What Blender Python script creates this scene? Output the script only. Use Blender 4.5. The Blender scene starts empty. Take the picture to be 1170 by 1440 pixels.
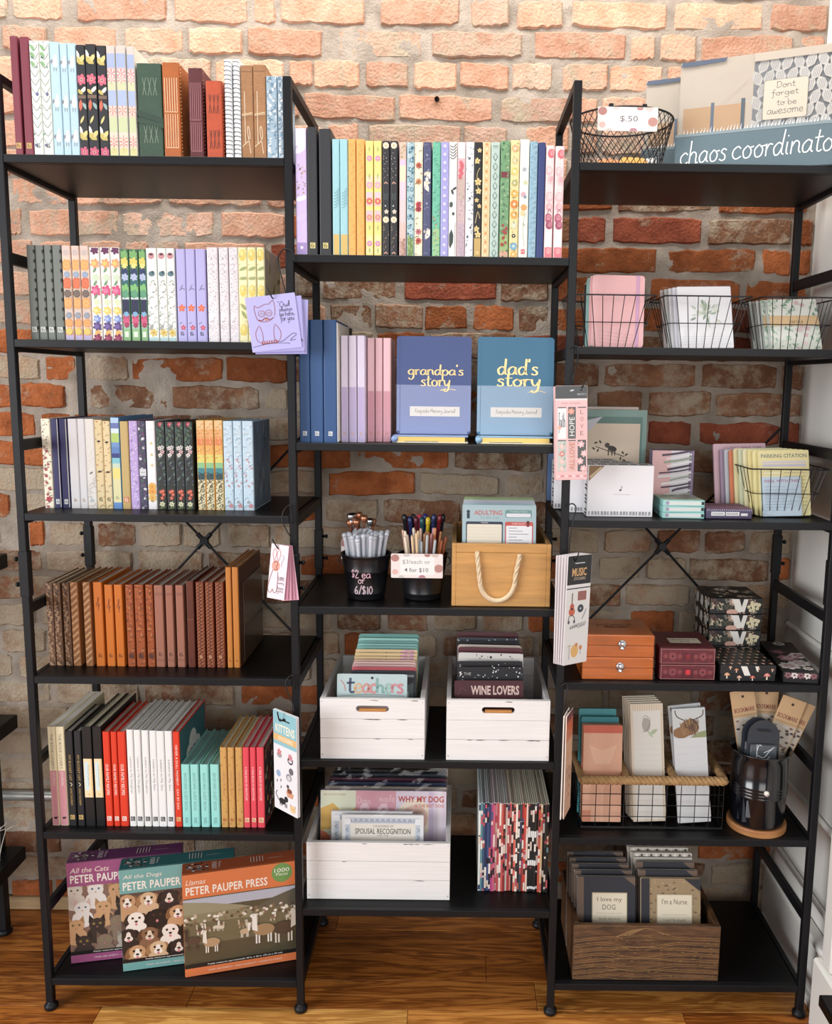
import bpy, bmesh, math, random
from mathutils import Matrix, Vector, noise
PI = math.pi
sc = bpy.context.scene
COL = sc.collection

# ---------------------------------------------------------------- camera
cam_d = bpy.data.cameras.new('camera'); cam = bpy.data.objects.new('camera', cam_d); COL.objects.link(cam)
cam_d.sensor_fit = 'AUTO'; cam_d.sensor_width = 36.0
cam_d.lens = 1226.0 / 1440.0 * 36.0
cam_d.shift_x = (585.0 - 649.1) / 1440.0
cam_d.shift_y = (715.2 - 720.0) / 1440.0
cam_d.clip_start = 0.05
_p, _y, _r = 0.1424, 0.0038, 0.0130
_f = Vector((math.sin(_y)*math.cos(_p), math.cos(_y)*math.cos(_p), -math.sin(_p)))
_rt = Vector((math.cos(_y), -math.sin(_y), 0)); _up = _rt.cross(_f)
_R = math.cos(_r)*_rt + math.sin(_r)*_up; _U = -math.sin(_r)*_rt + math.cos(_r)*_up
cam.matrix_world = Matrix(((_R.x, _U.x, -_f.x, 0.8264), (_R.y, _U.y, -_f.y, -1.6145), (_R.z, _U.z, -_f.z, 1.2746), (0, 0, 0, 1)))
sc.camera = cam

# ---------------------------------------------------------------- world and lights
w = bpy.data.worlds.new('world'); sc.world = w; w.use_nodes = True
w.node_tree.nodes['Background'].inputs[0].default_value = (0.92, 0.95, 1.0, 1)
w.node_tree.nodes['Background'].inputs[1].default_value = 0.22
def area(name, loc, target, sx, sy, power, col):
    d = bpy.data.lights.new(name, 'AREA'); d.shape = 'RECTANGLE'; d.size = sx; d.size_y = sy; d.energy = power; d.color = col
    o = bpy.data.objects.new(name, d); COL.objects.link(o); o.location = loc
    o.rotation_euler = (Vector(target) - Vector(loc)).to_track_quat('-Z', 'Y').to_euler()
    return o
area('ceiling_track_light', (0.7, -0.16, 2.75), (0.75, 0.25, 1.7), 2.4, 0.3, 46, (1.0, 0.96, 0.91))
area('shop_window_light', (-2.6, -2.6, 1.45), (0.7, 0.2, 0.75), 2.2, 2.0, 158, (0.97, 0.98, 1.0))
area('shop_front_light', (1.6, -4.5, 1.5), (0.8, 0.2, 0.6), 3.2, 2.2, 92, (1.0, 0.98, 0.96))
sc.view_settings.view_transform = 'Standard'; sc.view_settings.look = 'None'; sc.view_settings.gamma = 1.0
sc.view_settings.use_curve_mapping = False
sc.view_settings.exposure = 0.0

# ---------------------------------------------------------------- colours and materials
def lin(c):
    return c/12.92 if c <= 0.04045 else ((c+0.055)/1.055)**2.4
def hx(h):
    h = h.lstrip('#'); return tuple(lin(int(h[i:i+2], 16)/255) for i in (0, 2, 4))
MATS = {}
def ink(h, k=0.12):
    c = hx(h); g = 0.3*c[0]+0.59*c[1]+0.11*c[2]
    return tuple((x*(1-k)+g*k)*0.93 for x in c)
def mat(name, col, rough=0.6, metal=0.0, var=0.0, vscale=60.0, bump=0.0, bscale=300.0, col2=None, stretch=None, spec=0.5, alpha=1.0, coat=0.0):
    if name in MATS: return MATS[name]
    m = bpy.data.materials.new(name); m.use_nodes = True; nt = m.node_tree; b = nt.nodes['Principled BSDF']
    c = hx(col) if isinstance(col, str) else col
    b.inputs['Base Color'].default_value = (*c, 1); b.inputs['Roughness'].default_value = rough; b.inputs['Metallic'].default_value = metal
    b.inputs['Specular IOR Level'].default_value = spec
    if coat: b.inputs['Coat Weight'].default_value = coat; b.inputs['Coat Roughness'].default_value = 0.12
    if alpha < 1: b.inputs['Alpha'].default_value = alpha
    if var or bump:
        tc = nt.nodes.new('ShaderNodeTexCoord'); mp = nt.nodes.new('ShaderNodeMapping'); nt.links.new(tc.outputs['Object'], mp.inputs[0])
        if stretch: mp.inputs['Scale'].default_value = stretch
        if var:
            n = nt.nodes.new('ShaderNodeTexNoise'); n.inputs['Scale'].default_value = vscale; n.inputs['Detail'].default_value = 6; nt.links.new(mp.outputs[0], n.inputs[0])
            r = nt.nodes.new('ShaderNodeValToRGB'); r.color_ramp.elements[0].position = 0.3; r.color_ramp.elements[1].position = 0.7
            c2 = hx(col2) if col2 else tuple(max(0, x*(1-var)) for x in c)
            r.color_ramp.elements[0].color = (*c2, 1); r.color_ramp.elements[1].color = (*c, 1)
            nt.links.new(n.outputs[0], r.inputs[0]); nt.links.new(r.outputs[0], b.inputs['Base Color'])
        if bump:
            n2 = nt.nodes.new('ShaderNodeTexNoise'); n2.inputs['Scale'].default_value = bscale; n2.inputs['Detail'].default_value = 4; nt.links.new(mp.outputs[0], n2.inputs[0])
            bp = nt.nodes.new('ShaderNodeBump'); bp.inputs['Strength'].default_value = bump; bp.inputs['Distance'].default_value = 0.002
            nt.links.new(n2.outputs[0], bp.inputs['Height']); nt.links.new(bp.outputs[0], b.inputs['Normal'])
    MATS[name] = m; return m
def plain(col, rough=0.6, **k):
    return mat('paint_%s_%d' % (col.lstrip('#'), round(rough*100)), col, rough, **k)
def print_mat(name, rough, coat=0.0):
    m = bpy.data.materials.new(name); m.use_nodes = True; nt = m.node_tree; b = nt.nodes['Principled BSDF']
    a = nt.nodes.new('ShaderNodeVertexColor'); a.layer_name = 'ink'
    nt.links.new(a.outputs[0], b.inputs['Base Color']); b.inputs['Roughness'].default_value = rough
    if coat: b.inputs['Coat Weight'].default_value = coat; b.inputs['Coat Roughness'].default_value = 0.1
    MATS[name] = m; return m
INK = print_mat('printed_ink', 0.6); INKG = print_mat('glossy_print', 0.32, 0.15)
M_BLACK = mat('black_metal', '0f1014', 0.48, 0.0, bump=0.05, bscale=500, spec=0.28)
M_BOARD = mat('black_board', '0a0a0c', 0.42, 0.0, var=0.35, vscale=30, stretch=(1, 12, 12), bump=0.08, bscale=90, spec=0.22)
M_GOLD = mat('gold_foil', 'e0c78e', 0.4, 0.6)
M_CHROME = mat('chrome', 'c9ccd0', 0.18, 1.0)
M_PAPER = mat('page_paper', 'ece6da', 0.8, var=0.12, vscale=900, stretch=(1, 0.02, 0.02))
M_CREAMPAPER = mat('cream_page_paper', 'e6d9b8', 0.8, var=0.14, vscale=900, stretch=(1, 0.02, 0.02))
M_WIRE = mat('black_wire', '131316', 0.4, 0.3)
def film_mat(name, alpha, rough=0.08):
    m = bpy.data.materials.new(name); m.use_nodes = True; nt = m.node_tree; nt.nodes.clear()
    out = nt.nodes.new('ShaderNodeOutputMaterial'); mx = nt.nodes.new('ShaderNodeMixShader'); tr = nt.nodes.new('ShaderNodeBsdfTransparent'); gl = nt.nodes.new('ShaderNodeBsdfGlossy')
    gl.inputs['Roughness'].default_value = rough; mx.inputs[0].default_value = alpha
    tc = nt.nodes.new('ShaderNodeTexCoord'); n = nt.nodes.new('ShaderNodeTexNoise'); n.inputs['Scale'].default_value = 40; n.inputs['Detail'].default_value = 3
    bp = nt.nodes.new('ShaderNodeBump'); bp.inputs['Strength'].default_value = 0.5; bp.inputs['Distance'].default_value = 0.003
    nt.links.new(tc.outputs['Object'], n.inputs[0]); nt.links.new(n.outputs[0], bp.inputs['Height']); nt.links.new(bp.outputs[0], gl.inputs['Normal'])
    nt.links.new(tr.outputs[0], mx.inputs[1]); nt.links.new(gl.outputs[0], mx.inputs[2]); nt.links.new(mx.outputs[0], out.inputs[0])
    MATS[name] = m; return m
FILM = film_mat('clear_film', 0.028)

# ---------------------------------------------------------------- mesh helpers
def link(name, me, m=None, parent=None, loc=(0, 0, 0), rot=(0, 0, 0)):
    o = bpy.data.objects.new(name, me); COL.objects.link(o)
    if m is not None and me is not None and len(me.materials) == 0: me.materials.append(m)
    if parent is not None: o.parent = parent
    o.location = loc; o.rotation_euler = rot
    return o
def thing(name, label, cat, loc=(0, 0, 0), rotz=0.0, group=None, rot=None):
    o = bpy.data.objects.new(name, None); COL.objects.link(o); o.empty_display_size = 0.02
    o.location = loc; o.rotation_euler = rot if rot else (0, 0, rotz)
    o['label'] = label; o['category'] = cat
    if group: o['group'] = group
    return o
def tag(o, label, cat, group=None):
    o['label'] = label; o['category'] = cat
    if group: o['group'] = group
    return o
def struct(o, label=None):
    o['kind'] = 'structure'
    if label: o['label'] = label
    return o
class MB:
    def __init__(s): s.v = []; s.f = []
    def add(s, vs, fs):
        k = len(s.v); s.v += [tuple(x) for x in vs]; s.f += [tuple(i+k for i in f) for f in fs]; return s
    def box(s, x0, x1, y0, y1, z0, z1):
        return s.add([(x0,y0,z0),(x1,y0,z0),(x1,y1,z0),(x0,y1,z0),(x0,y0,z1),(x1,y0,z1),(x1,y1,z1),(x0,y1,z1)],
                     [(0,3,2,1),(4,5,6,7),(0,1,5,4),(1,2,6,5),(2,3,7,6),(3,0,4,7)])
    def bbox(s, x0, x1, y0, y1, z0, z1, r=0.001):
        bm = bmesh.new(); bmesh.ops.create_cube(bm, size=1.0)
        for v in bm.verts: v.co = Vector(((x0+x1)/2+v.co.x*(x1-x0), (y0+y1)/2+v.co.y*(y1-y0), (z0+z1)/2+v.co.z*(z1-z0)))
        bmesh.ops.bevel(bm, geom=bm.edges[:], offset=r, segments=1, affect='EDGES', profile=0.5)
        bm.verts.index_update(); s.add([v.co for v in bm.verts], [[v.index for v in f.verts] for f in bm.faces]); bm.free(); return s
    def tube(s, pts, r, n=6, closed=False, caps=True):
        pts = [Vector(p) for p in pts]; N = len(pts); base = len(s.v); up = None
        for i, p in enumerate(pts):
            if closed: t = pts[(i+1) % N] - pts[i-1]
            else: t = pts[min(i+1, N-1)] - pts[max(i-1, 0)]
            t.normalize()
            if up is None:
                up = Vector((0, 0, 1)) if abs(t.z) < 0.9 else Vector((1, 0, 0))
            up = (up - t*up.dot(t)); up.normalize(); b = t.cross(up); rr = r[i] if isinstance(r, (list, tuple)) else r
            for k in range(n):
                a = 2*PI*k/n; s.v.append(tuple(p + up*math.cos(a)*rr + b*math.sin(a)*rr))
        for i in range(N if closed else N-1):
            j = (i+1) % N
            for k in range(n):
                k2 = (k+1) % n; s.f.append((base+i*n+k, base+i*n+k2, base+j*n+k2, base+j*n+k))
        if caps and not closed:
            s.f.append(tuple(base+k for k in reversed(range(n)))); s.f.append(tuple(base+(N-1)*n+k for k in range(n)))
        return s
    def lathe(s, prof, n=24, cx=0, cy=0):
        base = len(s.v)
        for r, z in prof:
            for k in range(n):
                a = 2*PI*k/n; s.v.append((cx+r*math.cos(a), cy+r*math.sin(a), z))
        for i in range(len(prof)-1):
            for k in range(n):
                k2 = (k+1) % n; s.f.append((base+i*n+k, base+i*n+k2, base+(i+1)*n+k2, base+(i+1)*n+k))
        return s
    def prism(s, poly, y0, y1):
        n = len(poly); k = len(s.v)
        s.v += [(x, y0, z) for x, z in poly] + [(x, y1, z) for x, z in poly]
        s.f.append(tuple(k+i for i in range(n))); s.f.append(tuple(k+n+i for i in reversed(range(n))))
        for i in range(n): s.f.append((k+i, k+n+i, k+n+(i+1) % n, k+(i+1) % n))
        return s
    def mesh(s, name, smooth=False):
        me = bpy.data.meshes.new(name); me.from_pydata(s.v, [], s.f); me.update()
        if smooth: me.polygons.foreach_set('use_smooth', [True]*len(me.polygons))
        return me
    def obj(s, name, m, parent=None, loc=(0, 0, 0), rot=(0, 0, 0), smooth=False):
        return link(name, s.mesh(name, smooth), m, parent, loc, rot)
def rrect(x0, x1, z0, z1, r, n=4):
    out = []
    for cx, cz, a0 in ((x1-r, z0+r, -PI/2), (x1-r, z1-r, 0), (x0+r, z1-r, PI/2), (x0+r, z0+r, PI)):
        for i in range(n+1):
            a = a0 + PI/2*i/n; out.append((cx+r*math.cos(a), cz+r*math.sin(a)))
    return out

# ---------------------------------------------------------------- printing: flat coloured artwork on a surface (x right, z up, facing -y)
GL = {'a': ('.85,.85 .5,1 .1,.6 .2,.1 .6,.1 .85,.6 .85,.95|.85,.6 .9,.15 1.1,.05', 1.12), 'b': ('.1,2 .1,.1|.1,.6 .5,1 .9,.6 .7,.05 .3,0 .1,.3', 1.05),
 'c': ('.85,.8 .55,1 .15,.7 .15,.25 .5,0 .95,.2', 1.0), 'd': ('.85,.8 .5,1 .1,.6 .25,.05 .6,.1 .85,.6|.95,2 .85,.3 1.1,.05', 1.15),
 'e': ('.12,.5 .8,.6 .7,.95 .4,1 .1,.6 .25,.1 .6,0 .95,.25', 1.0), 'f': ('.8,1.8 .55,2 .4,1.6 .4,.5 .35,-.6 .1,-.8|.05,1 .8,1', .8),
 'g': ('.85,.85 .5,1 .1,.6 .3,.1 .7,.2 .85,.7|.87,1 .85,-.4 .5,-.9 .1,-.6', 1.1), 'h': ('.1,2 .1,0|.1,.6 .4,1 .75,.85 .8,.3 .85,.05 1.05,.1', 1.1),
 'i': ('.15,1 .15,.2 .35,.02|.13,1.42 .2,1.5', .5), 'k': ('.1,2 .1,0|.7,1 .15,.45 .75,.05', .85), 'l': ('.1,.1 .35,1.4 .25,2 .12,1.4 .15,.2 .4,.05', .5),
 'm': ('.1,1 .1,0|.1,.6 .35,1 .6,.8 .6,0|.6,.6 .85,1 1.1,.8 1.12,.2 1.3,.05', 1.35), 'n': ('.1,1 .1,0|.1,.55 .4,1 .75,.85 .8,.25 1,.05', 1.05),
 'o': ('.5,1 .12,.6 .3,.05 .75,.1 .88,.6 .5,1 .7,.85 1.1,.9', 1.1), 'p': ('.1,1 .1,-1|.1,.6 .5,1 .9,.6 .7,.05 .3,0 .1,.25', 1.05),
 'r': ('.1,1 .15,0|.13,.5 .35,.95 .7,.9', .75), 's': ('.75,.85 .45,1 .2,.75 .6,.45 .65,.12 .35,0 .05,.15', .85),
 't': ('.35,1.7 .3,.3 .5,.02 .75,.15|0,1.1 .75,1.15', .75), 'u': ('.1,1 .12,.25 .4,0 .75,.3 .85,1|.85,.95 .88,.15 1.1,.05', 1.1),
 'v': ('.05,1 .4,0 .8,1', .85), 'w': ('.05,1 .15,.1 .4,.05 .6,.7|.6,.7 .7,.1 .95,.1 1.1,.95', 1.2), 'y': ('.1,1 .2,.3 .5,.1 .8,.6|.9,1 .7,-.5 .3,-.9 .05,-.6', 1.0),
 'D': ('.2,1.9 .15,0|0,1.8 .7,1.9 1.15,1.2 .9,.3 .1,0', 1.3), 'O': ('.6,1.9 .1,1.2 .2,.2 .7,0 1.15,.8 .95,1.7 .6,1.9', 1.3), 'K': ('.2,1.9 .15,0|1,1.9 .2,.9 1.1,0', 1.15),
 'M': ('.1,0 .2,1.9 .6,.5 1.1,1.9 1.2,0', 1.35), 'J': ('.9,1.9 .8,.3 .4,-.2 .05,.3', 1.0), '$': ('.8,1.5 .4,1.7 .1,1.3 .7,.7 .6,.2 .1,.2|.45,1.95 .4,-.1', .95),
 '2': ('.1,1.4 .4,1.8 .75,1.4 .1,0 .9,.1', 1.0), '6': ('.7,1.8 .2,1 .15,.3 .5,0 .8,.4 .5,.85 .2,.5', .95), '1': ('.3,1.7 .3,0', .5),
 '0': ('.5,1.8 .1,1 .4,0 .8,.8 .5,1.8', 1.0), '/': ('.1,-.2 .7,2', .75), "'": ('.15,2 .05,1.6', .3), '"': ('.1,2 .1,1.7|.3,2 .3,1.7', .45), ' ': ('', .55)}
def crom(pts, k=4):
    if len(pts) < 3: return pts
    P = [pts[0]] + pts + [pts[-1]]; out = []
    for i in range(1, len(P)-2):
        p0, p1, p2, p3 = P[i-1:i+3]
        for j in range(k):
            t = j/k
            out.append(tuple(0.5*((2*p1[c]) + (p2[c]-p0[c])*t + (2*p0[c]-5*p1[c]+4*p2[c]-p3[c])*t*t + (3*p1[c]-p0[c]-3*p2[c]+p3[c])*t**3) for c in (0, 1)))
    out.append(pts[-1]); return out
TXT = {}
def text_polys(s, bold=0.0, space=1.0):
    key = (s, bold, space)
    if key not in TXT:
        cu = bpy.data.curves.new('lettering', 'FONT'); cu.body = s; cu.offset = bold; cu.space_character = space; cu.resolution_u = 2; cu.size = 1
        ob = bpy.data.objects.new('lettering', cu); me = ob.to_mesh()
        vs = [(v.co.x, v.co.y) for v in me.vertices]; ps = [tuple(p.vertices) for p in me.polygons]
        ob.to_mesh_clear(); bpy.data.objects.remove(ob); bpy.data.curves.remove(cu)
        xs = [v[0] for v in vs] or [0, 1]; ys = [v[1] for v in vs] or [0, 1]
        TXT[key] = ([[vs[i] for i in p] for p in ps], min(xs), min(ys), max(xs), max(ys))
    return TXT[key]
def clip_poly(P, x0, x1, z0, z1):
    for ax, lim, sg in ((0, x0, 1), (0, x1, -1), (1, z0, 1), (1, z1, -1)):
        if not P: return P
        out = []
        for i in range(len(P)):
            a, b = P[i-1], P[i]; da = (a[ax]-lim)*sg; db = (b[ax]-lim)*sg
            if (da >= 0) != (db >= 0):
                t = da/(da-db); out.append((a[0]+(b[0]-a[0])*t, a[1]+(b[1]-a[1])*t))
            if db >= 0: out.append(b)
        P = out
    return P
class Pr:
    def __init__(s, x0, x1, z0, z1): s.c = (x0, x1, z0, z1); s.p = []; s.k = 0; s.oz = 0.0
    def poly(s, P, col):
        P = clip_poly([(x, z+s.oz) for x, z in P], *s.c)
        if len(P) >= 3: s.p.append((P, col, s.k)); s.k += 1
        return s
    def rect(s, x0, x1, z0, z1, col): return s.poly([(x0, z0), (x1, z0), (x1, z1), (x0, z1)], col)
    def ell(s, cx, cz, rx, rz=None, col='ffffff', n=10, rot=0.0):
        rz = rz or rx; c, d = math.cos(rot), math.sin(rot)
        return s.poly([(cx+rx*math.cos(2*PI*i/n)*c-rz*math.sin(2*PI*i/n)*d, cz+rx*math.cos(2*PI*i/n)*d+rz*math.sin(2*PI*i/n)*c) for i in range(n)], col)
    def flower(s, cx, cz, r, col, mid=None, n=5, a0=0.3):
        for i in range(n):
            a = a0 + 2*PI*i/n; s.ell(cx+0.55*r*math.cos(a), cz+0.55*r*math.sin(a), 0.5*r, 0.34*r, col, 7, a)
        if mid: s.ell(cx, cz, 0.3*r, None, mid, 7)
        return s
    def leaf(s, cx, cz, l, wd, rot, col):
        c, d = math.cos(rot), math.sin(rot); q = [(-l/2, 0), (-l/6, -wd/2), (l/5, -wd/2.2), (l/2, 0), (l/5, wd/2.2), (-l/6, wd/2)]
        return s.poly([(cx+x*c-z*d, cz+x*d+z*c) for x, z in q], col)
    def stroke(s, pts, wd, col, pen=False, smooth=True):
        if smooth: pts = crom([tuple(p) for p in pts])
        n = len(pts)
        if n < 2: return s
        L, Rr = [], []
        for i in range(n):
            a, b = pts[max(i-1, 0)], pts[min(i+1, n-1)]; dx, dz = b[0]-a[0], b[1]-a[1]; l = math.hypot(dx, dz) or 1e-9
            ww = wd*(0.3+0.7*abs(dz)/l) if pen else wd
            L.append((pts[i][0]-dz/l*ww/2, pts[i][1]+dx/l*ww/2)); Rr.append((pts[i][0]+dz/l*ww/2, pts[i][1]-dx/l*ww/2))
        k = s.k
        for i in range(n-1):
            s.k = k; s.poly([Rr[i], Rr[i+1], L[i+1], L[i]], col)
        s.k = k+1
        return s
    def fit(s, t, x0, z0, x1, z1, col, rot=0, bold=0.0, space=1.0, shear=0.0):
        ps, a, b, c, d = text_polys(t, bold, space); k = s.k
        for P in ps:
            Q = []
            for x, y in P:
                u, v = (x-a)/(c-a or 1), (y-b)/(d-b or 1)
                if rot == 0: Q.append((x0+u*(x1-x0)+shear*v*(z1-z0), z0+v*(z1-z0)))
                elif rot == 2: Q.append((x1-v*(x1-x0), z0+u*(z1-z0)))
                else: Q.append((x0+v*(x1-x0), z1-u*(z1-z0)))
            s.k = k; s.poly(Q, col)
        s.k = k+1; return s
    def hand(s, t, x0, z0, x1, z1, col, wd, pen=False, slant=0.0, tilt=0.0):
        adv = 0.0; strokes = []; lo, hi = 0.0, 1.0
        for ch in t:
            g, a = GL.get(ch, GL[' '])
            for st in g.split('|'):
                if not st: continue
                q = [tuple(map(float, p.split(','))) for p in st.split(' ')]
                strokes.append([(adv+x+slant*y, y) for x, y in q]); lo = min(lo, min(y for _, y in q)); hi = max(hi, max(y for _, y in q))
            adv += a
        k = s.k
        for q in strokes:
            s.k = k; s.stroke([(x0+x/adv*(x1-x0), z0+(y-lo)/(hi-lo)*(z1-z0)+tilt*(x/adv)) for x, y in q], wd, col, pen)
        s.k = k+1; return s
    def mesh(s, name, y=-0.0004, step=-8e-6):
        V, F, Cc = [], [], []
        for P, col, k in s.p:
            b = len(V); V += [(x, y+k*step, z) for x, z in P]; F.append(tuple(range(b, b+len(P)))); Cc += [(*ink(col), 1.0)]*len(P)
        me = bpy.data.meshes.new(name); me.from_pydata(V, [], F)
        at = me.color_attributes.new('ink', 'FLOAT_COLOR', 'CORNER')
        flat = [c for q in Cc for c in q]
        at.data.foreach_set('color', flat); me.update(); return me
    def obj(s, name, parent, loc=(0, 0, 0), rot=(0, 0, 0), m=None, y=-0.0004):
        return link(name, s.mesh(name, y), m or INK, parent, loc, rot)

# ================================================================ THE SETTING
ZL = [1.6651, 1.3436, 1.0235, 0.7062, 0.3866, 0.0697]; ZC = [1.5002, 1.1616, 0.85, 0.5428, 0.2281]
BAY, PW = 0.51, 0.0145
XR = 1.597           # right wall plane
BRICKS = [
(2.111,[(-332,-225),(-209,-16),(-2,206),(223,421),(438,649),(665,868),(883,1094),(1111,1320),(1333,1534),(1547,1592)]),
(2.048,[(-347,-136),(-125,-21),(9,198),(215,370),(382,427),(439,615),(650,816),(840,920),(938,1034),(1054,1253),(1271,1456),(1474,1597)]),
(1.985,[(-290,-195),(-150,-57),(-42,91),(108,232),(244,357),(369,525),(561,737),(759,949),(977,1169),(1181,1232),(1244,1319),(1331,1523),(1539,1592)]),
(1.923,[(-277,-82),(-68,142),(155,287),(299,443),(456,505),(508,604),(618,708),(721,811),(819,922),(931,1015),(1038,1133),(1138,1250),(1262,1360),(1374,1579)]),
(1.857,[(-328,-125),(-109,90),(104,311),(325,475),(487,680),(689,889),(906,1061),(1073,1113),(1125,1224),(1236,1423),(1441,1592)]),
(1.795,[(-306,-104),(-89,109),(123,325),(341,525),(537,601),(624,822),(829,921),(962,1054),(1072,1115),(1127,1320),(1336,1538),(1555,1592)]),
(1.735,[(-312,-208),(-195,-97),(-80,12),(28,133),(149,252),(264,361),(374,478),(491,589),(607,710),(728,825),(840,942),(957,1052),(1066,1158),(1173,1278),(1296,1396),(1411,1507),(1519,1592)]),
(1.675,[(-357,-161),(-149,-31),(-19,173),(190,390),(404,507),(525,722),(738,937),(954,1152),(1166,1369),(1386,1577)]),
(1.61,[(-364,-170),(-158,-130),(-115,78),(87,286),(303,441),(453,655),(670,878),(891,1068),(1080,1140),(1157,1349),(1366,1545),(1557,1592)]),
(1.546,[(-312,-111),(-94,-14),(-2,83),(91,142),(154,210),(222,396),(408,608),(622,717),(734,941),(953,1065),(1077,1253),(1279,1471),(1487,1549),(1561,1592)]),
(1.482,[(-318,-109),(-95,99),(112,218),(230,448),(465,509),(521,685),(702,904),(915,1018),(1030,1231),(1245,1440),(1454,1592)]),
(1.419,[(-283,-81),(-66,133),(147,365),(383,526),(538,631),(637,743),(747,841),(853,944),(954,1020),(1032,1124),(1136,1343),(1358,1555)]),
(1.358,[(-319,-221),(-203,3),(17,212),(226,428),(442,631),(643,745),(760,948),(960,1163),(1178,1369),(1384,1580)]),
(1.298,[(-285,-110),(-98,-29),(-2,88),(94,297),(306,442),(454,656),(672,778),(790,992),(1007,1136),(1148,1354),(1366,1534),(1546,1592)]),
(1.236,[(-345,-167),(-155,-57),(-2,173),(182,378),(389,441),(453,560),(577,772),(787,998),(1014,1117),(1135,1235),(1251,1390),(1401,1549),(1561,1592)]),
(1.17,[(-342,-127),(-114,89),(103,301),(316,505),(520,726),(744,938),(954,1147),(1160,1240),(1252,1348),(1366,1548),(1560,1592)]),
(1.107,[(-277,-74),(-57,150),(167,370),(383,581),(596,803),(817,1015),(1028,1222),(1236,1433),(1448,1592)]),
(1.048,[(-283,-85),(-71,131),(146,340),(354,520),(532,727),(738,918),(935,1020),(1032,1233),(1246,1447),(1461,1592)]),
(0.985,[(-293,-195),(-182,20),(33,125),(142,344),(357,511),(523,643),(656,832),(844,1037),(1053,1259),(1276,1489),(1502,1592)]),
(0.922,[(-319,-217),(-154,-119),(-109,-28),(1,90),(100,193),(198,282),(300,396),(408,609),(627,724),(739,947),(961,1150),(1162,1268),(1284,1382),(1393,1485),(1497,1592)]),
(0.858,[(-327,-129),(-117,78),(94,241),(253,453),(466,678),(692,902),(919,1126),(1151,1246),(1262,1352),(1361,1541),(1553,1592)]),
(0.796,[(-286,-70),(-55,141),(155,364),(380,579),(591,784),(796,999),(1014,1204),(1216,1364),(1372,1479),(1491,1592)]),
(0.731,[(-369,-268),(-252,-152),(-136,-32),(-15,85),(99,194),(207,313),(327,430),(443,536),(549,648),(665,759),(774,871),(887,980),(992,1095),(1112,1211),(1229,1331),(1344,1447),(1459,1557)]),
(0.669,[(-348,-245),(-230,-130),(-113,-7),(6,107),(123,216),(229,334),(351,442),(460,553),(565,667),(682,780),(794,890),(907,1005),(1018,1108),(1125,1226),(1243,1349),(1365,1457),(1472,1574)]),
(0.606,[(-310,-212),(-197,-96),(-79,27),(43,137),(152,246),(262,365),(382,486),(499,601),(615,718),(730,824),(842,934),(946,1038),(1055,1157),(1169,1260),(1275,1366),(1383,1482),(1496,1591)]),
(0.543,[(-320,-127),(-110,82),(95,305),(320,522),(538,743),(756,958),(970,1172),(1185,1381),(1397,1500),(1515,1592)]),
(0.48,[(-302,-90),(-77,127),(145,344),(359,553),(570,783),(796,989),(1004,1217),(1231,1437),(1451,1592)]),
(0.418,[(-346,-154),(-140,-35),(-18,182),(196,407),(421,615),(629,726),(743,938),(953,1155),(1172,1385),(1397,1592)]),
(0.355,[(-309,-107),(-92,108),(124,333),(350,556),(573,666),(678,886),(902,1006),(1019,1208),(1220,1417),(1434,1533),(1551,1592)]),
(0.292,[(-277,-170),(-156,42),(59,161),(176,386),(404,606),(623,831),(843,1051),(1068,1274),(1292,1489),(1503,1592)]),
(0.23,[(-368,-173),(-159,41),(53,251),(266,466),(479,681),(697,900),(915,1124),(1140,1342),(1356,1562)]),
(0.167,[(-326,-122),(-108,94),(110,203),(221,431),(449,639),(654,871),(884,986),(1003,1195),(1211,1404),(1417,1592)]),
(0.104,[(-314,-106),(-88,114),(132,329),(346,547),(561,777),(795,991),(1009,1217),(1229,1437),(1450,1592)]),
(0.042,[(-365,-262),(-246,-151),(-139,-41),(-27,75),(93,189),(202,300),(317,419),(435,529),(543,647),(662,753),(767,861),(877,968),(982,1074),(1088,1194),(1209,1306),(1323,1415),(1429,1532),(1544,1592)]),
]
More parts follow.
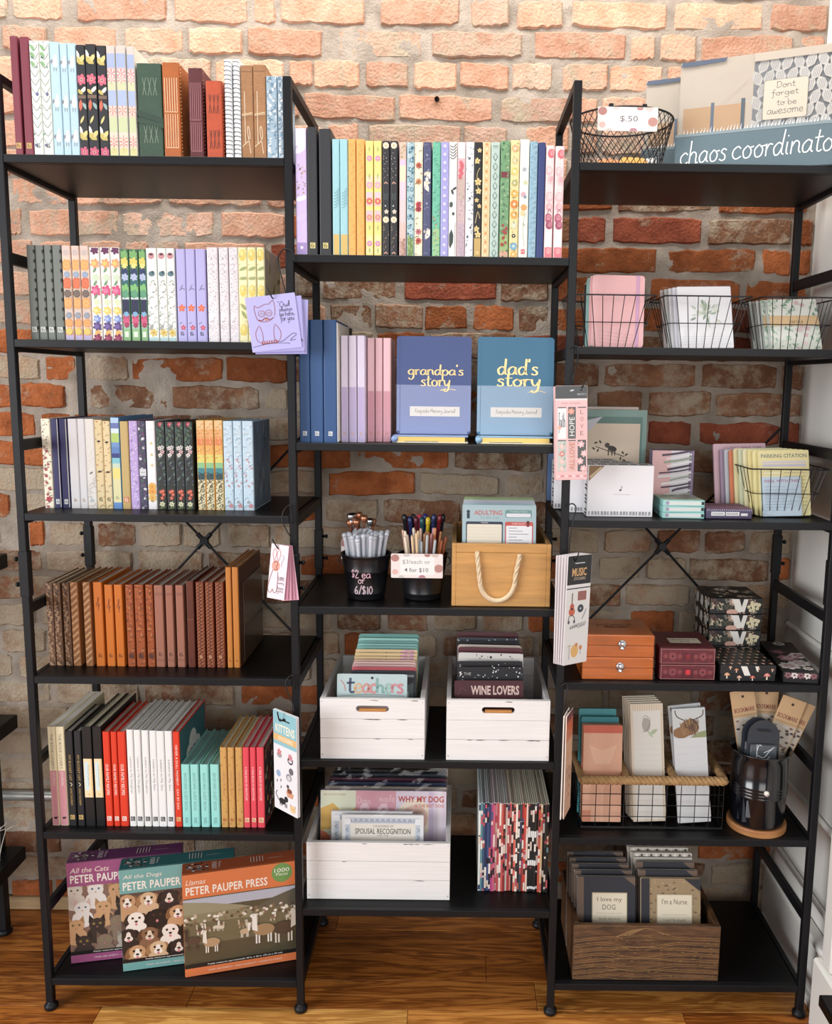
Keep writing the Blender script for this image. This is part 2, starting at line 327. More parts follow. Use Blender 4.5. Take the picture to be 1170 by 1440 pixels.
def brick_material(name, c1, c2, lime):
    m = bpy.data.materials.new(name); m.use_nodes = True; nt = m.node_tree; b = nt.nodes['Principled BSDF']; N = nt.nodes.new; L = nt.links.new
    ge = N('ShaderNodeNewGeometry'); oi = N('ShaderNodeObjectInfo')
    n1 = N('ShaderNodeTexNoise'); n1.inputs['Scale'].default_value = 22; n1.inputs['Detail'].default_value = 7; n1.inputs['Roughness'].default_value = 0.65
    n2 = N('ShaderNodeTexNoise'); n2.inputs['Scale'].default_value = 13; n2.inputs['Detail'].default_value = 10; n2.inputs['Roughness'].default_value = 0.78
    n3 = N('ShaderNodeTexNoise'); n3.inputs['Scale'].default_value = 160; n3.inputs['Detail'].default_value = 6
    for n in (n1, n2, n3): L(ge.outputs['Position'], n.inputs['Vector'])
    r = N('ShaderNodeValToRGB'); r.color_ramp.elements[0].position = 0.32; r.color_ramp.elements[1].position = 0.68
    r.color_ramp.elements[0].color = (*hx(c2), 1); r.color_ramp.elements[1].color = (*hx(c1), 1); L(n1.outputs[0], r.inputs[0])
    hs = N('ShaderNodeHueSaturation'); ma = N('ShaderNodeMath'); ma.operation = 'MULTIPLY_ADD'; ma.inputs[1].default_value = 0.5; ma.inputs[2].default_value = 0.75
    L(oi.outputs['Random'], ma.inputs[0]); L(ma.outputs[0], hs.inputs['Value']); L(r.outputs[0], hs.inputs['Color'])
    r2 = N('ShaderNodeValToRGB'); r2.color_ramp.elements[0].position = 0.62-lime*0.35; r2.color_ramp.elements[1].position = 0.74-lime*0.3; L(n2.outputs[0], r2.inputs[0])
    mx = N('ShaderNodeMix'); mx.data_type = 'RGBA'; L(r2.outputs[0], mx.inputs[0]); L(hs.outputs[0], mx.inputs[6]); mx.inputs[7].default_value = (*hx('a2937f'), 1)
    L(mx.outputs[2], b.inputs['Base Color']); b.inputs['Roughness'].default_value = 0.92; b.inputs['Specular IOR Level'].default_value = 0.2
    bp = N('ShaderNodeBump'); bp.inputs['Strength'].default_value = 0.8; bp.inputs['Distance'].default_value = 0.005
    ad = N('ShaderNodeMath'); ad.operation = 'ADD'; L(n3.outputs[0], ad.inputs[0]); L(n1.outputs[0], ad.inputs[1]); L(ad.outputs[0], bp.inputs['Height']); L(bp.outputs[0], b.inputs['Normal'])
    return m
BRM = {'o': brick_material('orange_brick', 'caa088', 'b07f66', 0.34), 'p': brick_material('pale_brick', 'c9a794', 'ad826b', 0.5),
       'r': brick_material('red_brick', '94503a', '6c3626', 0.12), 'b': brick_material('brown_brick', '8a6249', '664330', 0.42),
       't': brick_material('limewashed_brick', 'a3846a', '7c5c46', 0.7), 'd': brick_material('rust_brick', 'a8623a', '7a4224', 0.2)}
def mortar_material():
    m = bpy.data.materials.new('mortar'); m.use_nodes = True; nt = m.node_tree; b = nt.nodes['Principled BSDF']; N = nt.nodes.new; L = nt.links.new
    ge = N('ShaderNodeNewGeometry'); n1 = N('ShaderNodeTexNoise'); n1.inputs['Scale'].default_value = 14; n1.inputs['Detail'].default_value = 8
    n2 = N('ShaderNodeTexNoise'); n2.inputs['Scale'].default_value = 220; n2.inputs['Detail'].default_value = 5
    L(ge.outputs['Position'], n1.inputs[0]); L(ge.outputs['Position'], n2.inputs[0])
    r = N('ShaderNodeValToRGB'); r.color_ramp.elements[0].position = 0.3; r.color_ramp.elements[1].position = 0.7
    r.color_ramp.elements[0].color = (*hx('81766a'), 1); r.color_ramp.elements[1].color = (*hx('aa9e92'), 1); L(n1.outputs[0], r.inputs[0]); L(r.outputs[0], b.inputs['Base Color'])
    b.inputs['Roughness'].default_value = 0.95; b.inputs['Specular IOR Level'].default_value = 0.1
    bp = N('ShaderNodeBump'); bp.inputs['Strength'].default_value = 0.6; bp.inputs['Distance'].default_value = 0.004; L(n2.outputs[0], bp.inputs['Height']); L(bp.outputs[0], b.inputs['Normal'])
    return m
# mortar bed: a sheet with real unevenness that laps over some brick edges
def build_wall():
    X0, X1, Z0, Z1 = -1.1, XR+0.02, 0.0, 2.75; st = 0.0062
    nx = int((X1-X0)/st); nz = int((Z1-Z0)/st); V = []; F = []
    for j in range(nz+1):
        for i in range(nx+1):
            x = X0+(X1-X0)*i/nx; z = Z0+(Z1-Z0)*j/nz
            d = noise.fractal(Vector((x*16, z*16, 3.1)), 0.8, 2.1, 5)*0.0042 + noise.noise(Vector((x*5, z*7, 9.0)))*0.0028 + noise.noise(Vector((x*75, z*75, 4.0)))*0.0010
            V.append((x, 0.3556-d, z))
    for j in range(nz):
        for i in range(nx):
            a = j*(nx+1)+i; F.append((a, a+1, a+nx+2, a+nx+1))
    me = bpy.data.meshes.new('wall_back'); me.from_pydata(V, [], F); me.polygons.foreach_set('use_smooth', [True]*len(F))
    wall = struct(link('wall_back', me, mortar_material()), 'old brick wall with rough grey mortar behind the shelves')
    MB().box(X0, X1, 0.362, 0.45, Z0, Z1).obj('wall_core', MATS['black_board'], wall)
    rnd = random.Random(11); rest = {}; cnt = 0
    def hidden(x0, x1, z):
        for zs, ya, yb, h in [(ZL[0], 0.03, 0.50, 0.13), (ZL[1], 0.03, 0.46, 0.165), (ZL[2], 0.03, 0.40, 0.17), (ZL[3], 0.03, 0.39, 0.17), (ZL[4], 0.03, 0.43, 0.14), (ZC[0], 0.54, 1.0, 0.19)]:
            sc_ = (0.35+1.61)/1.61; zv = 1.2746+(z-1.2746)/sc_; xv0 = 0.826+(x0-0.826)/sc_; xv1 = 0.826+(x1-0.826)/sc_
            if xv0 > ya and xv1 < yb and zs < zv-0.02 and zv+0.02 < zs+h: return True
        return x1 < -0.22 or z > 2.09
    for z, row in BRICKS:
        for a, c in row:
            x0, x1 = a/1000, c/1000
            if x1 > XR-0.004: x1 = XR-0.004
            L = x1-x0
            if L < 0.02: continue
            u = rnd.random(); xm = (x0+x1)/2
            if z > 1.72: k = 'o' if u < 0.72 else 'p'  # paler mix where the wall is lit more: brightness put into brick colour
            elif z > 1.38: k = ('o' if u < 0.75 else 'p') if xm < 0.46 else (('b' if u < 0.5 else 'd' if u < 0.8 else 'r') if xm < 1.03 else ('d' if u < 0.65 else 'r' if u < 0.85 else 'b'))
            elif z > 1.08: k = ('d' if u < 0.3 else 'b' if u < 0.65 else 't') if xm < 1.0 else ('r' if (u < 0.55 and abs(z-1.17) < .01) or u < 0.12 else 'b' if u < 0.85 else 't')
            else: k = 't' if u < 0.6 else 'b' if u < 0.85 else 'd'
            if abs(z-1.985) < 0.005 and 0.75 < xm < 0.85 and L > 0.15: k = 'r'
            h = 0.0525+rnd.uniform(-0.003, 0.003); yf = 0.3515+rnd.uniform(-0.003, 0.0028); tl = rnd.uniform(-0.006, 0.006)
            n = 10; top = []; bot = []
            for i in range(n):
                t = i/(n-1); x = x0+L*t; e = 0.003 if i in (0, n-1) else 0
                top.append((x, z+h/2-e+rnd.uniform(-0.0026, 0.0026)+tl*(t-0.5))); bot.append((x, z-h/2+e+rnd.uniform(-0.0026, 0.0026)+tl*(t-0.5)))
            mb = MB(); b = 0.0032
            V = []
            for yy, ins in ((0.3615, 0), (yf+0.0045, 0), (yf, b)):
                for (x, zt), (_, zb) in zip(top, bot):
                    xx = min(max(x, x0+ins), x1-ins); V += [(xx, yy, zt-ins), (xx, yy, zb+ins)]
            Fq = []
            for i in range(n-1):
                p = 2*(2*n)+2*i; Fq.append((p, p+1, p+3, p+2))
                for lv in (0, 1):
                    q = lv*2*n+2*i; r_ = q+2*n; Fq.append((q, r_, r_+2, q+2)); Fq.append((q+1, q+3, r_+3, r_+1))
            for lv in (0, 1):
                q = lv*2*n; r_ = q+2*n; Fq.append((q+1, r_+1, r_, q)); q2 = q+2*n-2; r2 = q2+2*n; Fq.append((q2, r2, r2+1, q2+1))
            mb.add(V, Fq)
            if hidden(x0, x1, z) or cnt >= 300:
                rest.setdefault(k, MB()).add(V, Fq)
            else:
                cnt += 1; mb.obj('brick', BRM[k], wall)
    for k, mb in rest.items():
        o = mb.obj('brickwork', BRM[k], wall); o['kind'] = 'stuff'
    # the course continues above and beyond the frame in the same stuff
    mb = MB(); r2 = random.Random(3)
    for n in range(-10, 33):
        z = 2.048-0.0627*n; x = -1.1-r2.random()*0.15
        while x < (XR-0.03 if n < -1 else -0.5):
            L = r2.choice([0.2, 0.2, 0.1]); x1 = min(x+L, XR-0.005) if n < -1 else min(x+L, -0.40)
            if x1-x > 0.03 and x1 > -1.08: mb.bbox(max(x, -1.08), x1, 0.351, 0.3615, z-0.025, z+0.025, 0.003)
            x += L+0.012
    o = mb.obj('brickwork', BRM['o'], wall); o['kind'] = 'stuff'
    # drilled hole and small nail holes in the bricks
    MB().lathe([(0.0, -0.0012), (0.0052, -0.0012), (0.0052, 0.004)], 12).obj('drill_hole', plain('17110d', 0.9), wall, (0.770, 0.3478, 1.8735), (PI/2, 0, 0))
    return wall
wall = build_wall()

# shoe moulding along the foot of the brick wall
struct(MB().bbox(-1.1, XR-0.03, 0.338, 0.3505, 0.0, 0.032, 0.003).obj('trim_1', mat('pale_wood_strip', 'b99c74', 0.6, var=0.3, vscale=8, stretch=(1, 20, 20))), 'pale wooden strip along the foot of the brick wall')

# floor: oak boards, one object each near the shelves
def wood_floor_mat(name, c1, c2, seed):
    m = bpy.data.materials.new(name); m.use_nodes = True; nt = m.node_tree; b = nt.nodes['Principled BSDF']; N = nt.nodes.new; L = nt.links.new
    ge = N('ShaderNodeNewGeometry'); mp = N('ShaderNodeMapping'); mp.inputs['Scale'].default_value = (1.1, 9, 9); mp.inputs['Location'].default_value = (seed, seed*2.3, 0); L(ge.outputs['Position'], mp.inputs[0])
    n1 = N('ShaderNodeTexNoise'); n1.inputs['Scale'].default_value = 3.2; n1.inputs['Detail'].default_value = 5; n1.inputs['Distortion'].default_value = 1.6; L(mp.outputs[0], n1.inputs[0])
    wv = N('ShaderNodeMath'); wv.operation = 'MULTIPLY'; wv.inputs[1].default_value = 24.0; L(n1.outputs[0], wv.inputs[0])
    fr = N('ShaderNodeMath'); fr.operation = 'SINE'; L(wv.outputs[0], fr.inputs[0])
    mp2 = N('ShaderNodeMapping'); mp2.inputs['Scale'].default_value = (4, 160, 160); L(ge.outputs['Position'], mp2.inputs[0])
    n2 = N('ShaderNodeTexNoise'); n2.inputs['Scale'].default_value = 3; n2.inputs['Detail'].default_value = 4; L(mp2.outputs[0], n2.inputs[0])
    ad = N('ShaderNodeMath'); ad.operation = 'MULTIPLY_ADD'; ad.inputs[1].default_value = 0.16; L(fr.outputs[0], ad.inputs[0]); L(n2.outputs[0], ad.inputs[2])
    r = N('ShaderNodeValToRGB'); r.color_ramp.elements[0].position = 0.3; r.color_ramp.elements[1].position = 0.68
    r.color_ramp.elements[0].color = (*hx(c2), 1); r.color_ramp.elements[1].color = (*hx(c1), 1); L(ad.outputs[0], r.inputs[0]); L(r.outputs[0], b.inputs['Base Color'])
    b.inputs['Roughness'].default_value = 0.36
    return m
FM = [wood_floor_mat('oak_board_%d' % i, *c, i*3.7) for i, c in enumerate([('c47c38', '7c4116'), ('ad682a', '6a3610'), ('d08e46', '8f5420'), ('dba45a', 'a66f32')])]
floor = struct(MB().box(-2.2, 1.75, -4.5, 0.362, -0.03, -0.0075).obj('floor', FM[0]), 'honey oak plank floor with long horizontal boards')
YB = [0.362, 0.2745, 0.1875, 0.1005, 0.0135]
while YB[-1] > -0.75: YB.append(YB[-1]-0.087)
JN = {0: [-0.35, 0.55, 1.4], 1: [-0.6, 0.3, 1.25], 2: [-0.25, 0.9, 1.5], 3: [-0.5, 0.28, 1.0025], 4: [-0.4, 0.108, 0.736, 1.3]}
CB = {(2, 0): 1, (3, 2): 0, (4, 0): 2, (4, 1): 1, (4, 2): 3, (4, 3): 2, (3, 3): 2, (0, 1): 1, (1, 1): 0}
rf = random.Random(4)
for i in range(len(YB)-1):
    xs = [-1.3] + JN.get(i, sorted(rf.uniform(-0.9, 1.4) for _ in range(3))) + [1.62]
    for k in range(len(xs)-1):
        mb = MB().bbox(xs[k]+0.0005, xs[k+1]-0.0005, YB[i+1]+0.0005, YB[i]-0.0005, -0.0074, 0.0, 0.0007)
        mb.obj('floor_board', FM[CB.get((i, k), rf.choice([0, 0, 1, 2]))], floor)

# right wall: painted panelling with a baseboard, panel mouldings and a door casing
WHT = mat('white_wall_paint', 'e6e4de', 0.45, var=0.04, vscale=3)
wr = struct(MB().box(XR, XR+0.08, -0.62, 0.362, 0.0, 2.75).obj('wall_right', WHT), 'white panelled wall beside the right end of the shelves')
MB().bbox(XR-0.022, XR, -0.02, 0.35, 0.0, 0.135, 0.004).obj('baseboard_face', WHT, wr)
MB().bbox(XR-0.03, XR, -0.02, 0.35, 0.135, 0.15, 0.004).obj('baseboard_cap', WHT, wr)
MB().bbox(XR-0.034, XR, -0.02, 0.336, 0.0, 0.02, 0.004).obj('shoe_moulding', WHT, wr)
for z0, z1 in ((0.195, 0.207), (0.375, 0.387), (0.73, 0.742)):
    MB().bbox(XR-0.012, XR, 0.0, 0.345, z0, z1, 0.004).obj('panel_moulding', WHT, wr)
tr2 = struct(MB().bbox(XR-0.035, XR+0.05, -0.175, -0.02, 0.15, 2.75, 0.004).obj('trim_2', WHT), 'white upright casing at the edge of the right wall')
MB().bbox(XR-0.05, XR+0.05, -0.182, -0.015, 0.0, 0.15, 0.005).obj('plinth_block', WHT, tr2)
MB().bbox(XR-0.041, XR-0.03, -0.168, -0.135, 0.15, 2.75, 0.004).obj('casing_bead', WHT, tr2)
MB().bbox(XR-0.041, XR-0.03, -0.075, -0.04, 0.15, 2.75, 0.004).obj('casing_bead', WHT, tr2)

# grey conduit along the foot of the wall
tag(MB().tube([(-1.0, 0.336, 0.295), (0.30, 0.336, 0.295)], 0.0125, 14).obj('wall_pipe', mat('galvanised_pipe', 'a9aaa8', 0.35, 0.6), smooth=True), 'grey metal pipe running along the brick wall low at left', 'pipe')

# ================================================================ THE BOOKSHELF
shelf = thing('bookshelf', 'tall black metal and wood bookshelf with three bays of staggered shelves', 'bookshelf')
D, ZT = 0.302, 1.8028
me_post = MB().bbox(0, PW, 0, PW, 0.016, ZT, 0.0012).mesh('post')
me_foot = MB().lathe([(0.0, 0.0), (0.0105, 0.0), (0.0135, 0.003), (0.0135, 0.009), (0.0105, 0.013), (0.006, 0.016), (0.006, 0.03), (0, 0.03)], 16).mesh('foot', True)
me_sleeve = MB().bbox(-0.0016, PW+0.0016, -0.0016, PW+0.0016, 0, 0.088, 0.0008).mesh('sleeve')
me_bolt = MB().lathe([(0.0, 0.0), (0.0032, 0.0), (0.0032, 0.006), (0.0048, 0.0065), (0.0048, 0.0085), (0.003, 0.011), (0.0, 0.0115)], 10).mesh('bolt', True)
me_rung = MB().bbox(0.002, PW-0.002, PW, D-PW, -0.0205, 0, 0.001).mesh('rung')
me_top = MB().bbox(0, PW, PW, D-PW, -PW, 0, 0.001).mesh('top_rung')
for i in range(4):
    x = i*BAY
    for y in (0, D-PW):
        po = link('post', me_post, M_BLACK, shelf, (x, y, 0)); link('foot', me_foot, M_BLACK, po, (PW/2, PW/2, 0))
        sl = link('sleeve', me_sleeve, M_BLACK, shelf, (x, y, 0.863))
        for z in (0.886, 0.935):
            sx = -1 if (i == 0) == (y == 0) and i in (0, 3) else 1
            if i == 0: sx = -1
            if i == 3: sx = 1
            link('bolt', me_bolt, M_BLACK, sl, (PW/2+sx*(PW/2+0.0014), PW/2, z-0.863), (0, sx*PI/2, 0))
    link('top_rung', me_top, M_BLACK, shelf, (x, 0, ZT))
    for z in ZL + ZC: link('rung', me_rung, M_BLACK, shelf, (x, 0, z-0.001))
me_board = MB().bbox(PW+0.0005, BAY-0.0005, 0.0125, D-0.004, -0.0135, 0, 0.0008).mesh('shelf_board')
me_rail = MB().bbox(PW, BAY, 0.0, 0.012, -0.0135, 0.0006, 0.0008).mesh('front_rail')
for i, zs in ((0, ZL), (1, ZC), (2, ZL)):
    for z in zs:
        bo = link('shelf_board', me_board, M_BOARD, shelf, (i*BAY, 0, z)); link('front_rail', me_rail, M_BLACK, bo)
for x0 in (0.0, 2*BAY):
    a, b = x0+PW, x0+BAY; z0, z1 = 0.655, 1.187; xc, zc = (a+b)/2, (z0+z1)/2; y = D-0.006
    for (p, q) in (((a, z0), (b, z1)), ((a, z1), (b, z0))):
        MB().tube([(p[0], y, p[1]), (q[0], y+0.002, q[1])], 0.0028, 8).obj('cross_brace', M_BLACK, shelf)
        d = Vector((q[0]-p[0], 0, q[1]-p[1])).normalized()
        for s in (-1, 1): MB().tube([Vector((xc, y, zc))+d*s*0.006, Vector((xc, y, zc))+d*s*0.022], 0.0052, 8).obj('brace_socket', M_BLACK, shelf)
    MB().lathe([(0, -0.006), (0.009, -0.006), (0.009, 0.006), (0, 0.006)], 14).obj('brace_hub', M_BLACK, shelf, (xc, y, zc), (PI/2, 0, 0))

# neighbouring black shelves that reach into the frame
def side_unit(label, x0, x1, y0, y1, tops, th, posts, cat='shelf unit'):
    t = thing('display_shelf', label, cat)
    for z in tops: MB().bbox(x0, x1, y0, y1, z-th, z, 0.002).obj('shelf_board', M_BOARD, t)
    for px, py, zt in posts:
        MB().bbox(px-0.011, px+0.011, py-0.011, py+0.011, 0.012, zt, 0.0015).obj('post', M_BLACK, t)
        MB().lathe([(0, 0), (0.016, 0), (0.018, 0.006), (0.012, 0.014), (0, 0.014)], 14).obj('foot', M_BLACK, t, (px, py, 0), smooth=True)
    return t
side_unit('black display shelf cut off by the left edge of the picture', -0.75, -0.163, -0.05, 0.27, [0.893, 0.523, 0.205], 0.032, [(-0.214, 0.25, 0.86), (-0.214, -0.03, 0.86), (-0.72, 0.25, 0.86), (-0.72, -0.03, 0.86)])
side_unit('black display table corner at the bottom right edge', 1.483, 2.0, -0.6, -0.193, [0.2], 0.022, [(1.515, -0.565, 0.178), (1.96, -0.565, 0.178), (1.515, -0.225, 0.178), (1.96, -0.225, 0.178)], 'table')

gr = MB(); rg = random.Random(6)
for k in range(9):
    x0, y0 = -0.19+rg.uniform(-.012, .006), 0.19+rg.uniform(-.02, .02); a = rg.uniform(-.5, 1.0)
    gr.tube([(x0, y0, 0.2055), (x0+.012*a, y0, 0.245), (x0+.03*a, y0-.004, 0.285), (x0+.055*a, y0-.008, 0.30+rg.uniform(-.02, .03))], [.0009, .0008, .0006, .0004], 5)
tag(gr.obj('dried_grass', plain('d8d2c4', .8)), 'wisps of pale dried grass at the left edge of the picture', 'dried grass')
# ================================================================ BOOKS STANDING SPINE OUT
def scatter(p, t, h, seed, n, kinds, z0=0.0, z1=None):
    r = random.Random(seed); z1 = z1 or h
    for i in range(n):
        k = kinds[i % len(kinds)]; x = r.uniform(-t/2, t/2); z = z0+(z1-z0)*(i+r.uniform(0.1, 0.9))/n; sz = k[2]*r.uniform(0.8, 1.2)
        if k[0] == 'f': p.flower(x*0.5, z, sz, k[1], k[3] if len(k) > 3 else None, 5, r.uniform(0, 6))
        elif k[0] == 'l': p.leaf(x, z, sz*2, sz*0.8, r.uniform(0, 6), k[1])
        elif k[0] == 'd': p.ell(x, z, sz, None, k[1], 7)
        elif k[0] == 's': p.stroke([(x-sz, z-sz*0.6), (x, z+sz*0.5), (x+sz, z)], sz*0.35, k[1])
        elif k[0] == 'e': p.ell(x, z, sz, sz*r.uniform(0.5, 0.9), k[1], 8, r.uniform(0, 3))
def bands(p, t, h, bs):
    for a, b, c in bs: p.rect(-t/2, t/2, a*h, b*h, c)
def mark(p, t, h, bg, fg, z=0.016, s=0.0085):
    s = min(s, t*0.7)
    if bg: p.rect(-s/2, s/2, z-s*0.55, z+s*0.55, bg)
    a = s*0.28
    for q in (((-a, -1.2*a), (-a, 1.2*a)), ((-a, 1.1*a), (a*0.8, 1.1*a)), ((-a, 0), (a, 0)), ((-a, -1.1*a), (a, -1.1*a)), ((a*0.9, 0), (a*0.9, -1.1*a))):
        p.stroke([(x, z+y) for x, y in q], s*0.12, fg, smooth=False)
def petal_big(p, x, z, r, c, mid): p.flower(x, z, r, c, mid, 6); p.ell(x, z, r*0.16, None, '4a2a20', 6)
def d_burgundy(p, t, h): mark(p, t, h, 'd9b35f', '6d2a33')
def d_fern(p, t, h):
    for i in range(13):
        z = 0.018+i*h/13.5
        for s in (-1, 1): p.stroke([(0, z), (s*t*0.25, z+0.005), (s*t*0.42, z+0.011)], 0.0008, '6f7f74')
    for f in (0.94, 0.88, 0.8): p.leaf(-t*0.15, h*f, 0.012, 0.005, 2.2, '86b878')
    scatter(p, t, h, 3, 6, [('e', '6a6f9a', 0.003), ('e', '7fa39a', 0.0028), ('l', '4b6b66', 0.003)]); mark(p, t, h, None, '30343a')
def d_llama(p, t, h):
    for f in (0.82, 0.47, 0.16):
        z = h*f; p.ell(0.001, z, 0.0045, 0.008, 'f6f1f2', 9); p.ell(0.002, z+0.009, 0.0025, 0.005, 'faf6f6', 8); p.rect(-0.002, -0.001, z-0.014, z-0.008, '7d8790'); p.rect(0.002, 0.003, z-0.014, z-0.008, '7d8790'); p.ell(0.0028, z+0.011, 0.0008, None, 'c08a94', 6); p.leaf(-t*0.3, z+0.002, 0.008, 0.004, 1.3, '8d8f98')
def d_blackbloom(p, t, h):
    for f in (0.86, 0.18): p.leaf(-t*0.1, h*f, 0.02, 0.011, 2.4, 'c9b65a'); p.leaf(t*0.2, h*f+0.004, 0.014, 0.007, 1.0, 'd8cc7c'); p.leaf(-t*0.35, h*(f+0.06), 0.016, 0.006, 2.0, 'f0ece0')
    petal_big(p, 0, h*0.69, 0.0095, 'd9637c', 'e8b0a4'); petal_big(p, 0, h*0.035, 0.0095, 'd0587a', 'e8a0a4')
    p.leaf(t*0.2, h*0.6, 0.016, 0.006, 0.8, 'efe9d8'); p.leaf(-t*0.2, h*0.58, 0.013, 0.006, 2.4, 'c9b65a'); p.rect(-t/2, t/2, h*0.52, h*0.55, '7a6150'); p.leaf(-t*0.2, h*0.46, 0.02, 0.006, 1.5, 'd8674a'); p.leaf(t*0.3, h*0.45, 0.016, 0.006, 2.2, '8fb0b0'); p.leaf(-t*0.1, h*0.33, 0.016, 0.004, 1.1, 'd8cc7c')
def d_pastel(p, t, h):
    bands(p, t, h, [(0, .07, 'ddd594'), (.07, .22, 'efd3c0'), (.22, .36, 'c9d3a2'), (.36, .46, 'efc7b8'), (.46, .6, 'a9b9dc'), (.6, .68, 'd0d2a6'), (.68, .8, 'eab9b2'), (.8, .93, 'a4b4d8'), (.93, 1, 'e6c6bc')])
    r = random.Random(7)
    for f, c in ((.75, 'd9566c'), (.7, 'e79a98'), (.42, 'e2836f'), (.15, 'e58c6a'), (.12, 'dd7a70')):
        for i in range(12):
            a = i*PI/6; p.stroke([(0, h*f), (0.008*math.cos(a), h*f+0.008*math.sin(a))], 0.0011, c if i % 2 else 'f8e6dc', smooth=False)
    mark(p, t, h, 'e8e09a', '9a9a60', 0.012, 0.006)
def d_green(p, t, h):
    for zz in (0.66, 0.15):
        for i in range(3):
            x = -t*0.28+i*t*0.22
            p.stroke([(x, h*zz), (x+t*0.14, h*(zz+0.19))], 0.0011, '7d8f7a', smooth=False); p.stroke([(x+t*0.14, h*zz), (x, h*(zz+0.19))], 0.0011, '7d8f7a', smooth=False)
def d_longst(col, n, segs):
    def f(p, t, h):
        for a, b in segs:
            for i in range(n): x = -t*0.36+i*t*0.72/(n-1); p.stroke([(x, h*a), (x, h*b)], 0.0011, col, smooth=False)
            for i in range(n-1): x = -t*0.36+(i+0.5)*t*0.72/(n-1); p.rect(x-0.0016, x+0.0016, h*a-0.0005, h*a+0.0006, col)
    return f
def d_rust(p, t, h):
    for zz in (0.58, 0.12):
        for i in range(3):
            x = -t*0.3+i*t*0.24; p.stroke([(x, h*zz), (x+t*0.12, h*(zz+0.24))], 0.0014, '6a2a18', smooth=False); p.stroke([(x+t*0.14, h*zz), (x, h*(zz+0.24))], 0.0014, '8a3a20', smooth=False)
def d_none(p, t, h): pass
def d_tan(p, t, h):
    p.stroke([(-t*0.2, h*0.72), (-t*0.18, h*0.15)], 0.0012, 'e6cfae', smooth=False)
    p.stroke([(-t*0.5, h*0.12), (0.0, h*0.18), (t*0.2, h*0.24), (t*0.1, h*0.34), (0.0, h*0.3), (t*0.25, h*0.05)], 0.0012, 'e6cfae')
    p.stroke([(-t*0.5, h*0.46), (t*0.5, h*0.48)], 0.0011, 'e6cfae'); p.rect(-t/2, t/2, h*0.93, h*0.936, '7c5434')
def d_marble(p, t, h):
    scatter(p, t, h, 5, 60, [('e', 'c8d4da', 0.0035), ('e', '6f8fa6', 0.003), ('e', 'e6ecee', 0.003), ('s', '486a86', 0.003)]); p.rect(-t/2, t/2, h*0.42, h*0.428, '8a96a0')
def d_grey(p, t, h): mark(p, t, h, 'e2e2d8', '3a3c3c', 0.02, 0.0085)
def d_marigold(p, t, h):
    bands(p, t, h, [(0, .06, 'c4b6de'), (.06, .1, 'e8a0a8'), (.3, .36, 'd8c4b4'), (.45, .55, 'cbb6a4'), (.92, 1, 'e4c8bc')])
    for f, c, c2, r in ((.93, 'd9c3b8', '9a8aa0', .007), (.8, 'f0a750', 'f7c97c', .0105), (.7, '8fa4c0', 'c8d4e0', .006), (.61, 'e0693a', 'ef8d5a', .0105), (.5, '6b5a50', 'a89888', .007), (.4, 'f2a24c', 'f8c888', .0105), (.27, '8d98a8', 'c0b8b0', .006), (.19, 'ef9a48', 'f6c070', .008), (.1, 'e0c04c', 'f0d880', .007)):
        p.flower(0, h*f, r, c, c2, 8); p.ell(0, h*f, r*.5, None, c2, 8); p.flower(0, h*f, r*.45, c, None, 6)
def d_peony(p, t, h):
    for f, c, c2, r in ((.97, '6a2a5a', None, .008), (.83, 'f2a060', 'f7c85c', .009), (.54, 'd8407c', 'e878a0', .0105), (.68, 'cfe0c0', None, .007), (.42, 'd8e4b8', None, .006), (.33, 'f0c84c', 'f8e090', .008), (.24, '7a94d0', 'b0c0e8', .0075), (.16, '5a3f80', '7a64a8', .009), (.09, 'e8b050', None, .006), (.03, '8a1f4c', 'b04a70', .009)):
        p.flower(0.001, h*f, r, c, c2, 6); p.ell(-0.001, h*f, r*.45, None, c2 or c, 7)
    for f in (.76, .62, .48): p.leaf(0, h*f, .012, .004, 1.0, '6f9a70')
def d_garden(p, t, h):
    bands(p, t, h, [(0, .14, '8fc080'), (.14, .3, '9ec8b4'), (.3, .46, '25284c'), (.46, .485, 'd0dcd8'), (.485, .7, '2a6a70'), (.7, 1, '3c6a50')])
    for f, c, r in ((.94, '78b464', .009), (.86, 'e8d050', .009), (.82, 'f2e07c', .005), (.75, '2a3a68', .008), (.7, 'b4c0e0', .007), (.57, '7cc06c', .01), (.52, '58a078', .008), (.27, 'c8386c', .007), (.22, 'd85080', .007), (.18, 'b02a58', .005), (.3, '7ab4d8', .005)): p.flower(0, h*f, r, c, None, 6); p.ell(0.002, h*f+.002, r*.4, None, c, 6)
    p.rect(-t*.25, t*.25, h*.05, h*.11, 'dfe8d4')
def d_meadow(p, t, h):
    p.ell(0, h*.92, .006, .006, 'cf8f94', 9); p.ell(0, h*.935, .004, .002, '5a3036', 7); p.ell(0, h*.73, .006, .005, '5f7f88', 8); p.ell(.002, h*.745, .003, .003, '3d5560', 7)
    scatter(p, t, h, 9, 26, [('s', '9aa39a', .004), ('l', 'b9c4b4', .003), ('s', 'c8b4a8', .003), ('l', '8d9c94', .0035)], h*.12, h*.68); p.flower(0, h*.1, .0075, 'e0c460', 'c89a30', 6); p.rect(-t/2, t/2, 0, h*.05, 'b8d8d8'); p.leaf(-t*.2, h*.16, .014, .006, 1, 'a8a8a4')
def d_lavender(p, t, h):
    p.stroke([(-t*.2, h*.56), (t*.1, h*.58), (t*.4, h*.57)], .0009, '3c3458'); p.stroke([(-.001, h*.58), (.003, h*.62)], .0009, '3c3458')
    p.flower(0, h*.37, .0068, 'ea6a3e', 'f08858', 5); p.flower(t*.1, h*.16, .005, 'd05070', 'e88898', 5); p.stroke([(-t*.3, h*.2), (0, h*.22)], .0008, '3c3458'); mark(p, t, h, None, '241f36', .016, .009)
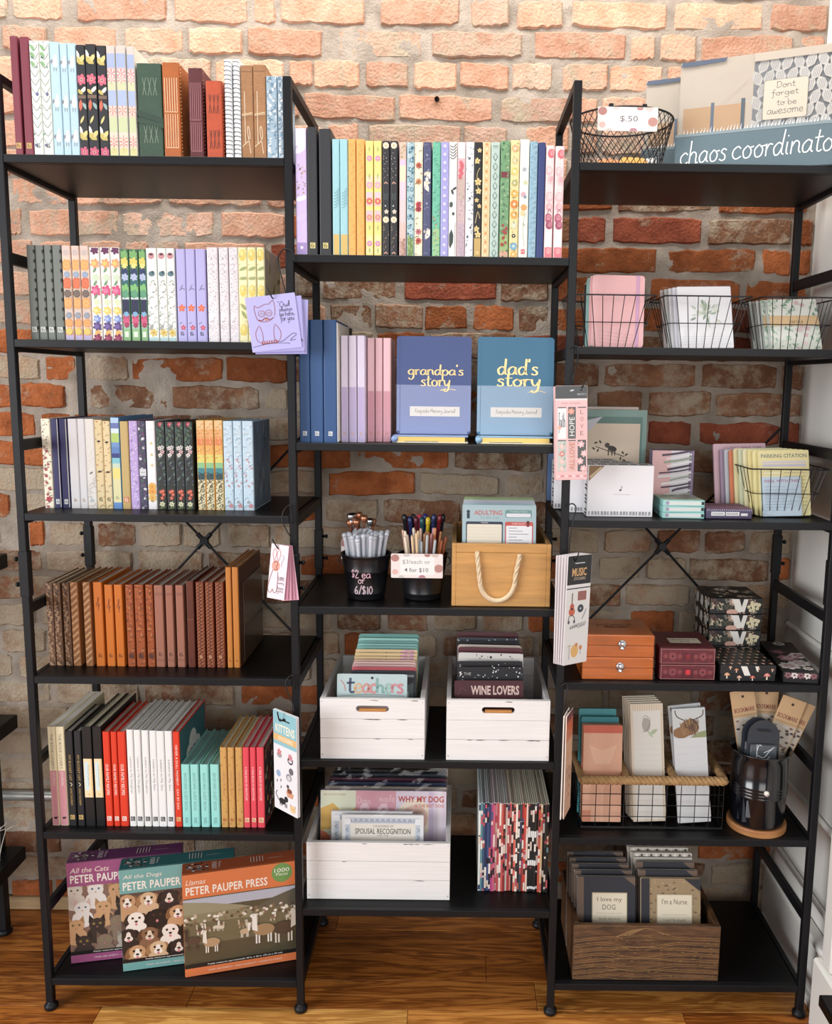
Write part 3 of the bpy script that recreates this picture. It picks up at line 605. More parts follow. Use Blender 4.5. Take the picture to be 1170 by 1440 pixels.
def d_speckle(p, t, h):
    r = random.Random(2)
    for i in range(230):
        x, z = r.uniform(-t/2, t/2), r.uniform(.003, h); p.ell(x, z, .0007, .0005, r.choice(['6a5a68', 'b07a88', '8a7a80', '4a4450']), 5)
def d_lemon(p, t, h):
    for f in (.92, .55, .14): p.ell(0, h*f, .0065, .011, 'efd456', 10); p.ell(-.001, h*f+.003, .003, .006, 'f6e68c', 8)
    for f in (.78, .68, .38, .3): p.leaf(.001, h*f, .018, .006, 1.2+f*3, 'a8b46c')
    scatter(p, t, h, 4, 12, [('s', 'c8c080', .003), ('l', 'd8d08a', .003)])
def d_redberry(p, t, h):
    scatter(p, t, h, 12, 40, [('d', '3a3634', .0009), ('s', '8a7a68', .0025), ('d', '5a4a48', .0011)], h*.45, h)
    scatter(p, t, h, 13, 40, [('f', 'b03a48', .0032), ('s', '8a6a5a', .003), ('d', 'c04a54', .0015), ('s', '5a3a3a', .0025)], 0, h*.7); p.flower(0, h*.1, .006, 'b42a3c', None, 6)
def d_navy(p, t, h): p.rect(t*.33, t*.5, .002, h, 'ded9cc'); p.rect(-t*.26, t*.2, .008, .0175, 'e4e4e0'); mark(p, t, h, None, '2a2850', .0125, .007)
def d_white(p, t, h): mark(p, t, h, None, 'b08a58', .016, .008)
def d_whitebird(p, t, h): scatter(p, t, h, 3, 26, [('d', 'b0a8a0', .0006), ('d', 'c8c0b8', .0006)], h*.45, h*.7); p.leaf(0, h*.4, .009, .003, .6, '7a706c'); scatter(p, t, h, 8, 14, [('s', 'd8cfc8', .005)], 0, h*.35); mark(p, t, h, None, 'a8b8c8', .016, .009)
def d_tanbird(p, t, h): scatter(p, t, h, 5, 24, [('s', 'b09060', .004), ('l', 'c8945c', .0025), ('s', '8a7458', .003), ('d', 'd08a5c', .0016)]); p.leaf(0, h*.76, .008, .004, .1, '3a2c24'); p.leaf(0, h*.42, .009, .004, 0, '4a3a2c'); mark(p, t, h, None, '4a3a28', .018, .009)
def d_stripe(p, t, h): bands(p, t, h, [(0, .07, '5f93d6'), (.07, .33, 'e4dca0'), (.33, .45, 'f0dc70'), (.45, .5, 'c8dcc0'), (.5, .56, '7cc8d4'), (.56, .61, '3a3f84'), (.61, .68, '5c84c4'), (.68, .73, '6f98d0'), (.73, .83, 'b4d060'), (.83, .88, 'd8e8f0'), (.88, .94, '6a78b8'), (.94, 1, 'b4d0ec')]); mark(p, t, h, None, '8a9060', .022, .008)
def d_gold(p, t, h): mark(p, t, h, 'd86a34', 'f4e4c8', .018, .0095)
def d_lilacvine(p, t, h): scatter(p, t, h, 6, 34, [('s', 'e4d8f0', .004), ('f', 'd8c8ea', .003), ('l', '9a7fb8', .003), ('s', 'efe6f6', .003)])
def d_violetnight(p, t, h): scatter(p, t, h, 16, 44, [('e', 'd8d4dc', .0032), ('s', '8a8498', .004), ('e', '7a3f6c', .003), ('l', '5c5a70', .003), ('e', '4f6a5c', .003)]); p.rect(-t/2, t/2, h*.38, h*.46, 'd8d8dc'); p.ell(-.002, h*.42, .001, None, '333333', 6); p.ell(.002, h*.42, .001, None, '333333', 6)
def d_sunflower(p, t, h):
    for f, r, c in ((.26, .008, 'f0b43a'), (.2, .009, 'f4a828'), (.13, .008, 'eabc50')): p.flower(0, h*f, r, c, 'e08a20', 8)
    for f in (.75, .62, .5): p.flower(.001, h*f, .003, 'e8d8a0', 'c8a060', 5)
    p.rect(-t/2, t/2, h*.905, h*.908, 'd0ccc8'); mark(p, t, h, None, '7a6a3a', .016, .006)
def d_nightflower(p, t, h):
    p.flower(.001, h*.97, .005, 'c04858', 'e88a90', 6); scatter(p, t, h, 21, 12, [('l', '4f6a50', .005), ('l', '3f5a58', .0045)], h*.72, h*.97)
    for x, f, c in ((-.002, .7, 'e8dcd4'), (.003, .66, 'd8b0b0'), (-.001, .62, 'f0e8e0'), (.003, .71, 'c8d0c8')): p.flower(x, h*f, .0045, c, '9a6a70', 5)
    scatter(p, t, h, 22, 16, [('l', '5c7470', .0045), ('l', '2f4448', .005), ('d', '5a5a90', .0012)], h*.28, h*.6)
    for x, f in ((-.002, .2), (.003, .17), (0, .13), (.002, .21)): p.flower(x, h*f, .004, 'd8583c', 'f0a080', 5)
    p.flower(0, h*.06, .0055, 'd8d8b0', 'a0a070', 6); p.leaf(0, h*.02, .014, .005, .3, '5a6a3c')
def d_sunset(p, t, h):
    bands(p, t, h, [(0, .34, 'efe0b0'), (.34, .4, '2f5a68'), (.4, .47, '3a8a94'), (.47, .53, '8cc88c'), (.53, .62, 'e8d860'), (.62, .72, 'f0b048'), (.72, .8, 'ee8a44'), (.8, .9, 'f0ac60'), (.9, 1, 'f2c888')])
    scatter(p, t, h, 30, 70, [('s', '2a2a26', .0028), ('l', '1f2420', .002), ('s', '5a5a3c', .003)], 0, h*.42); scatter(p, t, h, 31, 36, [('d', 'c87a3c', .0008), ('d', 'f8e4b0', .0009), ('s', 'e09a50', .003)], h*.55, h)
def d_skybird(p, t, h): scatter(p, t, h, 33, 42, [('s', 'dfeaf0', .005), ('s', '9ab4c8', .004), ('l', 'eef4f6', .003), ('s', 'b8ccd8', .004)]); scatter(p, t, h, 34, 9, [('l', 'd08a94', .003)], h*.25, h*.6); p.flower(t*.2, h*.05, .005, 'd08a94', None, 5); mark(p, t, h, None, '8a7a78', .016, .007)
def d_tex(c1, c2, n, kind, mk=None):
    def f(p, t, h):
        scatter(p, t, h, 40+n, n, [(kind, c1, .0028), (kind, c2, .0024)])
        if mk: mark(p, t, h, None, mk, .018, .0085)
    return f
def d_swirl(p, t, h):
    for i in range(26):
        z = i*h/26; p.stroke([(-t*.5, z), (-t*.1, z+.004), (t*.2, z+.009), (t*.5, z+.011)], .0014, 'd8b483' if i % 2 else '6a3f22')
def d_clef(p, t, h):
    z = h*.74; p.stroke([(0, z-.013), (.0012, z-.007), (-.0005, z+.01), (.0018, z+.014), (.001, z+.006), (-.0035, z), (0, z-.0045), (.0032, z-.001), (0, z+.001)], .0009, '5a1f08'); mark(p, t, h, None, '5a2008', .022, .0095)
def d_bark(p, t, h): scatter(p, t, h, 50, 60, [('l', 'b5621e', .0035), ('l', '7c3a10', .003), ('s', '5a2a0c', .003), ('l', 'c47a34', .003)]); mark(p, t, h, '6a2e10', '2f1206', .022, .0095)
def d_dusty(p, t, h):
    for f in (.88, .9, .07, .09): p.rect(-t/2, t/2, h*f, h*f+.0008, '6a4030')
    mark(p, t, h, None, '5a3020', .026, .0095)
def d_darkbrown(p, t, h):
    for i in range(7): p.rect(-t*.45, t*.35, h*(.58+i*.033), h*(.58+i*.033)+.0007, '2a120a')
    p.rect(-t*.5, t*.4, h*.555, h*.56, '8a5a40'); mark(p, t, h, None, '2a120a', .014, .006)
def d_lattice(p, t, h):
    for i in range(-1, 27):
        z = i*h/25; p.stroke([(-t*.5, z), (t*.5, z+.011)], .0008, 'c88a5a', smooth=False); p.stroke([(t*.5, z), (-t*.5, z+.011)], .0007, '4a1e0c', smooth=False); p.ell(0, z+.004, .0016, .0022, '5a2410', 6)
    mark(p, t, h, '8a4420', 'd8a070', .022, .008)
def d_talltan(p, t, h): p.ell(0, .014, .0012, .0018, '5a3210', 6)
def vtext(p, s, t, h, f0, f1, col, wd=.5, bold=0.0): p.fit(s, -t*wd/2, h*f0, t*wd/2, h*f1, col, rot=1, bold=bold)
def d_booklover(p, t, h):
    p.rect(-t/2, t/2, 0, h*.56, 'd98f98'); vtext(p, 'THE BOOK LOVER\'S', t, h, .58, .93, '8d8064', .34); vtext(p, 'JOURNAL', t, h, .4, .55, 'f2e4dc', .34); p.ell(0, .0165, .0035, .002, '1c1614', 8); p.ell(.0032, .0175, .0015, None, '1c1614', 6)
    for x in (-.0025, -.001, .001, .0025): p.rect(x-.0004, x+.0004, .0135, .0155, '1c1614')
def d_bucket(p, t, h): vtext(p, 'MY BUCKET LIST', t, h, .48, .75, 'c9a24e', .3); p.stroke([(-t*.1, h*.46), (t*.15, h*.44), (-t*.05, h*.42)], .0012, 'e8d8a8'); vtext(p, 'LIVING THE DREAM', t, h, .22, .4, 'c9a24e', .26); mark(p, t, h, 'd2ab5a', '2a2008', .018, .0085)
def d_blacklabel(p, t, h):
    p.rect(-t/2, t/2, h*.29, h*.68, 'f0d9a8'); p.rect(-t*.36, t*.05, h*.36, h*.65, 'd3e6e6'); vtext(p, 'THE JOURNAL', t, h, .4, .62, '8a9aa0', .2); p.ell(0, h*.32, .003, .0035, 'e8c88c', 8); p.rect(t*.3, t*.5, h*.29, h*.68, 'e3b878')
def d_recipes(p, t, h): vtext(p, 'OUR FAMILY RECIPES', t, h, .33, .66, 'f6ddd0', .42, .01); mark(p, t, h, 'f2e4da', 'd0381f', .016, .0085)
def d_daughter(p, t, h): vtext(p, 'Letters to My Daughter', t, h, .34, .72, '8a8a8a', .36); mark(p, t, h, '2a2a2a', 'bdbdbd', .016, .0085)
def d_son(p, t, h): vtext(p, 'Letters to My Son', t, h, .38, .7, '77777a', .36); mark(p, t, h, '2a2a2a', 'bdbdbd', .016, .0085)
def d_redteal(p, t, h): vtext(p, 'NEVER A DULL MOMENT - DAY BY DAY', t, h, .18, .86, 'f7d9cc', .34, .01); mark(p, t, h, 'f2c070', 'b03010', .016, .008)
def d_aqua(p, t, h): vtext(p, 'BACKYARD GUEST BOOK', t, h, .26, .86, '6fa39e', .34); vtext(p, 'EEE', t, h, .06, .15, '5f8f8c', .32)
def d_kraft(p, t, h): scatter(p, t, h, 60, 14, [('s', '8a5a24', .0025), ('d', '9a6a34', .0009)]); vtext(p, 'NOTES AND IDEAS', t, h, .4, .7, 'c98a58', .3); mark(p, t, h, None, 'a8381e', .016, .0085)
def d_pinkred(p, t, h): vtext(p, 'A YEAR BOOK OF GRATITUDE', t, h, .34, .76, 'f8d4d0', .34, .01); mark(p, t, h, 'f2d09c', 'b83a3c', .016, .0095)
def d_purple(p, t, h):
    p.rect(-t/2, t/2, h*.86, h, 'efe9f2'); p.leaf(0, h*.84, .03, .012, .7, 'e8def0'); p.leaf(0, h*.3, .03, .01, .4, 'd4c4ea'); p.leaf(0, h*.45, .03, .008, .3, 'f0e8f4'); p.rect(-t/2, t/2, 0, h*.1, 'a48cc8'); p.flower(0, h*.06, .003, 'f0e8f8', None, 5)
    r = random.Random(5)
    for i in range(26): p.ell(r.uniform(-t*.35, t*.4), h*r.uniform(.48, .72), .0016, .0011, r.choice(['c8a070', 'b08a68', 'e8d8c8', '8a6a60']), 6)
def d_black(p, t, h): mark(p, t, h, 'e2d27e', '222226', .017, .009)
def d_aquagold(p, t, h):
    p.rect(-t/2, t/2, 0, h*.185, 'd9b862')
    for i in range(6): z = h*(.42+i*.025); p.stroke([(-t*.3, z-.001), (0, z), (t*.4, z+.008)], .0006, '3f6a70')
def d_orangeleaf(p, t, h): scatter(p, t, h, 70, 60, [('s', 'd98a3a', .0022), ('s', 'e4a04c', .002), ('d', 'c87838', .0006)])
def d_yellowpink(p, t, h):
    bands(p, t, h, [(.02, .18, 'f2e6a0'), (.3, .4, 'f0c0c4'), (.44, .56, 'f2c6cc'), (.64, .7, 'f3d8b0')])
    for f, c, r in ((.85, 'd88ac0', .005), (.62, 'e8a8c0', .006), (.48, 'e2685c', .006), (.34, 'e88a84', .005), (.11, 'd88ac0', .005)): p.flower(0, h*f, r, c, 'f6e078', 8)
    for f in (.7, .25, .05, .93): p.leaf(0, h*f, .01, .003, 1.57, 'b8c070')
def d_nightboho(p, t, h):
    for f in (.96, .32): p.flower(0, h*f, .0058, 'f2dcc0', 'e0a860', 8)
    p.flower(.001, h*.39, .004, 'f0dccc', 'd89a80', 5); scatter(p, t, h, 72, 14, [('d', 'd8ccb8', .0007)], h*.66, h*.9); scatter(p, t, h, 73, 12, [('d', 'c8bca8', .0006), ('d', 'd8a060', .0008)], h*.05, h*.27)
    for f in (.63, .02): p.stroke([(-.003, h*f), (0, h*f+.003), (.003, h*f)], .0016, 'e0a890')
    p.ell(-.001, h*.44, .0014, None, 'c8d0d8', 7)
    for i in range(3): p.leaf(-.002, h*(.5+i*.02), .006, .002, 2.2, '4a5a58'); p.leaf(.002, h*(.5+i*.02), .006, .002, .9, '4a5a58')
def d_pinksky(p, t, h): bands(p, t, h, [(0, .13, 'c8a090'), (.13, .3, 'eec0b4'), (.3, .5, 'eccacc'), (.5, .66, 'e8cad8'), (.66, .8, 'f0dcb8'), (.8, .85, 'dcc0dc'), (.85, 1, 'd8c0a8')]); scatter(p, t, h, 75, 14, [('e', 'a87c6c', .0025), ('s', '8a6658', .0025)], 0, h*.16); scatter(p, t, h, 76, 8, [('s', 'b08a58', .003)], h*.85, h)
def d_teallace(p, t, h): bands(p, t, h, [(0, .18, '7a9a5a')]); scatter(p, t, h, 77, 40, [('f', '5f94a8', .0045, 'd8e8ec'), ('e', '2f6480', .003), ('f', 'c8dce0', .004, '7aa0b0'), ('e', '3f7a8a', .0025)], h*.17, h); scatter(p, t, h, 78, 8, [('l', '9ab870', .004)], 0, h*.18)
def d_creamred(p, t, h):
    for f, c in ((.8, 'c05a3c'), (.66, 'd88a50'), (.46, 'c83a4c'), (.42, 'a82a3c'), (.22, 'c8707a'), (.14, 'c04a40')): p.flower(0, h*f, .0055, c, '6a2a24', 7)
    scatter(p, t, h, 79, 20, [('s', '6a6a50', .003), ('d', '3a3a38', .0008), ('l', 'b08a58', .003)])
def d_navybird(p, t, h):
    for f, s in ((.7, 1), (.62, -1), (.2, 1)): p.leaf(s*.002, h*f, .022, .008, 1.1*s, 'efe8d4'); p.leaf(-s*.002, h*f+.006, .014, .005, .6, 'd8d0bc')
    scatter(p, t, h, 80, 22, [('s', '7a80a0', .004), ('e', '9a9cb4', .002), ('l', '5a6088', .0035)])
def d_greenvine(p, t, h): p.rect(-t/2, t/2, 0, h*.25, '9ac890'); scatter(p, t, h, 81, 60, [('s', '2f7a6a', .0025), ('l', 'a8dcc0', .0018), ('s', '4f9a80', .0025)]); scatter(p, t, h, 82, 16, [('d', 'e0c050', .0012), ('d', 'c85a50', .0011)], h*.12, h*.4)
def d_periwinkle(p, t, h):
    for i in range(14): z = (i+.5)*h/14; p.flower(0, z, .0032, 'd8d4f0', None, 6); p.ell(-t*.36, z+.006, .0012, None, 'b8b8e4', 6); p.ell(t*.36, z+.006, .0012, None, 'b8b8e4', 6)
def d_whiteleaf(p, t, h):
    for i in range(5): p.stroke([(-t*.4, h*(.97-i*.025)), (0, h*(.955-i*.025)), (t*.4, h*(.985-i*.025))], .0013, '2a2c2c')
    for x, f, r in ((-.003, .46, 1.1), (-.001, .57, 1.9), (.003, .6, .6)): p.leaf(x, h*f, .011, .004, r, '3f4a48')
    p.ell(-.003, h*.46, .0035, .005, '4a5a58', 8); p.ell(.001, h*.38, .0024, .003, '3f4a48', 8); p.leaf(-.003, h*.16, .034, .009, 1.5, '3a4a46'); p.stroke([(.004, h*.02), (.0045, h*.3)], .0006, '6a706c')
def d_pinkmauve(p, t, h): bands(p, t, h, [(0, .3, 'c0aab8'), (.3, .5, 'cdb4b4'), (.5, .7, 'c8b0a4'), (.7, .86, 'e8b4bc'), (.86, 1, 'efe6e2')]); scatter(p, t, h, 84, 40, [('e', 'b894a4', .0016), ('e', 'e0d0d4', .0015), ('e', '9a8a94', .0014)], 0, h*.6); scatter(p, t, h, 85, 8, [('f', 'd8606c', .0035)], h*.68, h*.84)
def d_whitebloom(p, t, h): scatter(p, t, h, 86, 36, [('e', '5a6474', .0024), ('l', '8a90a0', .0025), ('s', '4a5060', .0022)])
def d_blackgold(p, t, h):
    p.rect(-t/2, t/2, 0, h*.17, 'c9a85c')
    for x, f, r in ((.002, .93, .004), (-.002, .84, .0055), (0, .66, .0065), (.001, .58, .0055), (-.002, .5, .004), (.003, .45, .004), (-.002, .25, .0055), (.001, .2, .006), (0, .04, .004)): p.flower(x, h*f, r, 'e2c983', 'caa656', 5)
    p.stroke([(-.004, h*.3), (0, h*.4), (.004, h*.34)], .0009, 'e2c983'); p.stroke([(.003, h*.78), (-.002, h*.72), (0, h*.6)], .0008, 'e2c983')
def d_creamorange(p, t, h):
    p.rect(-t*.3, t*.3, 0, h, 'efc48c')
    for i in range(26): p.ell(0, (i+.5)*h/26, .0022, .0026, 'd8944c' if i % 2 else 'f6dcb0', 6)
def d_sage(p, t, h):
    for i in range(11):
        z = (i+.5)*h/12; r = .0055; p.stroke([(0, z-r*1.2), (r*.7, z), (0, z+r*1.2), (-r*.7, z), (0, z-r*1.2)], .001, '3f5a54', smooth=False)
    p.rect(-t*.3, t*.3, h*.965, h*.97, '3f5a54'); p.rect(-t*.3, t*.3, h*.95, h*.953, '3f5a54')
def d_greenfolk(p, t, h): p.rect(-t/2, t/2, h*.69, h*.74, '7a2f38'); bands(p, t, h, [(0, .06, 'd8a088'), (.06, .2, '9ab870')]); scatter(p, t, h, 88, 70, [('e', '3f6a4a', .0024), ('e', 'a8c090', .0018), ('s', 'd8dcb0', .002), ('e', '5f8a60', .0022)]); scatter(p, t, h, 89, 8, [('f', 'b03a3a', .003)], h*.1, h*.3)
def d_folkmulti(p, t, h):
    for f, c, r in ((.93, 'e8b478', .007), (.83, 'd8c890', .006), (.74, 'e8d070', .007), (.64, 'b8b46c', .006), (.55, 'e8b040', .007), (.46, 'e08a2c', .008), (.37, 'eaa840', .007), (.28, 'd8d8b8', .006), (.1, '7ab0cc', .007), (.03, 'e8b450', .006)): p.flower(0, h*f, r, c, 'f2ead0', 8)
    p.ell(0, h*.19, .0035, None, '2a2a24', 9); p.ell(0, h*.19, .0014, None, 'f0ead8', 7); scatter(p, t, h, 90, 26, [('d', '8a7a40', .0008), ('l', '7a8a50', .002)])
def d_whitewild(p, t, h):
    for x, f, c, r in ((0, .75, 'a8b0b8', .004), (.002, .64, 'c8d0a0', .004), (-.001, .54, 'd8a8b8', .005), (.002, .52, '7a9ab0', .003), (0, .43, 'e8a050', .006), (-.002, .38, 'e8cf9c', .005)): p.flower(x, h*f, r, c, None, 7)
    p.stroke([(.002, h*.1), (-.001, h*.25), (.003, h*.38)], .0006, '8a9a70'); p.stroke([(-.001, h*.3), (.003, h*.27)], .0012, '8a9a70'); p.rect(-.0035, .0035, h*.035, h*.075, 'd8606c'); p.fit('H', -.002, h*.045, .002, h*.065, 'f6e8e0')
def d_bluedamask(p, t, h): scatter(p, t, h, 92, 70, [('s', '6f93a8', .003), ('s', 'b4ccd8', .003), ('l', '83a8bc', .0025)])
def d_rose(p, t, h):
    bands(p, t, h, [(0, .1, 'e8848c'), (.1, .26, 'f6ecea')])
    for x, f, c, c2, r in ((.002, .93, 'e2606e', 'f0949a', .008), (-.002, .78, 'f0b4b8', 'f6d0d0', .008), (.002, .7, 'f2c0c0', 'eca0a8', .008), (0, .55, 'f0b8bc', 'f4cccc', .009), (0, .46, 'e8a0a8', 'f2c4c4', .007), (-.001, .36, 'b85a74', 'd08a9a', .0085), (.001, .3, 'a04a68', 'c87a8e', .008), (0, .06, 'e87a84', 'f0a4a8', .0085)): p.ell(x, h*f, r*.8, r, c, 10); p.ell(x+.001, h*f+.001, r*.5, r*.6, c2, 9); p.stroke([(x-r*.4, h*f), (x, h*f+r*.4), (x+r*.4, h*f-.001)], .0008, c)
    p.stroke([(-.003, h*.4), (.001, h*.44), (.004, h*.41)], .0008, '5a3a44')
def d_blueplain(p, t, h): mark(p, t, h, 'e6e8ea', '4a5a70', .017, .0075)
def d_half(top_frac, low, mk):
    def f(p, t, h): p.rect(-t/2, t/2, 0, h*top_frac, low); mark(p, t, h, None, mk, .0165, .0075)
    return f
# design: (cover colour, roughness, art, words for the label, page paper, hard cover?, depth)
BD = {
 'burgundy': ('7c3443', .5, d_burgundy, 'plain burgundy cloth journals', 0, 1, .15), 'fern': ('dfe3db', .5, d_fern, 'white fern-patterned journals', 0, 1, .14), 'llama': ('b4d0dc', .5, d_llama, 'pale blue llama journals', 0, 1, .14),
 'blackbloom': ('26262a', .5, d_blackbloom, 'black journals with pink and yellow flowers', 0, 1, .14), 'pastel': ('c8c6c0', .5, d_pastel, 'pastel striped floral journals', 0, 1, .14),
 'green': ('38513f', .6, d_green, 'thick dark green leather wrap journal', 1, 0, .12), 'orange': ('b5632b', .5, d_longst('eec79c', 6, [(.1, .46), (.48, .84)]), 'orange-tan leather journal with long white stitching', 1, 0, .13),
 'wine': ('5c2328', .55, d_longst('a86a70', 6, [(.07, .4), (.42, .84)]), 'dark wine-red leather journal with stitched spine', 1, 0, .13), 'rust': ('c1522f', .55, d_rust, 'short rust-red leather journal with crossed stitching', 1, 0, .12),
 'wire': ('e9ebec', .4, d_none, 'white wire-bound notebooks', 0, 0, .12), 'tan': ('a87c56', .8, d_tan, 'tan suede journals tied with cream cord', 1, 0, .13), 'marble': ('9db4c4', .5, d_marble, 'short blue-grey marbled journals', 0, 1, .11),
 'grey': ('6f746e', .55, d_grey, 'plain grey journals with elastic bands', 0, 1, .14), 'marigold': ('e3c9b8', .5, d_marigold, 'orange marigold-patterned journals', 0, 1, .14), 'peony': ('f1ebe4', .5, d_peony, 'white journals with bright pink and purple flowers', 0, 1, .14),
 'garden': ('5c8a6c', .5, d_garden, 'green and navy garden-flower journals', 0, 1, .14), 'meadow': ('e9ece6', .5, d_meadow, 'white journals with pale sketchy flowers', 0, 1, .14), 'lavender': ('b3aedd', .5, d_lavender, 'plain lavender journals with small orange flowers', 0, 1, .14),
 'speckle': ('e6dfe2', .5, d_speckle, 'white journals with fine speckled pattern', 0, 1, .14), 'lemon': ('f0e9b8', .5, d_lemon, 'yellow lemon-patterned journals', 0, 1, .14),
 'redberry': ('e9dfc8', .5, d_redberry, 'cream journal with red berries', 0, 1, .15), 'navy': ('2f2c5c', .5, d_navy, 'navy journals with white page edge', 0, 1, .15), 'white': ('e2dfe0', .5, d_white, 'plain white journals', 0, 1, .15), 'whitebird': ('e6e1da', .5, d_whitebird, 'off-white journal with a tiny bird', 0, 1, .15),
 'tanbird': ('e0cb9c', .5, d_tanbird, 'tan journals with small birds on twigs', 0, 1, .15), 'stripe': ('5f98c8', .5, d_stripe, 'blue, yellow and green striped journal', 0, 1, .19), 'gold': ('c0a468', .45, d_gold, 'matte gold journal with orange label', 0, 1, .15), 'lilacvine': ('b9a0d4', .5, d_lilacvine, 'lilac journal with white vines', 0, 1, .15),
 'violetnight': ('3f3c54', .5, d_violetnight, 'dark violet floral journal', 0, 1, .15), 'sunflower': ('ece9ea', .5, d_sunflower, 'white journal with golden sunflowers', 0, 1, .15), 'nightflower': ('20241f', .45, d_nightflower, 'black journals with red and cream flowers', 0, 1, .15),
 'sunset': ('efc070', .5, d_sunset, 'orange and teal sunset meadow journals', 0, 1, .15), 'skybird': ('c3d9e6', .5, d_skybird, 'light blue blossom journals', 0, 1, .15),
 'bronze': ('6b4a33', .35, d_tex('9a7450', '4a2f1e', 90, 'd'), 'bronze-brown leather journals', 1, 1, .15), 'swirl': ('a06a3e', .4, d_swirl, 'copper swirl leather journals', 1, 1, .15), 'clef': ('c46a1c', .4, d_clef, 'orange leather journals with a treble clef', 0, 1, .15),
 'bark': ('98481a', .5, d_bark, 'bark-textured rust brown journals', 0, 1, .15), 'dusty': ('9a6450', .5, d_dusty, 'dusty brown leather journals', 0, 1, .15), 'darkbrown': ('5e2a1a', .4, d_darkbrown, 'dark brown leather journal with ribbed spine', 0, 1, .15),
 'lattice': ('7e3a1a', .45, d_lattice, 'brown journals with lattice tooling', 0, 1, .15), 'talltan': ('c07a34', .4, d_talltan, 'tall slim tan leather journals', 0, 1, .19),
 'booklover': ('e8dcb8', .5, d_booklover, 'cream and pink book lover journals', 0, 0, .2), 'bucket': ('17171a', .5, d_bucket, 'black bucket list books with gold letters', 0, 1, .15), 'blacklabel': ('131316', .4, d_blacklabel, 'thick black journals with cream label', 1, 1, .19),
 'recipes': ('d83a20', .45, d_recipes, 'red family recipe books', 0, 1, .17), 'daughter': ('e8e7e4', .45, d_daughter, 'white letters-to-daughter books', 0, 1, .17), 'son': ('e7e6e4', .45, d_son, 'white letters-to-son books', 0, 1, .17), 'redteal': ('d9391f', .45, d_redteal, 'red-spined book with teal cover', 0, 1, .18),
 'aqua': ('98d9d2', .45, d_aqua, 'short aqua guest books', 2, 1, .18), 'kraft': ('c99a58', .55, d_kraft, 'kraft brown notebooks', 1, 1, .17), 'pinkred': ('df4a58', .45, d_pinkred, 'coral red gratitude books', 0, 1, .17),
 'purple': ('cdb9e4', .4, d_purple, 'purple and white marbled planner', 0, 1, .16), 'black': ('2a2b30', .5, d_black, 'plain charcoal black journals', 0, 1, .17), 'aquagold': ('9ccbd3', .5, d_aquagold, 'aqua journals with gold band', 0, 1, .14), 'orangeleaf': ('eeae60', .5, d_orangeleaf, 'light orange leaf-patterned journals', 0, 1, .14),
 'yellowpink': ('f0dc86', .5, d_yellowpink, 'yellow journals with pink folk flowers', 0, 1, .14), 'nightboho': ('2a2a2e', .5, d_nightboho, 'black journals with cream daisies', 0, 1, .14), 'pinksky': ('e8c8c4', .5, d_pinksky, 'pale pink and peach journal', 0, 1, .14), 'teallace': ('a8c4cc', .5, d_teallace, 'teal lace-flower journal', 0, 1, .14),
 'creamred': ('ece2c8', .5, d_creamred, 'cream journal with red blooms', 0, 1, .14), 'navybird': ('4a4f70', .5, d_navybird, 'navy journal with cream birds', 0, 1, .14), 'greenvine': ('6cb89c', .5, d_greenvine, 'sea-green vine journal', 0, 1, .14), 'periwinkle': ('a4a2d8', .5, d_periwinkle, 'periwinkle dotted journal', 0, 1, .14),
 'whiteleaf': ('eceae6', .5, d_whiteleaf, 'white journal with black leaves', 0, 1, .14), 'pinkmauve': ('d8bcc0', .5, d_pinkmauve, 'pink and mauve flowered journal', 0, 1, .14), 'whitebloom': ('e8e9ee', .5, d_whitebloom, 'white journal with grey sprigs', 0, 1, .14), 'blackgold': ('1c1c20', .5, d_blackgold, 'black journal with gold blossoms', 0, 1, .14),
 'creamorange': ('f0d6ae', .5, d_creamorange, 'cream and orange chain-pattern journal', 0, 1, .14), 'sage': ('b4c8c0', .5, d_sage, 'sage green lattice journal', 0, 1, .14), 'greenfolk': ('6f9a70', .5, d_greenfolk, 'green folk-pattern journal', 0, 1, .14), 'folkmulti': ('e4d49c', .5, d_folkmulti, 'yellow journal with folk flowers and blue bloom', 0, 1, .14),
 'whitewild': ('efeade', .5, d_whitewild, 'off-white journal with wildflowers', 0, 1, .14), 'bluedamask': ('8fb2c4', .5, d_bluedamask, 'dusty blue damask journal', 0, 1, .14), 'navyplain': ('2c3a70', .5, d_none, 'plain navy journal', 0, 1, .14), 'rose': ('f2cfcf', .5, d_rose, 'pink rose-patterned journals', 0, 1, .14),
 'blueplain': ('2a4f80', .5, d_blueplain, 'tall plain blue journals', 0, 0, .17), 'lilac2': ('e3d9ee', .5, d_half(.52, 'c8b6e2', 'd8a878'), 'lilac two-tone journals', 0, 1, .12), 'pink2': ('f3c9d0', .5, d_half(.49, 'e8a4b2', 'd88a78'), 'pink two-tone journals', 0, 1, .12)}
SHELFNAME = {'L1': 'top left shelf', 'L2': 'second left shelf', 'L3': 'third left shelf', 'L4': 'fourth left shelf', 'L5': 'fifth left shelf', 'C1': 'top middle shelf', 'C2': 'second middle shelf'}
NUM = {2: 'two', 3: 'three', 4: 'four', 6: 'six'}; ORD = ['leftmost', 'second', 'third', 'fourth', 'fifth', 'sixth']
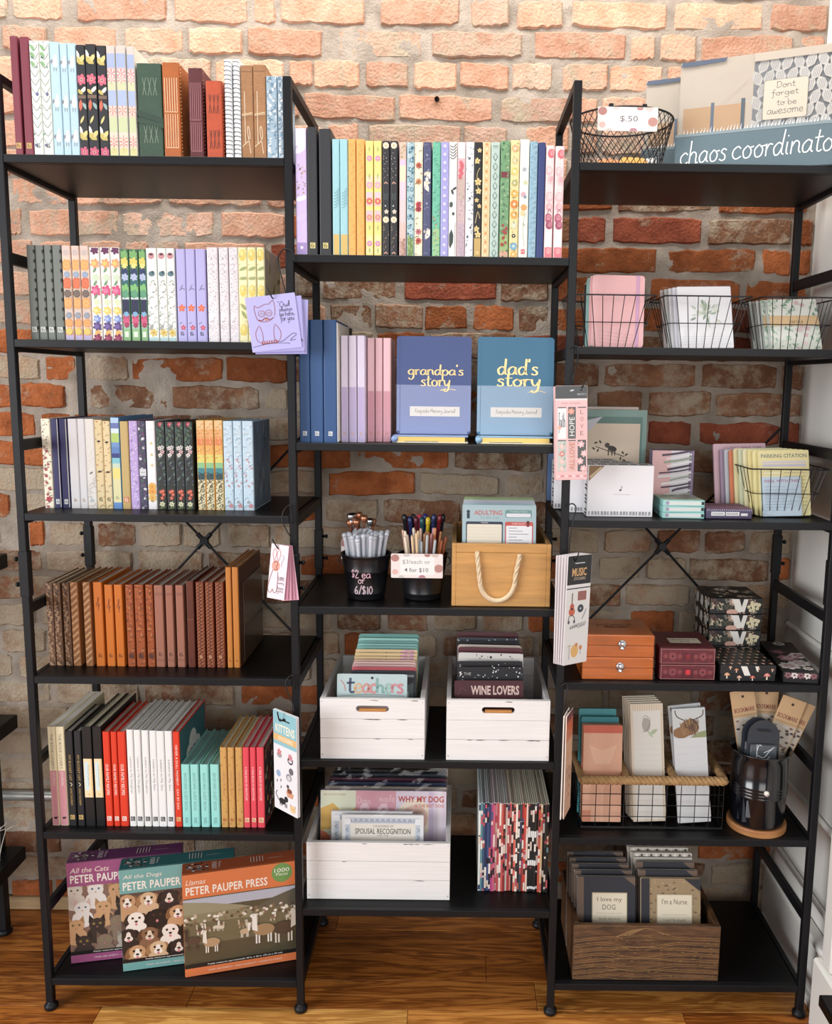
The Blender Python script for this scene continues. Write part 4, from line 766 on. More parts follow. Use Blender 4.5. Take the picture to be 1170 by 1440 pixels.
def cover_mesh(t, h, d, ct=0.0017, r=0.0022):
    r = min(r, t*0.3); o = [(-t/2, d), (-t/2, r), (-t/2+r*0.3, r*0.3), (-t/2+r, 0), (t/2-r, 0), (t/2-r*0.3, r*0.3), (t/2, r), (t/2, d)]
    i = [(-t/2+ct, d), (-t/2+ct, r+ct), (-t/2+ct, ct), (-t/2+r, ct), (t/2-r, ct), (t/2-ct, ct), (t/2-ct, r+ct), (t/2-ct, d)]
    n = len(o); V = [(x, y, z) for z in (0, h) for x, y in o+i]; F = []; m = 2*n
    for k in range(n-1):
        F += [(k, k+1, m+k+1, m+k), (n+k+1, n+k, m+n+k, m+n+k+1), (k, n+k, n+k+1, k+1), (m+k, m+k+1, m+n+k+1, m+n+k)]
    F += [(0, m, m+n, n), (n-1, 2*n-1, m+2*n-1, m+n-1)]
    return MB().add(V, F).mesh('cover')
AQP = mat('aqua_page_edge', '8fb8b4', 0.7)
PAPERS = [M_PAPER, M_CREAMPAPER, AQP]
def make_book(design, x0, x1, z, h, y, label, group, dep=None):
    colr, rough, art, words, pg, hard, d = BD[design]; t = x1-x0; d = dep or d
    o = thing('journal', label, 'book', ((x0+x1)/2, y, z), 0, group)
    cm = plain(colr, rough, bump=0.12, bscale=700) if design not in ('orange', 'wine', 'tan', 'green', 'rust') else mat('leather_'+design, colr, rough, var=0.25, vscale=40, bump=0.35, bscale=260)
    cover = link('cover', cover_mesh(t, h, d), cm, o)
    ins = 0.0028 if hard else 0.0004
    MB().box(-t/2+0.0017, t/2-0.0017, 0.002, d-ins, ins, h-ins).obj('pages', PAPERS[pg], o)
    p = Pr(-t/2+0.0012, t/2-0.0012, 0.0008, h-0.0008); art(p, t, h)
    if p.p: p.obj('spine_print', cover, y=-0.0002)
    return o, t, h, d, cover
def fill_row(row, z, items):
    tot = {}; seen = {}
    for it in items: tot[it[0]] = tot.get(it[0], 0)+1
    made = []
    for dsg, x0, x1, h, y in items:
        i = seen.get(dsg, 0); seen[dsg] = i+1; n = tot[dsg]; words = BD[dsg][3]
        if n == 1: lab = '%s on the %s' % (words, SHELFNAME[row])
        elif n == 2: lab = '%s of two %s on the %s' % (('left', 'right')[i], words, SHELFNAME[row])
        else: lab = '%s of %s %s on the %s' % ((ORD[i] if i < n-1 else 'rightmost'), NUM[n], words, SHELFNAME[row])
        made.append((dsg, make_book(dsg, x0, x1, z, h, y, lab, 'books on the '+SHELFNAME[row])))
    return made
ROWS = {
'L1': 'burgundy 350 483 1976 4;burgundy 523 674 1967 4;fern 683 849 1907 4;fern 855 1027 1909 4;llama 1034 1203 1890 4;llama 1210 1340 1873 4;llama 1344 1490 1875 4;blackbloom 1496 1651 1848 4;blackbloom 1656 1838 1862 4;blackbloom 1851 2017 1841 4;pastel 2021 2178 1843 4;pastel 2183 2361 1846 4;pastel 2372 2512 1829 4;green 2544 2970 1560 4;orange 2986 3278 1580 4;wine 3437 3680 1493 4;rust 3739 4022 1288 4;wire 4072 4201 1644 4;wire 4224 4344 1646 4;tan 4355 4569 1549 4;tan 4575 4793 1564 4;marble 4801 4990 1379 4;marble 5000 5099 1381 4',
'L2': 'grey 313 463 1713 30;grey 474 624 1715 30;grey 634 772 1717 30;grey 783 944 1719 30;marigold 954 1115 1707 30;marigold 1129 1275 1709 30;marigold 1286 1446 1711 30;peony 1457 1639 1687 30;peony 1653 1831 1690 30;peony 1841 2012 1692 30;garden 2023 2169 1660 30;garden 2180 2343 1662 30;garden 2355 2488 1664 30;meadow 2493 2684 1684 30;meadow 2696 2854 1687 30;meadow 2860 3010 1689 30;lavender 3039 3207 1679 30;lavender 3213 3382 1681 30;lavender 3394 3574 1684 30;speckle 3603 3798 1714 30;speckle 3822 3989 1717 30;speckle 4007 4171 1719 30;lemon 4177 4339 1721 30;lemon 4344 4502 1724 30;lemon 4516 4661 1726 30',
'L3': 'redberry 180 360 1737 76;navy 369 515 1739 76;navy 531 681 1742 76;white 696 874 1741 76;white 881 1022 1743 76;whitebird 1026 1202 1745 76;tanbird 1208 1362 1728 76;tanbird 1368 1512 1708 76;stripe 1520 1693 1779 76;gold 1701 1861 1706 76;lilacvine 1872 2042 1715 76;violetnight 2046 2195 1717 76;sunflower 2202 2377 1719 76;nightflower 2392 2566 1708 76;nightflower 2573 2753 1710 76;nightflower 2758 2928 1713 76;nightflower 2933 3107 1715 76;sunset 3176 3334 1745 76;sunset 3341 3508 1747 76;sunset 3522 3685 1750 76;skybird 3696 3877 1738 76;skybird 3888 4051 1741 76;skybird 4064 4272 1743 76',
'L4': 'bronze 131 266 1685 68;bronze 276 420 1687 68;bronze 457 595 1689 68;swirl 614 765 1709 68;swirl 861 1007 1712 68;clef 1069 1244 1715 68;clef 1288 1450 1666 68;clef 1480 1640 1669 68;bark 1701 1852 1671 68;bark 1879 2058 1674 68;bark 2099 2244 1676 68;dusty 2268 2443 1668 68;dusty 2491 2639 1671 68;dusty 2692 2847 1674 68;darkbrown 2906 3050 1762 68;lattice 3095 3250 1740 68;lattice 3281 3436 1743 68;lattice 3477 3642 1745 68;talltan 3690 3797 2049 68;talltan 3818 3938 2051 68',
'L5': 'booklover 199 349 2073 29;booklover 358 525 2075 29;bucket 539 687 1982 29;bucket 715 851 1985 29;blacklabel 871 1064 2082 29;blacklabel 1085 1260 2085 29;recipes 1281 1415 1982 29;recipes 1441 1555 1984 29;recipes 1572 1726 1986 29;daughter 1754 1884 2032 29;daughter 1898 2029 2027 29;daughter 2050 2186 2021 29;son 2206 2340 2016 29;son 2345 2496 2010 29;son 2508 2651 2012 29;redteal 2672 2799 1999 29;aqua 2814 2978 1320 29;aqua 2995 3155 1322 29;aqua 3188 3352 1324 29;aqua 3389 3561 1326 29;kraft 3593 3726 1685 29;kraft 3743 3869 1687 29;kraft 3897 4033 1689 29;pinkred 4045 4166 1691 29;pinkred 4188 4298 1692 29;pinkred 4319 4462 1694 29',
'C1': 'purple 5292 5490 2176 6;black 5500 5675 2197 6;black 5712 5926 2170 6;aquagold 5948 6076 1998 6;aquagold 6084 6222 2000 6;orangeleaf 6230 6364 2002 6;orangeleaf 6376 6518 2004 6;yellowpink 6540 6676 1977 6;yellowpink 6689 6824 1979 6;nightboho 6836 6967 1981 6;nightboho 6978 7109 1983 6;pinksky 7142 7263 1961 6;teallace 7274 7406 1963 6;creamred 7411 7559 1965 6;navybird 7569 7707 1967 6;greenvine 7729 7874 1974 6;periwinkle 7878 8021 1976 6;whiteleaf 8025 8170 1978 6;pinkmauve 8175 8316 1980 6;whitebloom 8323 8470 1982 6;blackgold 8474 8615 1979 6;creamorange 8621 8760 1981 6;sage 8769 8925 1983 6;greenfolk 8939 9105 2009 6;folkmulti 9116 9275 2024 6;whitewild 9284 9449 2038 6;bluedamask 9460 9598 2004 6;navyplain 9607 9735 1988 6;rose 9746 9893 1942 6;rose 9912 10073 1932 6',
'C2': 'blueplain 5279 5474 2255 22;blueplain 5482 5722 2258 22;blueplain 5732 5975 2261 22;lilac2 6017 6150 1994 50;lilac2 6164 6312 1996 50;lilac2 6327 6472 1998 50;pink2 6489 6626 1967 75;pink2 6642 6779 1969 75;pink2 6794 6941 1971 75',
}
MADE = {}
for row, s in ROWS.items():
    items = []
    for q in s.split(';'):
        a = q.split(); items.append((a[0], int(a[1])/1e4, int(a[2])/1e4, int(a[3])/1e4, int(a[4])/1e3))
    MADE[row] = fill_row(row, (ZL if row[0] == 'L' else ZC)[int(row[1])-1], items)
def strap(o, t, h, z0, z1, col, d, wdt=0.008, dy=0.0012):
    m = plain(col, .6)
    V = []
    for y, x in ((0.05, -t/2-dy), (-0.0, -t/2-dy), (-dy, -t/2), (-dy, t/2), (0.0, t/2+dy), (0.05, t/2+dy)):
        f = (x+t/2)/t; z = z0+(z1-z0)*min(max(f, 0), 1); V += [(x, y, z), (x, y, z+wdt)]
    F = [(2*i, 2*i+2, 2*i+3, 2*i+1) for i in range(5)]
    ob = MB().add(V, F).obj('strap', m, o); md = ob.modifiers.new('thick', 'SOLIDIFY'); md.thickness = 0.0012; return ob
for row in MADE:
    for dsg, (o, t, h, d, cover) in MADE[row]:
        if dsg == 'green':
            strap(o, t, h, h*.44, h*.36, '2c4133', d, .009); strap(o, t, h, h*.37, h*.31, '2f4636', d, .008)
        if dsg in ('orange', 'wine', 'rust'):
            c = {'orange': 'e0b080', 'wine': 'a87868', 'rust': 'e0906a'}[dsg]; mb = MB()
            for i in range(int(h/0.006)): mb.tube([(t/2+0.0005, 0.006, 0.004+i*0.006), (t/2+0.0005, 0.0085, 0.0065+i*0.006)], 0.0006, 4)
            mb.obj('lacing', plain(c, .7), o)
        if dsg == 'wire':
            mb = MB(); n = 22
            for i in range(n):
                z = 0.006+(h-0.012)*i/(n-1); mb.tube([(t*.46*math.cos(a), -0.0015+t*.32*math.sin(a), z+0.0012*math.sin(a*.5)) for a in [PI*.0+k*2*PI/10 for k in range(10)]], 0.0005, 4, closed=True)
            mb.obj('wire_coil', mat('dark_coil', '3a3b40', .35, .7), o)
        if dsg == 'tan':
            mb = MB(); mb.tube([(-t*.5, 0.02, h*.46), (-t*.4, -0.0012, h*.47), (t*.4, -0.0012, h*.49), (t*.5, 0.02, h*.5)], 0.0008, 5); mb.obj('cord_tie', plain('dcc39e', .8), o)
        if dsg == 'grey':
            MB().bbox(t*.5-0.0022, t*.5+0.0004, 0.0, d*.9, 0.0, 0.0008, 0.0002).obj('elastic_foot', plain('2a2c2c', .7), o)
            mb = MB()
            for i in range(9): mb.box(t*.5-0.0028, t*.5+0.0003, -0.0004, 0.001, 0.02+i*h/10, 0.026+i*h/10)
            mb.obj('binding_stitch', plain('1e2020', .7), o)
        if dsg == 'redteal':
            p = Pr(0.003, .175, .002, h-.002); p.rect(0, .18, 0, h, '2a6a74')
            for cx, cz, r in ((.06, h*.62, .022), (.085, h*.72, .026), (.115, h*.62, .022), (.085, h*.55, .026)): p.ell(cx, cz, r, r*1.1, 'cfd6d6', 14)
            p.fit('NEVER A', .055, h*.6, .12, h*.68, '2a4a50', bold=.01)
            p.obj('cover_print', o, (t/2, 0, 0), (0, 0, PI/2))
        if dsg == 'pinkred' and o.location.x > .435:
            p = Pr(0.003, .165, .002, h-.002); p.rect(0, .17, 0, h, '3a2f30'); scatter_p = random.Random(4)
            for i in range(60): p.flower(scatter_p.uniform(0, .16), scatter_p.uniform(0, h), .007, scatter_p.choice(['c8a060', 'a83a48', '6a7a50', 'e0cfc0']), None, 5)
            p.obj('cover_print', o, (t/2, 0, 0), (0, 0, PI/2))
        if dsg == 'skybird' and o.location.x > .405:
            p = Pr(0.004, .146, .002, h-.002); p.rect(0, .15, 0, h, '6f8798'); q = random.Random(8)
            for i in range(70):
                x = .02+q.random()*.12; z = q.random()*h; p.stroke([(x, z), (x+.002, z+.012), (x-.001, z+.024)], .002, q.choice(['2f4a62', '3f5c74', '8fa6b4', 'b4c2c8', '24405a']))
            p.obj('cover_print', o, (t/2, 0, 0), (0, 0, PI/2))
            MB().box(t/2+0.0016, t/2+0.0019, -0.001, .15, -0.0, h+.003).obj('shrink_wrap', FILM, o)
        if dsg == 'talltan' and o.location.x > .38:
            link('side_panel', MB().box(t/2+.0003, t/2+.001, .004, d-.002, .002, h-.002).mesh('side_panel'), mat('dark_leather', '4a2a1c', .35, bump=.2, bscale=200), o)
            MB().bbox(t/2+.0012, t/2+.003, .03, d+.004, .004, h*.82, .0004).obj('band_card', mat('brown_card_sleeve', '4f3a30', .28, coat=.3), o)
        if dsg == 'lemon' and o.location.x > .455:
            p = Pr(0.004, .136, .002, h-.002); p.rect(0, .15, 0, h, 'b9b08a'); q = random.Random(9)
            for i in range(20): p.leaf(q.uniform(.01, .13), q.uniform(0, h), .03, .01, q.uniform(0, 6), q.choice(['8a8458', 'c8b860', '70703c', 'd8c878']))
            p.obj('cover_print', o, (t/2, 0, 0), (0, 0, PI/2))
# ================================================================ OBJECTS: helpers
def rr_plate(w, h, th, r=0.004, x0=None):
    x0 = -w/2 if x0 is None else x0
    return MB().prism(rrect(x0, x0+w, 0, h, r, 3), 0, th)
def card(name, label, cat, w, h, th, col, loc, rot=(0, 0, 0), art=None, r=0.003, group=None, part='card', rough=.5, glossy=False, clipin=0.0004):
    o = thing(name, label, cat, loc, group=group, rot=rot)
    pl = rr_plate(w, h, th, r).obj(part, plain(col, rough), o)
    if art:
        p = Pr(-w/2+clipin, w/2-clipin, clipin, h-clipin); art(p, w, h); p.obj('printed_face', pl, m=INKG if glossy else INK, y=-0.0002)
    return o
def wrap_print(p, name, parent, fn, m=None):
    V, F, C = [], [], []
    for P, col, k in p.p:
        b = len(V); V += [fn(x, z, k*8e-6) for x, z in P]; F.append(tuple(range(b, b+len(P)))); C += [(*ink(col), 1.0)]*len(P)
    me = bpy.data.meshes.new(name); me.from_pydata(V, [], F); at = me.color_attributes.new('ink', 'FLOAT_COLOR', 'CORNER'); at.data.foreach_set('color', [c for q in C for c in q]); me.update()
    return link(name, me, m or INK, parent)

# ---------------------------------------------------------------- puzzle boxes on the bottom left shelf
def critter(p, x, z, s, fur, ear, eye, dog=False, blaze=None):
    p.ell(x, z-s*.9, s*.8, s*.75, fur, 12)
    if dog:
        for q in (-1, 1): p.ell(x+q*s*.62, z-s*.05, s*.22, s*.5, ear, 9, q*.35)
    else:
        for q in (-1, 1): p.poly([(x+q*s*.15, z+s*.35), (x+q*s*.62, z+s*.15), (x+q*s*.55, z+s*.85)], ear)
    p.ell(x, z, s*.6, s*.55, fur, 12)
    if blaze: p.ell(x, z-s*.1, s*.2, s*.4, blaze, 8); p.ell(x, z-s*.28, s*.32, s*.22, blaze, 9)
    for q in (-1, 1): p.ell(x+q*s*.24, z+s*.08, s*.1, None, eye, 7); p.ell(x+q*s*.24, z+s*.08, s*.05, None, '141210', 6)
    p.ell(x, z-s*.2, s*(.13 if dog else .07), s*(.09 if dog else .05), '2a1d1a' if dog else 'c07a74', 7)
    if dog: p.ell(x, z-s*.42, s*.1, s*.12, 'd8828a', 7)
def art_cats(p, w, h):
    p.rect(-w/2, w/2, 0, h, '8a6a5c'); q = random.Random(2)
    furs = [('d9cfc4', 'c8a898', '7a8a5a'), ('3a3230', '2a2422', 'b89a40'), ('c8814a', 'a8602c', '8a8a3a'), ('ece6e0', 'd8b8ac', '7a9ab0'), ('8a7462', '6a5646', '98a060'), ('241f20', '1a1616', 'c8b050'), ('d0a070', 'b0824e', '8a7a3a'), ('b8aca0', '988c80', '90a070')]
    i = 0
    for r in range(4):
        for c in range(6):
            f = furs[(i*3+r) % 8]; i += 1; critter(p, -w*.44+c*w*.18+(r % 2)*w*.06, h*(.70-r*.165)+q.uniform(-.003, .003), .0265, *f)
    front_common(p, w, h, 'a24f80', 'All the Cats', '7c3a66')
def art_dogs(p, w, h):
    p.rect(-w/2, w/2, 0, h, '5a463c'); q = random.Random(5)
    furs = [('c89a6a', '8a5c34', '2a1a10', 'f0e8dc'), ('241e1c', '181412', '5a3a20', None), ('efe6da', '3a2c26', '2a1a10', None), ('8a6244', '5c3c26', '2a1a10', 'e0cdb4'), ('2f2624', '1c1614', '4a2f1c', 'e8ddd0'), ('d8b58a', 'a87a4a', '2a1a10', 'f4ece0')]
    i = 0
    for r in range(4):
        for c in range(6):
            f = furs[(i*5+r*2) % 6]; i += 1; critter(p, -w*.44+c*w*.18+(r % 2)*w*.07, h*(.68-r*.165)+q.uniform(-.003, .003), .0275, f[0], f[1], f[2], True, f[3])
    front_common(p, w, h, '6faaa6', 'All the Dogs', '4f8c8a')
def llama(p, x, z, s, body, neck, flip=1):
    for dx in (-.55, -.35, .3, .5): p.rect(x+dx*s-.05*s, x+dx*s+.06*s, z-1.05*s, z-.3*s, neck)
    p.ell(x, z, .78*s, .48*s, body, 12); p.poly([(x+flip*.45*s, z-.1*s), (x+flip*.85*s, z+.1*s), (x+flip*.8*s, z+1.15*s), (x+flip*.5*s, z+1.1*s)], neck)
    p.ell(x+flip*.72*s, z+1.2*s, .27*s, .17*s, neck, 9); p.rect(x+flip*.58*s-.03*s, x+flip*.58*s+.05*s, z+1.3*s, z+1.55*s, body); p.ell(x+flip*.72*s, z+1.24*s, .04*s, None, '1a1410', 6)
def art_llamas(p, w, h):
    p.rect(-w/2, w/2, 0, h, '4f4a34'); p.rect(-w/2, w/2, h*.3, h*.58, '6e6648'); p.poly([(-w/2, h*.52), (-w/2, h*.72), (-w*.1, h*.62), (w*.1, h*.58), (w*.1, h*.5)], '8a8462'); p.rect(-w/2, w/2, h*.66, h*.75, 'b8bccb'); p.poly([(-w/2, h*.6), (-w/2, h*.73), (-w*.3, h*.7), (0, h*.635), (w*.1, h*.6)], '9a9474'); p.poly([(w*.12, h*.58), (w*.28, h*.66), (w*.5, h*.73), (w*.5, h*.55)], '5c5a4c')
    q = random.Random(3)
    for i in range(70): p.ell(q.uniform(-w/2, w/2), h*(.5+.09*q.random()), .0035, .003, q.choice(['d8ccb8', 'efe8da', '8a6a4c', '5a4232', 'c8b498']), 7)
    for i in range(16): llama(p, q.uniform(-w*.48, w*.48), h*(.43+.04*q.random()), .008, q.choice(['8a6a4e', 'd8cab4', '5c4636']), q.choice(['e8dfd0', 'c8b49a']), q.choice([-1, 1]))
    llama(p, -w*.42, h*.35, .019, '5a4434', '4a382c', -1); llama(p, -w*.26, h*.31, .021, 'b8946a', 'e8dfd2', -1); llama(p, w*.03, h*.37, .013, 'c8a880', 'efe6da', 1); llama(p, w*.38, h*.35, .031, '54402f', 'd8cdbd', 1); llama(p, w*.2, h*.36, .028, 'a8855c', 'efe9e0', -1)
    front_common(p, w, h, 'dd7434', 'Llamas', 'c96a34')
    p.ell(w*.37, h*.9, .021, None, '6c9a4c', 20); p.fit('1000', w*.37-.015, h*.905, w*.37+.015, h*.905+.009, 'f2f2e4'); p.fit('Pieces', w*.37-.012, h*.872, w*.37+.012, h*.872+.0065, 'e6ecd8')
def front_common(p, w, h, col, title, low):
    p.rect(-w/2, w/2, h*.765, h, col); p.rect(-w/2, w/2, h*.08, h*.115, '1c1a1a'); p.rect(-w/2, w/2, 0, h*.08, col)
    p.fit(title, -w*.47, h*.895, -w*.47+.0062*len(title), h*.945, 'f0dfd0', shear=.25); p.fit('PETER PAUPER PRESS', -w*.47, h*.795, w*.24, h*.875, 'f2e9dc', bold=.02, space=1.05)
    p.fit('Puzzle measures approximately 28 in. x 20 in. (70 cm x 50 cm)', -w*.3, h*.088, w*.36, h*.107, 'e8e4dc', bold=.01); p.fit('YEAR LEE SHEETS - HIGH QUALITY - MADE IN CHINA', -w*.3, h*.03, w*.36, h*.048, 'ecd8cc')
def puzzle(loc, ang, label, art, col, dark, wdt=.226):
    h, th = .2235, .041; o = thing('puzzle_box', label, 'puzzle box', loc, math.radians(ang), 'jigsaw puzzle boxes on the bottom shelf')
    MB().bbox(0, wdt, 0, th, 0, h, .0008).obj('box', plain(dark, .35), o)
    p = Pr(-wdt/2+.0006, wdt/2-.0006, .0006, h-.0006); art(p, wdt, h); p.obj('front_print', o, (wdt/2, 0, 0), m=INKG)
    t = Pr(.0008, wdt-.0008, .0008, th-.0008); t.rect(0, wdt, 0, th, dark); q = random.Random(7)
    for i in range(50): t.ell(q.uniform(.008, .05), q.uniform(.006, th-.006), .003, .0022, q.choice(['d8d0c8', '4a3a3a', '8a7a70', '2a2222']), 6)
    t.fit('1000', .058, .008, .068, th-.008, 'e8dcd4', rot=1); t.fit('Pieces', .071, .01, .076, th-.01, 'e8dcd4', rot=1)
    for i in range(5): t.rect(.135+i*.006, .1365+i*.006, .012, th-.008, 'd8c8c0')
    t.rect(.17, .2, .02, .0208, 'd8c8c0')
    wrap_print(t, 'top_print', o, lambda x, z, k: (x, z, h+.0003+k), INKG)
    MB().box(-.0006, wdt+.0006, -.0009, -.0006, 0.0, h+.0008).obj('shrink_wrap', FILM, o)
    return o
Z6 = ZL[5]+.0007
puzzle((.033, .0486, Z6), 11.7, 'purple-edged puzzle box showing a crowd of cats', art_cats, 'a24f80', '6e3564')
puzzle((.1495, .0258, Z6), 13.2, 'teal puzzle box showing a crowd of dogs', art_dogs, '6faaa6', '2f6a6c')
puzzle((.2817, .0098, Z6), 15.6, 'orange puzzle box showing a herd of llamas', art_llamas, 'dd7434', 'a84e22')

# ---------------------------------------------------------------- second middle shelf: story journals
ZS = ZC[1]+.0007
def story(x0, y, w, h, top, low, words, name, zt):
    lab = 'upright %s two-tone journal lettered %s in gold' % (('slate blue', 'teal blue')[name], words)
    o = thing('story_journal', lab, 'book', (x0, y, zt), rot=(-.05, 0, 0), group='story journals')
    th = .016; MB().prism(rrect(0, w, 0, h, .006, 3), 0, .003).obj('cover', plain(top, .5, bump=.1, bscale=600), o)
    MB().box(.002, w-.003, .003, th-.002, .002, h-.002).obj('pages', plain('d8b868', .35, metal=.4), o)
    MB().prism(rrect(0, w, 0, h, .006, 3), th-.002, th).obj('back_cover', plain(top, .5), o)
    p = Pr(.0003, w-.0003, .0003, h-.0003); p.rect(0, w, .006, h*.505, low); p.rect(.006, w-.006, 0, .0062, low); p.rect(0.006, .0068, 0, h, top)
    p.rect(w*.18, w*.85, h*.185, h*.285, 'e9e5e0'); p.hand('Keepsake Memory Journal', w*.25, h*.2, w*.79, h*.265, '9a8a78', .0006)
    p.obj('cover_print', o, y=-.0002)
    g = Pr(0, w, 0, h)
    if name == 0: g.hand("grandpa's", w*.15, h*.555, w*.9, h*.715, 'ffffff', .0031, True); g.hand('story', w*.32, h*.44, w*.72, h*.6, 'ffffff', .0031, True); g.stroke([(w*.66, h*.47), (w*.58, h*.45), (w*.7, h*.465), (w*.8, h*.455)], .001, 'ffffff')
    else: g.hand("dad's", w*.26, h*.62, w*.8, h*.78, 'ffffff', .0042, True); g.hand('story', w*.25, h*.44, w*.83, h*.625, 'ffffff', .0042, True); g.stroke([(w*.66, h*.44), (w*.78, h*.46), (w*.9, h*.44)], .001, 'ffffff')
    link('gold_lettering', g.mesh('gold_lettering', -.0006), M_GOLD, o)
    return o
def lying(x0, y, w, col, label):
    o = thing('story_journal', label, 'book', (x0, y, ZS), group='story journals'); d = .19
    MB().bbox(0, w, 0, d, 0, .0025, .0008).obj('back_cover', plain('e3dcc4', .5), o); MB().bbox(0, w, 0, d, .0118, .0145, .0008).obj('cover', plain(col, .45), o)
    MB().box(.004, w-.006, .0015, d-.003, .0025, .0118).obj('pages', plain('d8b868', .35, metal=.4), o)
    MB().tube([(.0035, 0, .00725), (.0035, d, .00725)], .0068, 10).obj('spine', plain(col, .45), o, smooth=True)
    MB().box(w*.16, w*.6, .0008, .002, .0024, .0036).obj('ribbon', plain('3a4668', .6), o)
lying(.7012, .032, .142, '8aa0cc', 'blue journal lying flat under the grandpa journal'); lying(.8604, .03, .1425, '8fb4cf', 'pale blue journal lying flat under the dad journal')
story(.7059, .06, .142, .185, '46578a', '8c9ac8', 'grandpas story', 0, ZS+.0155); story(.8597, .06, .1455, .1855, '3f7494', '94b4d0', 'dads story', 1, ZS+.0155)
o = thing('notebook', 'thin white-edged notebook with black back beside the tall blue journals', 'book', (.5985, .024, ZS)); MB().bbox(-.0009, .0004, 0, .17, 0, .221, .0003).obj('front_cover', plain('dfe3e6', .5), o)
MB().box(.0004, .0012, .002, .165, .001, .219).obj('pages', M_PAPER, o); MB().bbox(-.0002, .0035, .176, .205, 0, .222, .001).obj('back_cover', plain('16171c', .5), o)

# ---------------------------------------------------------------- third middle shelf: pen buckets and crate of notepads
Z3 = ZC[2]+.0007
def bucket(cx, cy, label):
    o = thing('bucket', label, 'bucket', (cx, cy, Z3), group='black metal buckets of pens'); H = .089; r0, r1 = .0365, .0492
    prof = [(0, .0012), (r0-.002, .0012), (r0-.0012, .004), (r1-.0012, H-.002), (r1-.0012, H), (r1+.0012, H+.0005), (r1+.0016, H-.0012), (r1+.0002, H-.003)]
    for t in (.93, .9, .66, .64, .62, .16, .14, .12): rr = r0+(r1-r0)*t; prof.append((rr+(.0009 if t in (.64, .14) else 0), H*t))
    prof += [(r0+.0006, .003), (r0, 0), (0, 0)]
    MB().lathe(prof, 36).obj('body', mat('black_bucket_enamel', '121216', .32), o, smooth=True)
    for s in (-1, 1):
        MB().tube([(s*(r1-.002), 0, H*.92), (s*(r1+.004), 0, H*.9), (s*(r1+.0065), 0, H*.8), (s*(r1-.001), 0, H*.72)], .0011, 6).obj('handle_ear', M_WIRE, o)
    return o, (lambda z: r0+(r1-r0)*z/H)
b1, rz = bucket(.6445, .088, 'black metal bucket with white chalk prices, full of clear pens')
b2, _ = bucket(.757, .09, 'black metal bucket behind the price sign, full of wooden pens')
p = Pr(-.05, .05, 0, .09); p.hand('$2 ea', -.026, .046, .014, .064, 'e8b8c8', .0016); p.hand('or', -.012, .0355, .002, .044, 'e8c0cc', .0014); p.hand('6/$10', -.02, .012, .018, .032, 'e8c8d4', .0017)
wrap_print(p, 'chalk_price', b1, lambda x, z, k: ((rz(z)+.0004+k)*math.sin(x/rz(z)), -(rz(z)+.0004+k)*math.cos(x/rz(z)), z))
GLASS = mat('clear_acrylic', 'e6ebf4', .12, spec=.8, alpha=.62); ROSE = mat('rose_gold', 'c98a6a', .25, .8)
rp = random.Random(9)
def pen_mesh(kind):
    mb = MB()
    if kind == 'clear': mb.tube([(0, 0, 0), (0, 0, .115), (0, 0, .119)], [.0036, .0036, .0046], 7); mb.lathe([(0, .119), (.0046, .1195), (.005, .123), (.0035, .1265), (0, .1272)], 7)
    elif kind == 'gem': mb.tube([(0, 0, 0), (0, 0, .13)], .0021, 6); mb.lathe([(0, .13), (.003, .131), (.0085, .141), (.006, .147), (0, .148)], 8)
    elif kind == 'wood': mb.tube([(0, 0, 0), (0, 0, .125), (0, 0, .128)], [.0028, .0028, .002], 7)
    else: mb.tube([(0, 0, 0), (0, 0, .125)], .004, 7); mb.lathe([(0, .125), (.0048, .126), (.0052, .138), (.003, .1415), (0, .142)], 8)
    return mb.mesh('pen', True)
PM = {k: pen_mesh(k) for k in ('clear', 'gem', 'wood', 'cap')}
PMM = {}
def pen(kind, m, x, y, lean, bx, by, label, group, zoff=0.0):
    key = (kind, m.name)
    if key not in PMM: PMM[key] = PM[kind].copy(); PMM[key].materials.append(m)
    base = Vector((bx+x*.6, by+y*.6, Z3+.005)); top = Vector((bx+x*1.06, by+y*1.06, Z3+.115+zoff)); d = (top-base)
    ob = bpy.data.objects.new('pen', PMM[key]); COL.objects.link(ob); ob.location = base+Vector((0, 0, zoff)); ob.rotation_euler = d.to_track_quat('Z', 'Y').to_euler(); tag(ob, label, 'pen', group)
for i in range(50):
    a = i*2.399; r = .042*math.sqrt((i+.5)/50); pen('clear', GLASS, r*math.cos(a), r*math.sin(a), 0, .6445, .088, 'clear acrylic pen packed in the chalk-priced bucket', 'clear pens in the left bucket', rp.uniform(-.004, .004))
for i in range(9):
    x = rp.uniform(-.036, .036); pen('gem', MATS['chrome'] if i % 2 else ROSE, x, rp.uniform(.012, .034), 0, .6445, .088, 'metallic pen with gem top at the back of the chalk-priced bucket', 'gem topped pens', rp.uniform(.0, .014))
WC = ['d9a878', 'e3c49c', 'c98858', 'dcb8a0', 'b0b8bc', 'd89a9c', 'e8d8c4', 'a85c38']
for i in range(32):
    a = i*2.399+1; r = .040*math.sqrt((i+.5)/32); pen('wood', plain(WC[i % 8], .45), r*math.cos(a), r*math.sin(a)-.006, 0, .757, .09, 'slim wooden or rose gold pen in the bucket behind the price sign', 'slim pens in the right bucket', rp.uniform(-.012, .01))
CC = ['1c1c22', '7a2230', '24305c', '1c1c22', '58202c', 'c8405c', '1e4a54', '2a2a70', 'c8b02c', '1c1c22', '283058', '3a3a40', '6a1a24', '1c1c22']
for i in range(14):
    x = -.036+.0055*i; pen('cap', plain(CC[i], .3), x, .026+.010*(i % 2), 0, .757, .09, 'dark capped pen at the back of the bucket behind the price sign', 'capped pens in the right bucket', .012+rp.uniform(-.003, .006))
